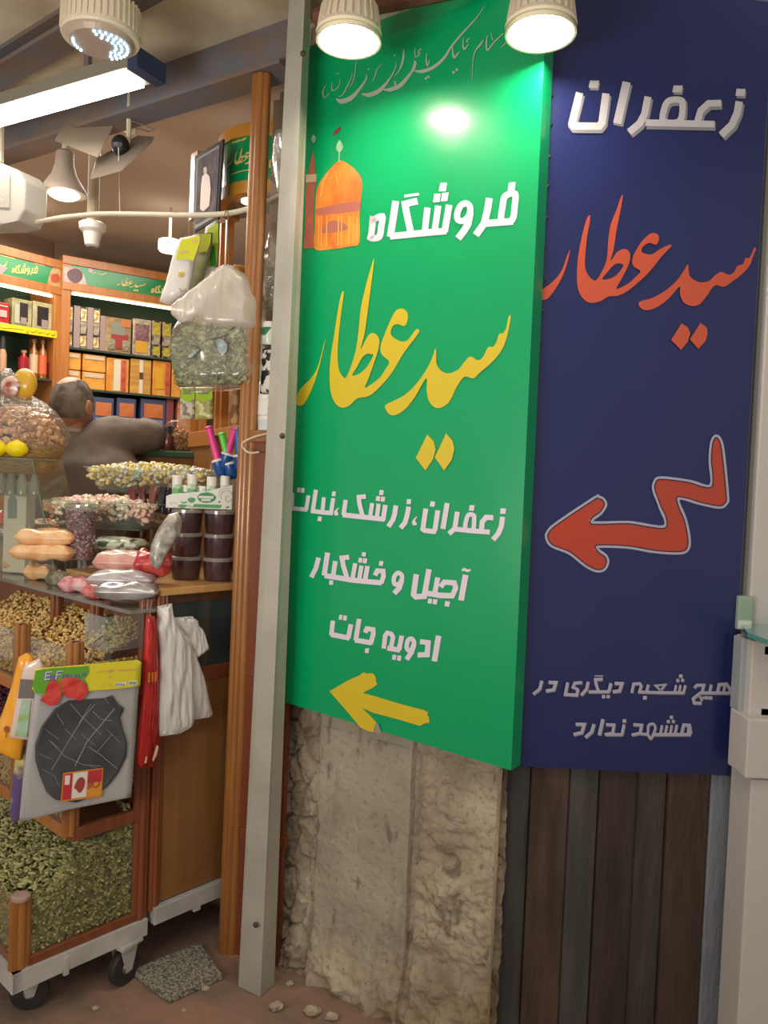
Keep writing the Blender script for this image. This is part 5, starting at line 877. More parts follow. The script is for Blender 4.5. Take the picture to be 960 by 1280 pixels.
mb = MB(); hk = PK1.hit(108, 829, .006); mb.tube([hk, hk+np.array([0, .05, .045]), hk+np.array([0.0, .13, .05])], .002, 6); mb.build('hook', STEEL, rt)
# packets behind it: purple edge, smaller blister, orange bags
PK2 = Pl(atY(0, 900, 2.02), atY(60, 900, 2.04))
o = drape('layered_packet', PK2, [(30, 838), (52, 832), (44, 900), (36, 960), (28, 1020), (18, 1030), (12, 1010), (20, 940), (26, 880)], mat('purple_pack', '5c4c7c', .35, c2='c8c070', scale=14, lo=.5, hi=.6, coat=.5), rnd=.008, off=-.02); tag(o, 'stack of purple edged packets behind the large clear packet', 'packet')
rt = mk('blister_packet', PK2.hit(28, 925), 'clear blister packet with green card hanging left of the black pad packet', 'packet')
drape('blister_film', PK2, [(30, 832), (50, 822), (56, 840), (40, 925), (12, 922), (20, 880)], mat('blister_film', 'ccb4ac', .3, c2='dccac0', scale=10, coat=.6), rt, rnd=.006, off=.02)
letters('green_card', PK2, (0, 800, 4.92), [('q', [(135, 370), (190, 370), (165, 600), (90, 590)])], mat('green_card', '8aa850', .4, c2='a8c4c8', scale=30), rt, off=.034)
letters('grey_scourer', PK2, (0, 800, 4.92), [('q', [(125, 240), (200, 245), (205, 360), (110, 360)])], mat('grey_scourer', '6c6460', .8), rt, off=.034)
OB = mat('orange_bag', 'e0961c', .35, c2='ecaa34', scale=6, coat=.4)
o = drape('orange_bag', PK2, [(24, 820), (33, 816), (42, 822), (40, 860), (30, 930), (26, 950), (0, 940), (-30, 930), (0, 900), (14, 860)], OB, rnd=.012, off=.0, fold=.004); tag(o, 'bright orange paper bag hanging at the left edge of the cart', 'bag')
letters('printed_motif', PK2, (0, 800, 4.92), [('o', [(25, 540), (40, 528), (55, 545), (45, 570), (28, 565)], []), ('s', 5, [(40, 560), (35, 600)])], mat('motif_brown', '9c4a20', .5), o, off=.022)
# red mesh bags
PRD = Pl(atY(170, 860, 2.16), atY(205, 860, 2.24)); RDM = mat('red_plastic', 'c81e20', .25, c2='a01418', scale=8, stretch=(20, 20, 1), coat=.6)
rt = mk('red_sleeve_bags', PRD.hit(185, 950), 'bundle of narrow red plastic sleeve bags hanging on a hook beside white bags', 'bags')
for i, ol in enumerate(([(184, 770), (190, 772), (193, 860), (187, 955), (174, 960), (171, 955), (178, 870), (182, 800)], [(187, 768), (194, 774), (197, 860), (196, 900), (192, 958), (183, 958), (188, 880)], [(186, 771), (192, 770), (200, 850), (199, 920), (195, 952), (190, 950), (193, 870)])):
    drape('sleeve', PRD, ol, RDM, rt, off=.02-.012*i, rnd=.006, fold=.003, ff=40, seed=i, cols=8)
letters('orange_label', PRD, (160, 740, 5.333), [('q', [(132, 535), (150, 535), (148, 605), (130, 600)]), ('q', [(158, 535), (172, 535), (170, 600), (156, 598)]), ('q', [(178, 530), (192, 532), (190, 600), (176, 598)])], mat('orange_label', 'd8722c', .4), rt, off=.036)
letters('pale_tag', PRD, (160, 740, 5.333), [('q', [(120, 1095), (130, 1100), (122, 1140), (108, 1140)]), ('q', [(190, 1020), (205, 1030), (190, 1090), (168, 1130), (162, 1120)])], mat('pale_tag', 'd8c8a8', .5), rt, off=.032)
mb = MB(); hk = PRD.hit(187, 770, .008); mb.tube([hk, PRD.hit(189, 757, .008), PRD.hit(190, 750, -.02), PRD.hit(191, 745, -.06)], .0018, 6); mb.build('hook', STEEL, rt)
# bundle of white carrier bags
PWB = Pl(atY(195, 850, 2.23), atY(265, 850, 2.36)); WBM = mat('white_bag', 'd6d2cf', .4, c2='c2bebc', scale=7, stretch=(3, 3, .6), bump=.25, bscale=10, coat=.15)
rt = mk('carrier_bags', PWB.hit(225, 900), 'bundle of white plastic carrier bags hanging in front of the dark cabinet pane', 'bags')
pw = lambda L: [(160+x/5.333, 740+y/5.333) for x, y in L]
drape('bag_stack', PWB, pw([(198, 88), (290, 78), (300, 165), (330, 200), (395, 215), (440, 300), (455, 440), (500, 560), (535, 700), (565, 828), (500, 840), (440, 850), (390, 700), (330, 500), (240, 400), (205, 300), (185, 220), (205, 175)]), WBM, rt, off=.004, rnd=.012, fold=.005, ff=14, seed=3, cols=24, rows=40)
drape('bag_front', PWB, pw([(212, 95), (280, 90), (296, 175), (340, 260), (400, 350), (425, 480), (430, 700), (438, 860), (425, 905), (350, 925), (350, 938), (290, 935), (245, 945), (205, 958), (200, 780), (212, 560), (215, 400), (190, 240), (215, 190)]), WBM, rt, off=.022, rnd=.014, fold=.007, ff=15, seed=9, cols=30, rows=40)
drape('bag_flap', PWB, pw([(300, 168), (425, 162), (432, 178), (465, 185), (468, 225), (490, 240), (515, 310), (540, 378), (490, 405), (462, 432), (430, 380), (400, 300), (340, 240), (300, 215)]), WBM, rt, off=.012, rnd=.008, fold=.006, ff=30, seed=12, cols=16)
mb = MB(); hk = PWB.hit(209, 758, .02); mb.tube([hk, PWB.hit(209, 748, .015), PWB.hit(209, 742, -.06)], .0018, 6); mb.build('hook', STEEL, rt)
# ------------------------------------------------------------------ back shelving units
def unit(name, plane, xl, xr, ymid, label, shelves, fascia, ztop):
    u0, u1 = plane.uv(xl, ymid)[0], plane.uv(xr, ymid)[0]; rt = thing(name, plane.at((u0+u1)/2, 0), label, 'shelf unit')
    mb = MB(); 
    def pb(mb, a0, a1, z0, z1, o0, o1, mi=None): b = [plane.at(a0, z0, o0), plane.at(a1, z0, o0), plane.at(a1, z0, o1), plane.at(a0, z0, o1)]; mb.hexa(b, [Z(q, z1) for q in b], mi)
    pb(mb, u0, u1, 0, ztop, -.29, -.28); mb.build('back_panel', mat('back_green', '3c5a44', .4), rt)
    for a in (u0, u1-.05): mb = MB(); pb(mb, a, a+.05, 0, ztop, -.28, .01); mb.build('side_post', WO, rt, bevel=.004)
    for z in shelves: mb = MB(); pb(mb, u0+.05, u1-.05, z-.012, z, -.28, .0); mb.build('shelf', mat('shelf_glass_green', '3c4a40', .2, coat=.3), rt)
    z0, z1 = fascia
    for (a, b_, nm, o, m_) in ((z1-.005, ztop, 'fascia_rail', .015, WO), (z0-.045, z0+.003, 'fascia_rail', .015, WO)): mb = MB(); pb(mb, u0, u1, a, b_, -.05, o); mb.build(nm, m_, rt, bevel=.004)
    mb = MB(); pb(mb, u0, u1, z0, z1, -.04, .008); mb.build('fascia_sign', mat('fascia_green', '0f8a4c', .3, coat=.5), rt)
    mb = MB(); pb(mb, u0+.06, u1-.06, z0-.062, z0-.05, -.02, .0); mb.build('light_strip', glow('strip_glow', 'fff0c8', 5), rt)
    mb = MB(); pb(mb, u0+.02, u1-.02, .0, shelves[-1]-.25, -.27, .0); mb.build('lower_cupboard', W3, rt)
    return rt, u0, u1, pb
fz = lambda pl, x, y: pl.uv(x, y)[1]
zR1 = fz(PR, 150, 341); zR0 = fz(PR, 150, 364); sh = [fz(PR, 150, 441), fz(PR, 150, 490), fz(PR, 150, 490)-.33]
UR, ur0, ur1, _ = unit('display_shelving', PR, 76, 262, 400, 'tall wooden display shelving under the right green fascia sign', sh, (zR0, zR1), zR1+.045)
zL1 = fz(PL_, 40, 327); zL0 = fz(PL_, 40, 352); shl = [fz(PL_, 40, 412), fz(PL_, 40, 471), fz(PL_, 40, 471)-.35]
UL, ul0, ul1, _ = unit('display_shelving', PL_, -60, 77, 400, 'tall wooden display shelving under the left green fascia sign', shl, (zL0, zL1), zL1+.045)
GOLD = mat('print_gold', 'e6c878', .4)
def shrink(T, cx, cy, k, ky=None): 
    ky = ky or k; out = []
    for it in T:
        f_ = lambda p: (cx+p[0]*k, cy+p[1]*ky)
        if it[0] in 'scr': w_ = it[1]; out.append((it[0], [q*k for q in w_] if isinstance(w_, list) else w_*k, [f_(p) for p in it[2]]))
        elif it[0] == 'q': out.append(('q', [f_(p) for p in it[1]]))
        elif it[0] == 'o': out.append(('o', [f_(p) for p in it[1]], [[f_(p) for p in h] for h in it[2]]))
    return out
def seyed(cx, cy, h): k = h/1100; return shrink(CA, cx, cy, k)+[x for x in shrink(CB, cx+110*6*k/6*1.0, cy+60*6*k/6*1.0, k*6/5.333)]
def seyed2(cx, cy, s_, t_):
    return shrink(CA, cx, cy, s_/6, t_/6)+shrink(CB, cx+110*s_, cy+60*t_, s_/5.333, t_/5.333)
def fitted(T, k): return T
# signs (crop scale 1: photo pixels), skewed slightly along the fascia
def skew(T, x0, m):
    g_ = lambda p: (p[0], p[1]+(p[0]-x0)*m); out = []
    for it in T:
        if it[0] in 'scr': out.append((it[0], it[1], [g_(p) for p in it[2]]))
        elif it[0] == 'q': out.append(('q', [g_(p) for p in it[1]]))
        else: out.append(('o', [g_(p) for p in it[1]], [[g_(p) for p in h] for h in it[2]]))
    return out
letters('sign_lettering', PR, (0, 0, 1), skew(seyed2(145, 345, .135, .062)+shrink(T_FORUSH, 187, 347, .040, .036), 145, .11), GOLD, UR, off=.010)
letters('sign_small_print', PR, (0, 0, 1), skew([('s', 1.0, [(112, 341), (116, 343), (120, 341)]), ('s', 1.0, [(123, 342), (127, 344), (134, 341)]), ('s', .8, [(158, 342), (170, 343)]), ('s', .8, [(174, 343), (192, 343)])], 140, .03), GOLD, UR, off=.010)
letters('sign_picture', PR, (70, 315, 6.4), [('q', [(60, 112), (190, 130), (225, 185), (265, 312), (62, 300)])], mat('sign_photo', 'a88c86', .4, c2='d8ccc4', scale=9), UR, off=.010)
letters('sign_figure', PR, (70, 315, 6.4), [('o', [(100, 150), (160, 130), (210, 165), (205, 220), (160, 250), (115, 230), (90, 190)], [])], mat('sign_turban', '6a5058', .5), UR, off=.0115)
letters('sign_flower', PR, (70, 315, 6.4), [('o', [(258, 140), (275, 130), (295, 145), (290, 165), (262, 162)], [])], mat('sign_lilac', 'c8b0c4', .5), UR, off=.0115)
letters('sign_lettering', PL_, (0, 0, 1), skew(shrink(T_FORUSH, 13, 325.5, .036, .036*1.1), 15, .16)+skew(shrink([x for x in CB], -18, 322, .03), 0, .2), GOLD, UL, off=.010)
letters('sign_small_print', PL_, (0, 0, 1), [('s', .9, [(0, 318.5), (6, 320.5), (12, 321.5), (19, 324)]), ('s', .8, [(42, 329), (56, 332)])], GOLD, UL, off=.010)
letters('sign_picture', PL_, (0, 295, 8.73), [('q', [(545, 400), (600, 300), (660, 330), (660, 570), (505, 540)])], mat('sign_bowl', 'c8a878', .4, c2='a06830', scale=16), UL, off=.010)
letters('sign_bowl_red', PL_, (0, 295, 8.73), [('o', [(560, 430), (620, 410), (655, 450), (640, 500), (570, 500)], [])], mat('sign_red', 'b8502c', .4), UL, off=.0115)
letters('sign_grey_book', PL_, (0, 295, 8.73), [('q', [(0, 300), (85, 350), (30, 410), (0, 450), (-60, 440), (-60, 290)])], mat('sign_greybook', '9a9490', .5), UL, off=.0115)
# yellow price strip
PT = [(-10, 402), (71, 414), (71, 423), (-10, 411)]
rt = thing('price_strip', PL_.hit(30, 415), 'yellow handwritten price strip along the edge of the left upper shelf', 'label strip'); mb = MB(); mb.prism([PL_.hit(x, y, .012) for x, y in PT], PL_.n*.002); mb.build('strip', mat('strip_yellow', 'e0cc14', .5), rt)
letters('handwriting', PL_, (0, 295, 8.73), [('c', 6, [(600, 1060), (590, 1085), (560, 1080)]), ('c', 5, [(545, 1055), (520, 1075), (500, 1060)]), ('s', 5, [(480, 1045), (470, 1065)]), ('c', 5, [(455, 1045), (440, 1062), (415, 1050)]), ('s', 5, [(400, 1030), (392, 1058)]), ('c', 5, [(380, 1035), (365, 1055), (340, 1040)]), ('c', 5, [(325, 1030), (300, 1060), (290, 1035)]), ('c', 4, [(260, 1025), (200, 1018), (150, 1010), (60, 1008), (0, 1000)])], mat('ink2', '5a5410', .5), rt, off=.0155)
# boxes and packs on shelves
def shelfbox(plane, x0, x1, y0, y1, zs, dep, m, name, label, cat, group=None, side=None, top=None, off=-.02, decals=()):
    ym = (y0+y1)/2; a, b_ = plane.uv(x0, ym, off)[0], plane.uv(x1, ym, off)[0]; zt_ = plane.uv((x0+x1)/2, y0, off)[1]; rt = thing(name, plane.at((a+b_)/2, zs, off), label, cat, group)
    mb = MB(); b = [plane.at(a, zs+.001, off), plane.at(b_, zs+.001, off), plane.at(b_, zs+.001, off-dep), plane.at(a, zs+.001, off-dep)]; mb.hexa(b, [Z(q, zt_) for q in b]); mb.build('box_body', m, rt, bevel=.004)
    H = zt_-zs
    for i, (nm, u0, u1, v0, v1, dm) in enumerate(decals):
        mb = MB(); A = a+(b_-a)*u0; B = a+(b_-a)*u1; mb.prism([plane.at(A, zs+H*v0, off+.002+.0006*i), plane.at(B, zs+H*v0, off+.002+.0006*i), plane.at(B, zs+H*v1, off+.002+.0006*i), plane.at(A, zs+H*v1, off+.002+.0006*i)], plane.n*.0015); mb.build(nm, dm, rt)
    return rt
s0, s1, s2 = sh
GSIL = mat('gift_silver', '9a8c80', .3, .4, c2='d8cdb4', scale=30, coat=.5); GGOLD = mat('gift_gold', 'c8a050', .3, .3, c2='efe4c0', scale=45, kind='vor', coat=.5); GDRK = mat('gift_dark', '3c3438', .3, c2='a89078', scale=40, kind='vor', coat=.5); MAUVE = mat('gift_mauve', 'a08a84', .35, coat=.4)
for i, (x0, x1, y0) in enumerate(((80, 91, 381), (92, 109, 383), (109, 125, 385))):
    shelfbox(PR, x0, x1, y0, 435, s0, .12, GDRK, 'gift_pack', ['narrow dark gift pack of jars, leftmost on the right upper shelf', 'mauve sided gift pack of gold jars, second on the right upper shelf', 'mauve sided gift pack of gold jars, third on the right upper shelf'][i], 'gift pack', 'tall gift packs', decals=((('mauve_side', 0, .45, 0, 1, MAUVE),) if i else ())+(('gold_jar', .5, .92, .66, .95, GGOLD), ('silver_jar', .5, .92, .36, .62, GSIL), ('gold_jar', .5, .92, .06, .30, GGOLD)))
shelfbox(PR, 125, 164, 397, 437, s0, .10, mat('gift_cream', 'b89a6c', .35, c2='8a7050', scale=28, coat=.4), 'gift_box', 'large cream and red gift box with two round windows on the upper shelf', 'gift box', decals=(('mauve_side', .0, .16, .0, 1, MAUVE), ('red_field', .35, .9, .12, .55, mat('gift_red', '9c3c34', .4)), ('grey_window', .34, .80, .52, .86, mat('gift_window', '8c8c80', .3)), ('round_window', .25, .48, .08, .38, mat('gift_round', '6c6450', .3, c2='b0a890', scale=60)), ('round_window', .72, .95, .08, .38, mat('gift_round', '6c6450', .3)), ('orange_mark', .66, .96, .76, .94, mat('gift_orange', 'c87840', .4))))
shelfbox(PR, 166, 189, 399, 443, s0, .10, GSIL, 'gift_box', 'silver gift box with purple petals above a yellow field', 'gift box', decals=(('purple_field', .12, .86, .42, .86, mat('petal_purple', '6a3c48', .5, c2='9c7478', scale=50)), ('yellow_field', .15, .8, .08, .40, mat('petal_yellow', 'd09a2c', .5))))
for i, (x0, x1) in enumerate(((190, 201), (203, 214))): shelfbox(PR, x0, x1, 401+i*2, 446, s0, .10, GDRK, 'gift_pack', ['gift pack of yellow topped jars right of the purple petal box', 'gift pack of yellow topped jars nearest the hanging leaf bag'][i], 'gift pack', 'yellow jar gift packs', decals=(('yellow_lid', .1, .9, .62, .95, mat('lid_yellow', 'c8b43c', .4, c2='8c8434', scale=40)), ('silver_jar', .15, .85, .35, .6, GSIL), ('yellow_lid', .1, .9, .06, .3, mat('lid_yellow', 'c8b43c', .4))))
ORG = mat('saffron_orange', 'd8882c', .35, c2='e8a84c', scale=14, coat=.5); YLW = mat('pack_yellow', 'd8a850', .35, c2='b8823c', scale=4, stretch=(1, 1, 9), coat=.4); WCR = mat('cream_paper', 'e0d4bc', .4); REDP = mat('pack_red', 'b83428', .4, c2='d07058', scale=22)
for i, (x0, x1) in enumerate(((79, 101), (103, 132))):
    for k in range(2):
        H = (fz(PR, 110, 442)-fz(PR, 110, 487))/2; a, b_ = PR.uv(x0, 465, -.02)[0], PR.uv(x1, 465, -.02)[0]; mb = MB(); b = [PR.at(a, s1+.001+k*H, -.02), PR.at(b_, s1+.001+k*H, -.02), PR.at(b_, s1+.001+k*H, -.14), PR.at(a, s1+.001+k*H, -.14)]; mb.hexa(b, [Z(q, q[2]+H*.96) for q in b]); rt = thing('saffron_pack', PR.at((a+b_)/2, s1+k*H, -.02), ['lower', 'upper'][k]+[' orange sweet box, left stack on the second shelf', ' orange sweet box, stack beside the man\'s head on the second shelf'][i], 'sweet box', 'stacked orange sweet boxes')
        mb.build('box_body', ORG, rt, bevel=.005); mb = MB(); mb.prism([PR.at(a+.01, s1+k*H+H*.68, -.018), PR.at(b_-.01, s1+k*H+H*.68, -.018), PR.at(b_-.01, s1+k*H+H*.9, -.018), PR.at(a+.01, s1+k*H+H*.9, -.018)], PR.n*.002); mb.build('clear_window', mat('pale_shine', 'd8c0a0', .2, coat=.6), rt)
shelfbox(PR, 133, 161, 448, 491, s1, .10, ORG, 'sweet_box', 'orange, white and red striped sweet box on the second shelf', 'sweet box', decals=(('white_band', .32, .62, .04, .96, WCR), ('red_band', .66, .86, .04, .96, REDP)))
shelfbox(PR, 163, 189, 449, 493, s1, .10, YLW, 'sweet_box', 'yellow ribbed sweet box with cream centre strip and dark seal', 'sweet box', decals=(('centre_strip', .42, .60, .02, .98, WCR), ('seal', .42, .60, .42, .62, mat('seal_brown', '5c4428', .4))))
shelfbox(PR, 191, 213, 451, 495, s1, .10, ORG, 'sweet_box', 'orange sweet box with red band at its right side', 'sweet box', decals=(('red_band', .7, .93, .06, .94, REDP), ('yellow_star', .15, .6, .2, .8, mat('star_yellow', 'e0a830', .4))))
shelfbox(PR, 215, 232, 453, 496, s1, .10, ORG, 'sweet_box', 'orange box partly behind the hanging leaf bag', 'sweet box', decals=(('red_band', .2, .5, .4, .6, REDP),))
BLU = mat('box_blue', '4c5478', .4); OR3 = mat('box_orange_flat', 'c4683c', .4, c2='d88850', scale=12)
for i, (x0, x1) in enumerate(((116, 142), (146, 170), (176, 207))): shelfbox(PR, x0, x1, 497+i, 541+i, s2, .10, BLU, 'sweet_box', ['blue box with orange front, left on the third shelf by the man\'s head', 'blue box with orange front above the man\'s raised arm', 'wide blue box with orange front right on the third shelf'][i], 'sweet box', 'blue boxes with orange fronts', decals=(('orange_field', .12, .88, .62, .90, OR3), ('pale_field', .12, .88, .3, .58, mat('pale_blue', '8a90a0', .4))))
shelfbox(PR, 208, 217, 498, 542, s2, .10, mat('box_mauve_red', '8c4a50', .4), 'sweet_box', 'narrow dull red box at the right end of the third shelf', 'sweet box')
shelfbox(PR, 222, 240, 500, 545, s2, .10, mat('box_salmon', 'c8583c', .4, c2='e0b08c', scale=20), 'sweet_box', 'salmon red box behind the round glass bowl', 'sweet box')
# left unit goods
l0_, l1_, l2_ = shl
shelfbox(PL_, -14, 12, 377, 407, l0_, .10, mat('tin_red', 'b01c22', .35, coat=.4), 'red_tin', 'red tin with pale emblem at the left end of the upper shelf', 'tin', decals=(('pale_line', .05, .95, .06, .10, WCR), ('pale_line', .1, .9, .82, .86, WCR), ('emblem', .5, .85, .35, .65, mat('tin_emblem', 'd0a8a4', .4))))
shelfbox(PL_, 15, 40, 374, 409, l0_, .10, mat('jar_box_cream', 'b4ac78', .35, c2='8c8860', scale=20, coat=.4), 'jar_box', 'cream box with dark coffee jar picture beside the red tin', 'box', decals=(('dark_window', .38, .78, .25, .88, mat('dk_window', '2c2428', .3)), ('pale_shine', .12, .36, .15, .8, mat('grey_shine', 'b4b49c', .3)), ('round_label', .42, .72, .15, .38, mat('gr_label', '9c8c88', .3))))
shelfbox(PL_, 41, 65, 378, 412, l0_, .10, mat('jar_box_cream2', 'c0b68c', .35, c2='a49c74', scale=20, coat=.4), 'jar_box', 'cream box with dark window and round label beside the corner post', 'box', decals=(('dark_window', .22, .80, .2, .85, mat('dk_window', '2c2428', .3)), ('round_label', .45, .78, .12, .42, mat('gr_label', '9c8c88', .3))))
shelfbox(PL_, 67, 71, 374, 415, l0_, .08, mat('teal_box', '5c6c68', .35), 'slim_box', 'slim grey green box against the corner post', 'box')
BOT = mat('bottle_amber', '9c5c24', .15, coat=.6); BOR = mat('bottle_redbrown', '6c1c1c', .15, coat=.6)
def bottle(x0, x1, y0, y1, m, lm, label, labspan=(.12, .6)):
    A = PL_.hit(x0, (y0+y1)/2, -.05); B = PL_.hit(x1, (y0+y1)/2, -.05); C = (A+B)/2; r = np.linalg.norm(A-B)/2; H = PL_.hit((x0+x1)/2, y0, -.05)[2]-l1_-.001; C = Z(C, l1_+.001)
    rt = thing('bottle', C, label, 'bottle'); mb = MB(); mb.lathe(C, [(r*.95, 0), (r, .005), (r, H*.68), (r*.45, H*.80), (r*.38, H*.9)], 18); mb.build('bottle_body', m, rt, True)
    mb = MB(); mb.lathe(C+np.array([0, 0, H*.9]), [(r*.5, 0), (r*.5, H*.1)], 14); mb.build('cap', mat('cap_amber', 'b88858', .4), rt, True)
    if lm: mb = MB(); mb.lathe(C+np.array([0, 0, H*labspan[0]]), [(r*1.01, 0), (r*1.01, H*(labspan[1]-labspan[0]))], 18, close=False); mb.build('label', lm, rt, True)
bottle(37, 47, 424, 471, BOT, mat('lab_cream', 'd8b894', .5), 'tall amber bottle with cream label on the left second shelf')
bottle(48, 58, 425, 471, BOT, mat('lab_orange', 'd8683c', .5), 'tall amber bottle with orange red label on the left second shelf')
bottle(23, 36, 438, 468, mat('bottle_red', 'a82430', .15, coat=.6), None, 'short red bottle left of the two tall amber bottles')
bottle(58, 71, 446, 473, BOR, None, 'short dark red bottle right of the tall amber bottles')
rt, C, r, z_, H = jarpx(PL_, -2, 8, 420, 462, -.05, [(.9, 0), (1, .1), (1, .8), (.7, 1)], mat('jar_skin', 'c89c7c', .4), 'storage_jar', 'tan jar with dark grey lid at the far left second shelf', 'jar', mat('lid_dkgrey', '3c3c40', .4), .35, zsnap=l1_+.001)
# round glass bowl and small jars at the counter behind the pastel tray
P = atY(224, 558, 3.6); ctr = P[2]-.02
PC0, PC1 = atY(175, 560, 3.58), atY(262, 560, 3.5)
rt = thing('rear_counter', Z((PC0+PC1)/2, 0), 'dark green topped rear counter between the man and the wooden frame', 'counter'); hC = (PC1-PC0)/np.linalg.norm(PC1-PC0); 
mb = MB(); mb.box(Z(PC0, 0)-hC*.1, hC, .40, .36, ctr-.03); mb.build('counter_body', W3, rt); mb = MB(); mb.box(Z(PC0, ctr-.03)-hC*.12-np.array([0, .02, 0]), hC, .43, .40, .029); mb.build('counter_top', mat('green_top', '2c4634', .3, coat=.3), rt, bevel=.004)
C = Z(atY(226, 545, 3.66), ctr); rt = thing('glass_bowl', C, 'round glass bowl of brown nuts behind the pastel sweet tray', 'bowl'); R = .078
mb = MB(); mb.lathe(C, [(R*.35, 0), (R*.7, R*.2), (R, R*.85), (R*.95, R*1.4), (R*.7, R*1.75)], 28, close=False); mb.build('bowl_glass', GLASS, rt, True)
pts = []
for i in range(500): a = rng.uniform(0, 2*PI); z = rng.uniform(.01, R*1.2); q = R*.88*min(1, .5+z/R*.6); pts.append(C+np.array([q*math.cos(a)*rng.uniform(.6, 1), q*math.sin(a)*rng.uniform(.6, 1), z]))
tag(scatter('mixed_nuts', pts, .009, [mat('nut_brown', '9c6c3c', .6), mat('nut_tan', 'c09060', .6)], (1.2, .8, .8)), 'brown mixed nuts filling the round glass bowl', 'nuts', kind='stuff')
PCJ = Pl(atY(200, 540, 3.62), atY(220, 540, 3.60))
jarpx(PCJ, 203, 217, 533, 552, 0, CYL, mat('jam_dark', '5c2420', .3, coat=.5), 'jam_jar', 'small dark red jam jar with black lid by the elbow of the man', 'jar', DARK, .3, zsnap=ctr+.001)
# framed picture
PF2 = Pl(atY(240, 230, 2.95), atY(278, 230, 2.72))
rt = thing('picture_frame', PF2.hit(258, 270), 'dark framed picture of a figure in pale robe, left of the curved green sign', 'framed picture')
c6 = (230, 130, 5.647); FP = lambda L, o: [PF2.hit(c6[0]+x/c6[2], c6[1]+y/c6[2], o) for x, y in L]
mb = MB(); mb.prism(FP([(75, 365), (275, 245), (240, 810), (62, 910)], 0), -PF2.n*.008); mb.build('frame', mat('frame_black', '2c2a2c', .7), rt, bevel=.002)
mb = MB(); mb.prism(FP([(88, 388), (250, 290), (222, 800), (75, 885)], .001), PF2.n*.001); mb.build('silver_mount', mat('frame_silver', '9c9a98', .8), rt)
mb = MB(); mb.prism(FP([(102, 395), (240, 312), (218, 770), (80, 850)], .003), PF2.n*.001); mb.build('picture', mat('photo_dark', '4c4048', .85, c2='7c7074', scale=14), rt)
mb = MB(); mb.prism(FP([(130, 510), (160, 490), (182, 510), (190, 600), (180, 720), (135, 760), (115, 740), (120, 600)], .005), PF2.n*.001); mb.build('pictured_robe', mat('robe', 'c09a88', .5), rt)
mb = MB(); mb.prism(FP([(140, 450), (158, 440), (165, 475), (155, 500), (138, 495)], .005), PF2.n*.001); mb.build('pictured_head', mat('pic_head', '8c7068', .5), rt)
mb = MB(); q0 = PF2.hit(243, 190, -.03); mb.prism([PF2.hit(x, y, -.022) for x, y in ((239, 193), (247, 188), (244, 270), (236, 276))], -PF2.n*.03); mb.build('wooden_side', WO, rt)
# curved green sign
CC = atY(354, 200, 3.0); R = .230; zt_ = atY(310, 156, 2.80)[2]; zb_ = atY(310, 243, 2.80)[2]; CC = Z(CC, zb_); 
def arc(mb, r0, r1, z0, z1, a0=math.radians(150), a1=math.radians(330), n=36, mi=None):
    for k in range(n):
        t0_, t1_ = a0+(a1-a0)*k/n, a0+(a1-a0)*(k+1)/n
        b = [np.array([CC[0]+r*math.cos(t), CC[1]+r*math.sin(t), z0]) for r, t in ((r1, t0_), (r1, t1_), (r0, t1_), (r0, t0_))]; mb.hexa(b, [Z(q, z1) for q in b], mi)
rt = thing('curved_sign', CC, 'curved green and gold sign with Persian calligraphy behind the fluted post', 'sign'); Hs = zt_-zb_
mb = MB(); arc(mb, R-.03, R+.006, 0+zb_, zb_+Hs*.18); mb.build('lower_band', mat('band_gold', 'c88a30', .35, coat=.4), rt)
mb = MB(); arc(mb, R-.03, R+.006, zb_+Hs*.82, zt_); mb.build('upper_band', mat('band_gold', 'c88a30', .35), rt)
mb = MB(); arc(mb, R-.02, R, zb_+Hs*.18, zb_+Hs*.82); mb.build('green_band', mat('sign_green', '109455', .25, coat=.6), rt, True)
mb = MB(); n = 30; ring = [np.array([CC[0]+(R-.02)*math.cos(math.radians(150)+PI*k/n), CC[1]+(R-.02)*math.sin(math.radians(150)+PI*k/n), zb_+.012]) for k in range(n+1)]; mb.prism(ring, (0, 0, .012)); mb.build('underside', mat('under_brown', '7c5c44', .3, coat=.4), rt)
class Cyl:      # projects measured points onto the curved face
    def hit(s, x, y, off=0.):
        d = ray(x, y); o = EYE-CC; r = R+off; a = d[0]**2+d[1]**2; b = 2*(o[0]*d[0]+o[1]*d[1]); c = o[0]**2+o[1]**2-r*r; D = b*b-4*a*c
        t = (-b-math.sqrt(max(D, 0)))/(2*a); return EYE+d*t
CY = Cyl()
letters('sign_lettering', CY, (0, 0, 1), skew(seyed2(283, 186, .19, .115), 281, -.13)+skew(shrink(T_FORUSH, 334, 184, .05, .07), 322, -.08), GOLD, rt, off=.003)
letters_each('sign_small_print', CY, (230, 130, 5.647), [[('c', 10, [(340, 275), (380, 262), (400, 255)]), ('c', 9, [(405, 258), (440, 240)])], [('c', 9, [(615, 205), (660, 200), (700, 185)])], [('c', 5, [(330, 500), (400, 475), (480, 460)])]], GOLD, rt, off=.003)
mb = MB(); sp = CC+np.array([-.10, -.10, .0]); mb.lathe(Z(sp, zb_+.006), [(.03, 0), (.03, .006)], 20); mb.build('spot_lens', glow('spot_glow', 'fff0d0', 10), rt)
mb = MB(); mb.tube([Z(CC, zt_-.05), Z(CC, ZI)], .02, 8); mb.build('ceiling_rod', STEEL, rt)
mb = MB(); arc(mb, .01, R-.02, zt_-.03, zt_-.02); mb.build('top_disc', W3, rt)
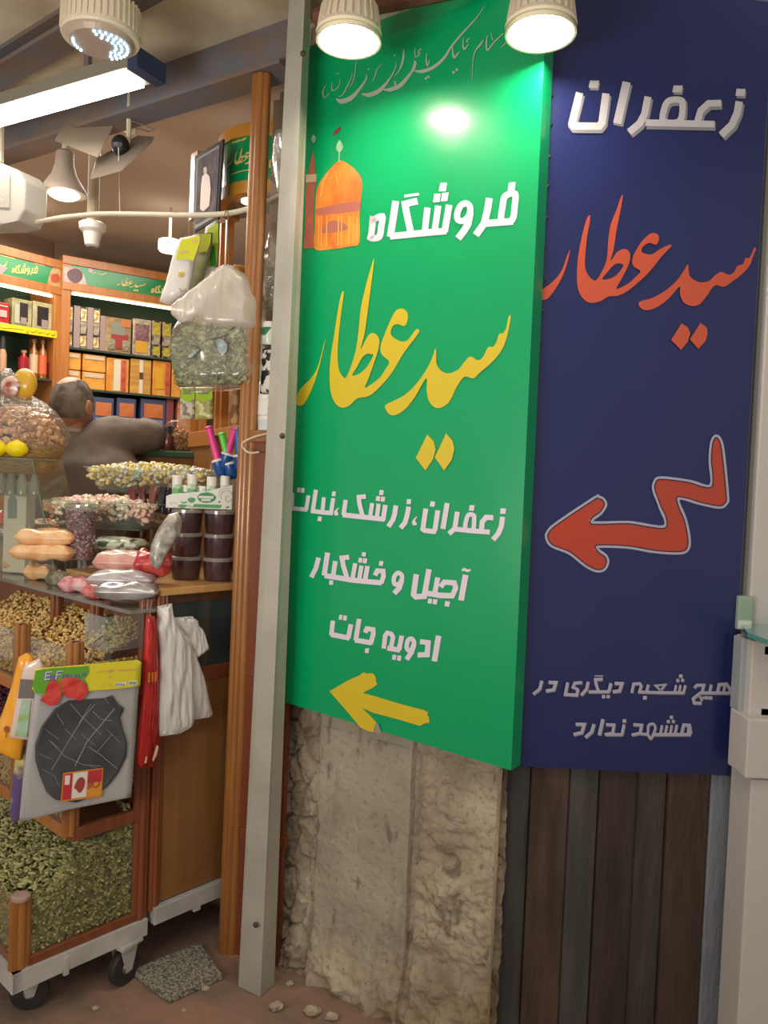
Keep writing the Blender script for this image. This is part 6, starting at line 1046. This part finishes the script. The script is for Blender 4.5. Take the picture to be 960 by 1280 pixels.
# inner right display: wooden frame with shelves under the curved sign
PI_ = Pl(atY(262, 520, 3.25), atY(304, 520, 2.85))
u = lambda x, y=520: PI_.uv(x, y)[0]
rt = thing('corner_cabinet', Z(PI_.hit(285, 540), 0), 'orange wooden corner cabinet of packets behind the fluted post', 'cabinet')
def ib(a0, a1, z0, z1, o0, o1): mb = MB(); b = [PI_.at(a0, z0, o0), PI_.at(a1, z0, o0), PI_.at(a1, z0, o1), PI_.at(a0, z0, o1)]; mb.hexa(b, [Z(q, z1) for q in b]); return mb
zi = PI_.uv(285, 548)[1]
ib(u(236), u(320), zi-.02, zi+.045, -.03, .0).build('front_rail', WO, rt, bevel=.003)
for x in (236, 267, 274): ib(u(x), u(x)+.022, zi+.04, 2.45 if x > 240 else zi+.16, -.03, .0).build('frame_post', WO, rt, bevel=.003)
ib(u(236), u(330), 0, zi-.02, -.30, -.01).build('lower_body', W3, rt)
ib(u(268), u(330), zi+.04, 2.5, -.31, -.29).build('back_panel', mat('cab_back', '5c4a3c', .3, coat=.3), rt)
for z in (zi+.30, 1.98, 2.2): ib(u(268), u(330), z, z+.01, -.28, -.02).build('shelf', GLASS, rt)
mb = MB(); q = PI_.hit(300, 310, -.1); mb.ball((q[0], q[1], 2.215+.05), .085, .06, .05, 18, 10); tag(mb.build('lampshade_bowl', mat('amber_bowl', 'c8822c', .3, coat=.5), None, True), 'amber orange rounded bowl on the high shelf under the curved sign', 'bowl')
for i, (x0, x1, y0, y1, c1_, c2_, lab) in enumerate(((276, 296, 486, 540, 'a8784c', 'd0a880', 'brown nut filled packet inside the orange corner cabinet'), (291, 298, 486, 535, '4a4c3c', '7c7c60', 'dark green herb packet inside the corner cabinet'), (297, 304, 490, 536, 'b0a890', 'd8d4c4', 'pale seed packet at the right of the corner cabinet'))):
    o = drape('shelf_packet', PI_, [(x0, y0), (x1, y0), (x1, y1), (x0, y1)], mat('pk_'+c1_, c1_, .4, c2=c2_, scale=40, kind='vor', coat=.4), off=-.06-.03*i, rnd=.015); tag(o, lab, 'packet')
# hanging green seed packets
PH = Pl(atY(226, 505, 2.95), atY(266, 505, 2.9))
for i, (x0, x1) in enumerate(((226, 244), (245, 266))):
    rt = thing('seed_pouch', PH.hit((x0+x1)/2, 524), ['left lime topped pouch of white seeds below the hanging leaf bag', 'right lime topped pouch of yellow green seeds below the hanging leaf bag'][i], 'pouch')
    drape('pouch_body', PH, [(x0, 484), (x1, 484), (x1, 524), (x0, 525)], mat('seed_body_%d' % i, ['cfc8b8', 'a8a45c'][i], .35, c2=['8a7c6c', 'd8d49c'][i], scale=70, kind='vor', coat=.4), rt, rnd=.012)
    letters('lime_top', PH, (0, 0, 1), [('q', [(x0+.5, 485), (x1-.5, 485), (x1-.5, 499), (x0+8, 503), (x0+.5, 498)])], mat('lime', '9cc01c', .35, coat=.4), rt, off=.019)
    letters('grey_label', PH, (0, 0, 1), [('q', [(x0+3, 487), (x1-4, 487), (x1-5, 493), (x0+3, 493)])], mat('grey_lab', '7c8c5c', .4), rt, off=.0195)
    mb = MB(); mb.tube([PH.hit((x0+x1)/2, 486), PH.hit((x0+x1)/2+1, 330, .0), PH.hit((x0+x1)/2+1, 272, .0)], .0012, 5); mb.build('hanging_thread', mat('thread', 'b8b0a0', .5), rt)
# ------------------------------------------------------------------ bags on the rail
def hook(x, y, x2, y2, Yd, lab):
    mb = MB(); a = atY(x, y, Yd); b = atY(x2, y2, Yd); pts = [a+np.array([-.006, 0, -.008]), a+np.array([0, 0, .008]), a+np.array([.006, .0, -.01]), (a+b)/2, b, b+np.array([-.012, 0, -.012]), b+np.array([-.024, 0, .0])]; mb.tube(cat_rom(pts, 4), .0018, 6); tag(mb.build('wire_hook', mat('wire_grey', '8c8478', .4, .6)), lab, 'hook')
PY = Pl(atY(205, 330, 2.58), atY(262, 330, 2.55)); c5 = (195, 280, 11.64)
rt = thing('hanging_pack', PY.hit(225, 385), 'white pack with yellow green top hanging from the rail', 'pack')
drape('pack_body', PY, [(c5[0]+x/c5[2], c5[1]+y/c5[2]) for x, y in ((385, 200), (530, 190), (640, 150), (640, 240), (560, 520), (520, 760), (480, 980), (350, 1090), (200, 1180), (60, 1160), (150, 900), (220, 600), (290, 380), (360, 240))], mat('pack_white', 'e2ddd8', .3, coat=.5, bump=.2, bscale=12), rt, rnd=.022, fold=.004, cols=20)
letters('yellow_top', PY, c5, [('q', [(390, 225), (530, 195), (635, 160), (640, 240), (600, 380), (545, 535), (470, 515), (400, 510), (290, 525), (320, 380), (365, 250)])], mat('pack_lime', 'cdd02c', .35, coat=.4), rt, off=.032)
letters('pink_lettering', PY, c5, [('c', 28, [(350, 420), (400, 400), (480, 400)]), ('c', 22, [(520, 260), (560, 240), (600, 230)])], mat('pack_pink', 'dca890', .4), rt, off=.0335)
letters('small_logo', PY, c5, [('q', [(330, 700), (385, 700), (385, 775), (325, 775)]), ('d', 26, 405, 730)], mat('pack_logo', 'c8b83c', .4), rt, off=.0335)
letters('printed_flower', PY, c5, [('s', 14, [(340, 930), (380, 990), (420, 960)]), ('s', 12, [(380, 960), (360, 1020)]), ('s', 12, [(430, 930), (440, 990)])], mat('pack_flower', 'a88c84', .4), rt, off=.0335)
PY2 = Pl(atY(240, 330, 2.66), atY(275, 330, 2.62))
rt = thing('hanging_pack', PY2.hit(255, 370), 'clear green herb pack hanging between the white pack and the picture frame', 'pack')
drape('pack_body', PY2, [(c5[0]+x/c5[2], c5[1]+y/c5[2]) for x, y in ((620, 140), (815, 130), (800, 300), (760, 500), (700, 700), (640, 900), (580, 1000), (480, 960), (520, 700), (560, 500), (600, 300))], mat('herb_pack', 'a8aa84', .3, c2='5c6434', scale=12, coat=.6), rt, rnd=.014, cols=14)
letters('yellow_top', PY2, c5, [('q', [(630, 150), (805, 140), (790, 290), (740, 400), (600, 420), (610, 300)])], mat('pack_lime2', 'b4bc34', .35, coat=.4), rt, off=.024)
rt = thing('hanging_pack', PY2.hit(265, 350, -.05), 'dark green and white pack hanging behind, nearest the framed picture', 'pack')
drape('pack_body', PY2, [(c5[0]+x/c5[2], c5[1]+y/c5[2]) for x, y in ((740, 60), (910, -60), (915, 300), (890, 620), (880, 800), (700, 860), (690, 600), (720, 300))], mat('pale_pack', 'c4beb0', .35, coat=.4), rt, off=-.05, rnd=.012)
letters('green_top', PY2, c5, [('q', [(745, 90), (905, -20), (905, 300), (880, 615), (715, 600), (760, 300)])], mat('lime_bright', 'a4b82c', .35), rt, off=-.030)
letters('dark_green_field', PY2, c5, [('q', [(790, 310), (850, 320), (880, 612), (790, 620)])], mat('green_deep', '2c7c34', .35), rt, off=-.0285)
hook(241, 270, 243, 292, 2.60, 'wire hook holding the white and yellow pack on the rail'); hook(283, 266, 286, 333, 2.52, 'long wire hook holding the large leaf bag on the rail')
# large bag of dried leaves
PBG = Pl(atY(220, 420, 2.46), atY(312, 420, 2.44))
rt = thing('leaf_bag', PBG.hit(268, 487), 'large clear knotted plastic bag of dried green leaves hanging from the rail', 'bag')
BF = clear('bag_film', 'f6f4ec', .17, 'e6dccc', .18, .22, bump=.5, bscale=16)
drape('bag_film', PBG, [(286, 331), (291, 334), (320, 352), (334, 380), (336, 470), (322, 484), (290, 487), (240, 491), (224, 484), (216, 460), (212, 438), (216, 415), (226, 400), (240, 372), (262, 348), (281, 333)], BF, rt, rnd=.075, fold=.008, rows=40, cols=30)
WF = clear('white_film', 'ffffff', .72, 'e0d6ca', .3, .3, bump=.5, bscale=20)
drape('upper_film', PBG, [(286, 332), (300, 338), (320, 352), (332, 380), (333, 414), (300, 418), (250, 412), (236, 402), (240, 374), (262, 350)], clear('upper_film', 'ffffff', .5, 'e2d8cc', .25, .25, bump=.4, bscale=14), rt, rnd=.070, fold=.006, rows=24, cols=24, off=.012)
drape('knot_fold', PBG, [(284, 331), (300, 342), (296, 352), (272, 372), (254, 392), (240, 402), (226, 404), (214, 393), (214, 383), (238, 364), (264, 344)], WF, rt, off=.06, rnd=.022, fold=.008, rows=30, cols=16)
pts = []; stk = []
for i in range(1500):
    y = rng.uniform(408, 478); v = (y-408)/70; xl = 216+4*abs(v-.5)*2+ (12*(1-v) if v < .2 else 0); x = rng.uniform(xl+4, 315); e = math.sqrt(max(.05, 1-((x-272)/58)**2)); pts.append(PBG.hit(x, y, .058*e*rng.uniform(.3, 1)))
sc_ = scatter('dried_leaves', pts, .018, [mat('leaf_a', 'a0ab80', .8), mat('leaf_b', '7c8860', .8), mat('leaf_c', 'b4bc92', .8), mat('leaf_d', '66724c', .8)], (1.5, .7, .10)); tag(sc_, 'dried green leaves inside the large hanging plastic bag', 'leaves', kind='stuff')
letters_each('printed_mark', PBG, (200, 330, 7.53), [[('s', 9, [(490, 712), (570, 690), (650, 655)])], [('s', 7, [(500, 720), (540, 790)])], [('s', 9, [(600, 700), (640, 755)])], [('s', 8, [(335, 770), (380, 805), (320, 870), (260, 900)])]], mat('bag_ink', '2c3038', .4), rt, off=.088)
letters_each('printed_patch', PBG, (200, 330, 7.53), [[('o', [(530, 720), (590, 710), (630, 760), (620, 830), (570, 840), (540, 790)], [])], [('q', [(260, 870), (330, 810), (350, 830), (290, 885)])]], mat('bag_patch', 'a8b4bc', .4, c2='6c7c84', scale=60), rt, off=.0865)
# ------------------------------------------------------------------ big cellophane basket, lemons, glass case
C = atY(22, 560, 2.95); cz = C[2]-.10
rt = thing('nut_basket', Z(C, cz), 'large round basket of nuts wrapped in shiny cellophane at the left edge', 'basket')
mb = MB(); mb.lathe(Z(C, cz), [(.10, 0), (.13, .02), (.165, .10), (.17, .115), (.16, .115), (.12, .03), (.002, .028)], 32, close=False, sx=1, sy=.9); mb.build('basket_shell', mat('basket_tan', 'b0905c', .7, c2='8a6c40', scale=40, stretch=(1, 1, 4), bump=.5), rt, True)
pts = []
for i in range(1500):
    a = rng.uniform(0, 2*PI); ph = rng.uniform(0, 1)**.8*PI/2; pts.append(Z(C, cz+.10)+np.array([.155*math.cos(a)*math.cos(ph), .14*math.sin(a)*math.cos(ph), .145*math.sin(ph)])*rng.uniform(.9, 1))
tag(scatter('walnut_kernels', pts, .0135, [mat('kernel_a', 'bc8a5c', .6), mat('kernel_b', '9a6a42', .6), mat('kernel_c', 'd4ac80', .6)], (1.2, .9, .7)), 'light brown walnut kernels piled in the cellophane wrapped basket', 'nuts', kind='stuff')
mb = MB(); N = 36
prof = [(.17, .10), (.178, .14), (.168, .19), (.135, .24), (.085, .275), (.03, .30), (.022, .315), (.05, .345), (.055, .37)]
mb.lathe(Z(C, cz), prof, N, close=False, sy=.9, noise_=.10); mb.build('cellophane_wrap', CELLO, rt, True)
mb = MB(); pp = Z(C, cz+.335); mb.ball(pp+np.array([.03, -.02, .0]), .045, .03, .055, 14, 10); b_ = mb.build('yellow_bow', mat('bow_yellow', 'd8a82c', .35, coat=.4), rt, True)
mb = MB(); mb.ball(pp+np.array([-.01, -.05, -.015]), .035, .012, .035, 12, 8, nz=.4); mb.build('red_bow_patch', mat('bow_red', 'a03c2c', .35, c2='e0d0c0', scale=30, coat=.4), rt, True)
mb = MB(); mb.ball(pp+np.array([-.04, -.02, .0]), .04, .025, .05, 12, 8, nz=.3); mb.build('clear_bow', CELLO, rt, True)
# glass case
ZC0 = float(atY(20, 572, 2.75)[2])
GC = [atY(-60, 570, 2.8), atY(40, 570, 2.72)]; hg = (GC[1]-GC[0])*[1, 1, 0]; hg /= np.linalg.norm(hg); ng = np.array([-hg[1], hg[0], 0])
base = Z(GC[1], 0); rt = thing('glass_case', Z(base, ZT), 'glass display case with slanted side at the left behind the counter', 'display case')
zlo = ZT+.002; A = base; B = base-hg*.30; Cc = B+ng*.16; D = A+ng*.16; slope = hg*.11
def pane(name, pts, m=GLASS, t=.004): mb = MB(); nn = np.cross(np.array(pts[1])-pts[0], np.array(pts[2])-pts[0]); nn = nn/np.linalg.norm(nn)*t; mb.prism(pts, nn); mb.build(name, m, rt)
ZC0 -= .004
pane('front_pane', [Z(B, zlo), Z(A+slope, zlo), Z(A, ZC0), Z(B, ZC0)]); pane('side_pane', [Z(A+slope, zlo), Z(D+slope, zlo), Z(D, ZC0), Z(A, ZC0)]); pane('top_pane', [Z(B, ZC0), Z(A, ZC0), Z(D, ZC0), Z(Cc, ZC0)])
mb = MB(); mb.tube([Z(A+slope, zlo), Z(A, ZC0), Z(B, ZC0)], .003, 6); mb.build('edge_line', EDGE, rt); mb = MB(); mb.tube([Z(A, ZC0), Z(D, ZC0)], .003, 6); mb.build('edge_line', EDGE, rt)
zm = float(atY(20, 620, 2.78)[2]); pane('shelf_pane', [Z(B+ng*.02, zm), Z(A+ng*.02, zm), Z(D-ng*.01, zm), Z(Cc-ng*.01, zm)], ACR)
# lemons on case
for i, (x, y, ex) in enumerate(((-4, 556, 0), (21, 558, 0))):
    P = atY(x, y, 2.80); mb = MB(); mb.lathe((P[0], P[1], ZC0+.006), [(.002, .0), (.016, .003), (.032, .018), (.034, .030), (.026, .048), (.010, .058), (.004, .062)], 20, sx=1.15); tag(mb.build('lemon', mat('lemon_yellow', 'f0d800', .4, bump=.1, bscale=80), None, True), ['bright yellow lemon cut by the left picture edge on the glass case', 'bright yellow lemon on the glass case below the nut basket'][i], 'lemon')
PX = Pl(atY(8, 640, 2.86), atY(34, 640, 2.84))
o = thing('white_appliance', Z(PX.hit(20, 645), ZT), 'white box shaped appliance with arched grey window inside the glass case', 'appliance'); mb = MB(); a_, b_ = PX.uv(5, 620)[0], PX.uv(33, 620)[0]; zt2 = PX.uv(20, 604)[1]
mb.prism([PX.at(a_, ZT+.001), PX.at(b_, ZT+.001), PX.at(b_, zt2), PX.at(a_, zt2)], -PX.n*.05); mb.build('appliance_body', WHITEP, o, bevel=.003)
mb = MB(); mb.prism([PX.hit(x, y, .001) for x, y in ((10, 648), (10, 626), (13, 620), (18, 620), (21, 626), (21, 648))], PX.n*.002); mb.build('arched_window', mat('arch_grey', '8a9c9c', .3), o)
for i, (x, c_) in enumerate(((2, 'b0b4ac'), (14, 'a8b0a4'), (28, 'c4c8bc'), (44, 'b8bcb0'))):
    P = Z(atY(x, 590, 2.83), zm+.006); mb = MB(); mb.lathe(P, [(.018, 0), (.019, .045), (.012, .06), (.012, .07)], 14); tag(mb.build('small_jar', clear('jar_clear_'+c_, 'dce4dc', .4, c_), None, True), ['small clear jar, leftmost on the case shelf', 'small clear jar, second from left on the case shelf', 'small clear jar, third from left on the case shelf', 'small clear jar at the right end of the case shelf'][i], 'jar', 'small jars in the glass case')
# ------------------------------------------------------------------ the man
def skin_body(name, V, E, Rr, m, parent, sub=2, root=0):
    me = bpy.data.meshes.new(name); V = [Vector([float(c) for c in p]) for p in V]; c0 = V[root].copy(); me.from_pydata([v-c0 for v in V], E, []); o = bpy.data.objects.new(name, me); SC.collection.objects.link(o); o.location = c0; me.materials.append(m)
    bpy.context.view_layer.objects.active = o; md = o.modifiers.new('skin', 'SKIN'); md.use_smooth_shade = True
    sv = me.skin_vertices[0].data if me.skin_vertices else None
    if sv is None: bm = bmesh.new(); bm.from_mesh(me); bm.verts.layers.skin.verify(); bm.to_mesh(me); bm.free(); sv = me.skin_vertices[0].data
    for i, r in enumerate(Rr): sv[i].radius = r if isinstance(r, tuple) else (r, r); sv[i].use_root = (i == root)
    s = o.modifiers.new('sub', 'SUBSURF'); s.levels = sub; s.render_levels = sub; setpar(o, parent); return o
hd = atY(90, 506, 3.42); man = thing('person', Z(hd, 0), 'balding man seen from behind in a grey brown jacket, right arm raised towards the shelves', 'person')
SKIN = mat('skin', 'b98468', .5, c2='a87458', scale=14); JK = mat('jacket_cloth', '64574e', .8, c2='6e6056', scale=6, bump=.3, bscale=14); TR = mat('trouser_cloth', '2c2c30', .85)
nk = hd+np.array([.012, -.0, -.125]); ch = atY(112, 584, 3.42); shl_ = atY(70, 590, 3.40); shr = atY(142, 546, 3.44); elb = atY(188, 546, 3.58); 
pel = np.array([ch[0]-.05, ch[1]+.03, .98]); wr_ = elb+np.array([-.10, .24, .06]); hl = shl_+np.array([-.06, .12, -.26]); wl = hl+np.array([.14, .18, .02])
V = [pel, (pel+ch)/2, ch, nk, hd+np.array([0, 0, -.02]), hd+np.array([0, 0, .05])]; E_ = [(0, 1), (1, 2), (2, 3), (3, 4), (4, 5)]; RR = [(.14, .10), (.14, .10), (.10, .08), .052, .075, .06]
def add(v, frm, r): V.append(v); E_.append((frm, len(V)-1)); RR.append(r); return len(V)-1
s_r = add(shr+np.array([-.02, 0, -.01]), 2, .045); e_r = add(elb, s_r, .036); w_r = add(wr_, e_r, .028); s_l = add(shl_, 2, .045); e_l = add(hl, s_l, .040); w_l = add(wl, e_l, .028)
for sx in (-.09, .09):
    hj = add(pel+np.array([sx, 0, -.08]), 0, .085); kn = add(pel+np.array([sx, .02, -.47]), hj, .058); an = add(np.array([pel[0]+sx, pel[1]+.02, .07]), kn, .042); add(np.array([pel[0]+sx, pel[1]+.15, .035]), an, .035)
body = skin_body('body', V, E_, RR, SKIN, man)
# jacket: torso and sleeves as one closed surface
def limb(mb, pts, rs, sy=1, n=14):
    pts = cat_rom(pts, 5); rs = list(np.interp(np.linspace(0, 1, len(pts)), np.linspace(0, 1, len(rs)), rs)); mb.tube(pts, rs, n)
    mb.ball(pts[0], rs[0]*.98); mb.ball(pts[-1], rs[-1]*.98)
mb = MB(); hip = pel+np.array([0, 0, -.08])
for k in range(26):
    t = k/25; c = hip*(1-t)+ch*t; rw = .19+.045*math.sin(t*PI*.5); mb.ball((c[0], c[1], hip[2]+(ch[2]-hip[2])*t), rw, rw*.66, .07, 24, 10)
mb.ball(ch+np.array([-.005, 0, .01]), .215, .135, .10, 24, 12); mb.ball((ch+nk)/2+np.array([0, 0, -.005]), .15, .11, .08, 20, 10); mb.ball(nk+np.array([0, 0, -.045]), .085, .085, .05, 20, 10)
shR = shr+np.array([-.03, 0, -.01]); shL = shl_+np.array([.0, 0, .01])
mb.ball((shR+nk)/2+np.array([0, 0, -.035]), .13, .10, .07, 20, 10); mb.ball((shL+nk)/2+np.array([0, 0, -.035]), .12, .10, .075, 20, 10)
limb(mb, [(ch+shR)/2, shR, (shR+elb)/2+np.array([0, 0, .004]), elb, elb+(wr_-elb)*.5, elb+(wr_-elb)*.88], [.10, .10, .088, .074, .062, .052])
limb(mb, [(ch+shL)/2, shL, (shL+hl)/2+np.array([-.015, 0, 0]), hl, hl+(wl-hl)*.9], [.10, .10, .085, .07, .05])
jk = mb.build('jacket', JK, man, True)
md = jk.modifiers.new('remesh', 'REMESH'); md.mode = 'VOXEL'; md.voxel_size = .012; md.use_smooth_shade = True
md = jk.modifiers.new('smooth', 'SMOOTH'); md.factor = .8; md.iterations = 14
tx = bpy.data.textures.new('cloth_folds', 'CLOUDS'); tx.noise_scale = .11; md = jk.modifiers.new('folds', 'DISPLACE'); md.texture = tx; md.strength = .022; md.mid_level = .5
mb = MB(); mb.lathe(nk+np.array([0, 0, -.03]), [(.072, 0), (.068, .025), (.062, .048), (.058, .045), (.062, .01)], 24, ax=(.05, .12, 1), close=False); mb.build('collar', mat('shirt_collar', 'a89c90', .8), man, True)
mb = MB(); mb.lathe(nk+np.array([0, -.004, -.045]), [(.090, 0), (.082, .03), (.074, .046), (.070, .04), (.08, .0)], 24, ax=(.05, .12, 1), close=False); mb.build('jacket_collar', JK, man, True)
V = [pel+np.array([0, 0, 0])]; E_ = []; RR = [(.155, .12)]
for sx in (-.09, .09):
    hj = add(pel+np.array([sx, 0, -.08]), 0, .098); kn = add(pel+np.array([sx, .02, -.47]), hj, .078); an = add(np.array([pel[0]+sx, pel[1]+.02, .09]), kn, .068)
skin_body('trousers', V, E_, RR, TR, man)
for sx in (-.09, .09): mb = MB(); mb.ball((pel[0]+sx, pel[1]+.07, .04), .05, .13, .04, 16, 8); mb.build('shoe', DARK, man, True)
# skull, hair fringe, ears
hy = hd+np.array([0, 0, .0]); fwd = np.array([.35, .94, 0]); side = np.array([.94, -.35, 0])
mb = MB(); mb.ball(hy, .081, .098, .118, 28, 20, h=side); head = mb.build('head', SKIN, body, True)
mb = MB(); N = 40; M_ = 18; vs = []
def hz(t):    # top edge of the hair ring, angle from the back
    return .50 if abs(t) < .5 else .62
for sgn, k in ((1, 1.05), (0, .97)):
    for j in range(M_+1):
        for i in range(N+1):
            t = -2.25+4.5*i/N; zt3 = .62+.22*min(1, abs(t)/1.2) ; z0 = -.50 if abs(t) < 1.5 else -.2; z = z0+(zt3-z0)*j/M_; rr_ = math.sqrt(max(0, 1-z*z)); q = k+(.02*noise.noise(Vector((t*6, z*6, 1))) if sgn else 0)
            d = -fwd*math.cos(t)+side*math.sin(t); ds = abs(math.sin(t)); rad = .098*(1-ds)+.081*ds; vs.append(hy+d*rad*rr_*q+np.array([0, 0, z*.118*q]))
C_ = N+1; NN = C_*(M_+1); fs = []
for j in range(M_):
    for i in range(N): a = j*C_+i; fs += [(a, a+1, a+C_+1, a+C_), (NN+a, NN+a+C_, NN+a+C_+1, NN+a+1)]
for i in range(N): a = i; fs.append((a+1, a, NN+a, NN+a+1)); a = M_*C_+i; fs.append((a, a+1, NN+a+1, NN+a))
for j in range(M_): a = j*C_; fs.append((a, a+C_, NN+a+C_, NN+a)); a = j*C_+N; fs.append((a+C_, a, NN+a, NN+a+C_))
mb.add(vs, fs); mb.build('hair', mat('hair_grey', '4c4034', .8, c2='83766a', scale=18, bump=.8, bscale=60, stretch=(1, 1, .5)), body, True)
for s_ in (-1, 1):
    e = hy+side*.084*s_+fwd*.005+np.array([0, 0, -.012]); mb = MB(); mb.ball(e, .009, .020, .032, 12, 8, h=side); mb.build('ear', SKIN, body, True)
f0 = hy+fwd*.098; mb = MB(); mb.ball(f0+np.array([0, 0, -.015]), .014, .022, .026, 10, 8, h=side); mb.build('nose', SKIN, body, True)
for s_ in (-1, 1): mb = MB(); mb.ball(hy+fwd*.085+side*.03*s_+np.array([0, 0, .012]), .013, .01, .009, 12, 8, h=side); mb.build('eye', WHITEP, body, True)
mb = MB(); mb.ball(hy+fwd*.086+np.array([0, 0, -.055]), .024, .01, .006, 12, 6, h=side); mb.build('mouth', mat('lips', '9c5c50', .5), body, True)
def hand(w_, d, name='hand'):
    d = d/np.linalg.norm(d); s_ = np.cross(d, [0, 0, 1.]); s_ /= np.linalg.norm(s_); dn = np.array([0, 0, -1.]); V = [w_, w_+d*.045, w_+d*.085]; E2_ = [(0, 1), (1, 2)]; R2 = [(.026, .020), (.036, .016), (.036, .014)]
    for k, L in enumerate((.062, .074, .068, .052)):
        o_ = s_*(-.027+.018*k); b0 = w_+d*.085+o_; V += [b0, b0+d*L*.5+dn*.004, b0+d*L*.85+dn*.022]; n_ = len(V); E2_ += [(2, n_-3), (n_-3, n_-2), (n_-2, n_-1)]; R2 += [.0095, .0085, .0075]
    b0 = w_+d*.03-s_*.03; V += [b0, b0+d*.035-s_*.018, b0+d*.06-s_*.014]; n_ = len(V); E2_ += [(1, n_-3), (n_-3, n_-2), (n_-2, n_-1)]; R2 += [.013, .010, .009]
    skin_body(name, V, E2_, R2, SKIN, man, sub=1, root=1)
hand(wr_, wr_-elb); hand(wl, wl-hl)
# ------------------------------------------------------------------ right edge: white kiosk
rt = thing('white_kiosk', Z(atY(950, 1000, 1.9), 0), 'white display kiosk with glass shelf and pale blue lit panel at the right edge', 'kiosk')
KM = mat('kiosk_white', 'cfc9c4', .45)
def kcol(x0, x1, yr, Yd, z0, z1, dep, nm, m=KM, bev=.004):
    A = atY(x0, yr, Yd); B = atY(x1, yr, Yd); mb = MB(); mb.box((A[0], Yd, z0), (1, 0), B[0]-A[0], dep, z1-z0); return mb.build(nm, m, rt, bevel=bev)
kcol(932, 1060, 1100, 1.88, .0, atY(930, 965, 1.93)[2], .11, 'kiosk_plinth')
kcol(934, 1060, 930, 1.86, atY(930, 966, 1.90)[2], atY(930, 893, 1.90)[2], .10, 'kiosk_waist')
kcol(938, 1060, 850, 1.90, atY(930, 892, 1.92)[2], atY(940, 799, 1.92)[2], .09, 'kiosk_middle')
kcol(925, 936, 850, 1.925, atY(930, 892, 1.92)[2], atY(940, 799, 1.92)[2], .05, 'kiosk_side', mat('kiosk_shade_grey', 'a6acb0', .4))
kcol(946, 1060, 600, 2.0, atY(940, 795, 1.92)[2], 2.68, .05, 'kiosk_column')
kcol(936, 944, 600, 2.02, atY(940, 795, 1.92)[2], 2.68, .04, 'corner_strip', mat('kiosk_grey_strip', '8e8c88', .4))
A = atY(928, 790, 1.86); B = atY(1040, 806, 1.80); zg = atY(940, 796, 1.88)[2]; mb = MB(); mb.prism([Z(atY(926, 795, 1.97), zg), Z(atY(934, 795, 1.87), zg), Z(atY(960, 795, 1.78), zg), Z(atY(1050, 795, 1.75), zg), Z(atY(1050, 795, 2.1), zg), Z(atY(926, 795, 2.0), zg)], (0, 0, .012)); mb.build('glass_shelf', mat('shelf_teal', '5a9c92', .1, coat=.8), rt, bevel=.002)
A = atY(955, 850, 1.90); B = atY(1010, 850, 1.90); mb = MB(); mb.box((A[0], 1.905, atY(955, 887, 1.9)[2]), (1, 0), B[0]-A[0], .012, atY(955, 817, 1.9)[2]-atY(955, 887, 1.9)[2]); mb.build('lit_panel', glow('panel_blue', 'a8d8e8', .8), rt)
for ya, yb in ((808, 818), (886, 900)): mb = MB(); mb.box((A[0]-.002, 1.900, atY(955, yb, 1.9)[2]), (1, 0), B[0]-A[0], .018, atY(955, ya, 1.9)[2]-atY(955, yb, 1.9)[2]); mb.build('panel_clamp', mat('clamp_grey', '77736e', .4, .4), rt)
# brick strip seen between banner and kiosk, and pale green box
mb = MB(); x0_ = PB.uv(914, 600, -.09)[0]; p0 = PB.at(x0_, 0, -.12); p1 = PB.at(x0_+.4, 0, -.12); b = [p0, p1, p1-PB.n*.1, p0-PB.n*.1]; mb.hexa(b, [Z(q, 2.70) for q in b]); struct(mb.build('wall_side', mat('tan_blocks', '7a6c58', .8, c2='5c5040', scale=3, stretch=(1, 1, 4), bump=.4)))
A = Z(atY(921, 780, 1.99), 0); zz0 = atY(925, 787, 1.99)[2]; zz1 = atY(925, 745, 1.99)[2]; mb = MB(); mb.box((A[0], 1.985, zz0), (1, 0), .036, .05, zz1-zz0); o = thing('green_box', (A[0]+.02, 1.99, zz0), 'pale green box glimpsed between the blue banner and white kiosk', 'box'); mb.build('box_body', mat('pale_green', '9cb49c', .4), o, bevel=.003)
mb = MB(); mb.box((A[0], 1.983, zz0+.004), (1, 0), .034, .002, .02); mb.build('white_label', WHITEP, o)
mb = MB(); mb.box((A[0]+.022, 1.985, 0), (1, 0), .010, .03, zz0-.001); tag(mb.build('bracket_stand', mat('kiosk_shade_grey', 'a6acb0', .4)), 'narrow grey stand under the pale green box', 'stand')
# timbers and wires up under the ceiling above the banners
mb = MB(); a_ = atz(395, 22, 2.66); b_ = atz(600, -20, 2.66); mb.tube([a_, b_], .022, 8); o = mb.build('ceiling_timber', mat('reddish_timber', '7c4c38', .8, c2='5c382c', scale=6, bump=.5)); tag(o, 'reddish brown timber under the ceiling behind the left pendant lamp', 'timber')
for i, (x1, y1, x2, y2) in enumerate(((400, 30, 470, -10), (880, 2, 960, 6))):
    mb = MB(); p = atz(x1, y1, 2.685); q = atz(x2, y2, 2.685); mb.tube(cat_rom([p, (p+q)/2+np.array([.01, .02, -.006]), q], 6), .004, 6); tag(mb.build('ceiling_cable', DARK), ['dark cable under the ceiling above the left pendant lamp', 'dark cable above the top edge of the blue banner'][i], 'cable')
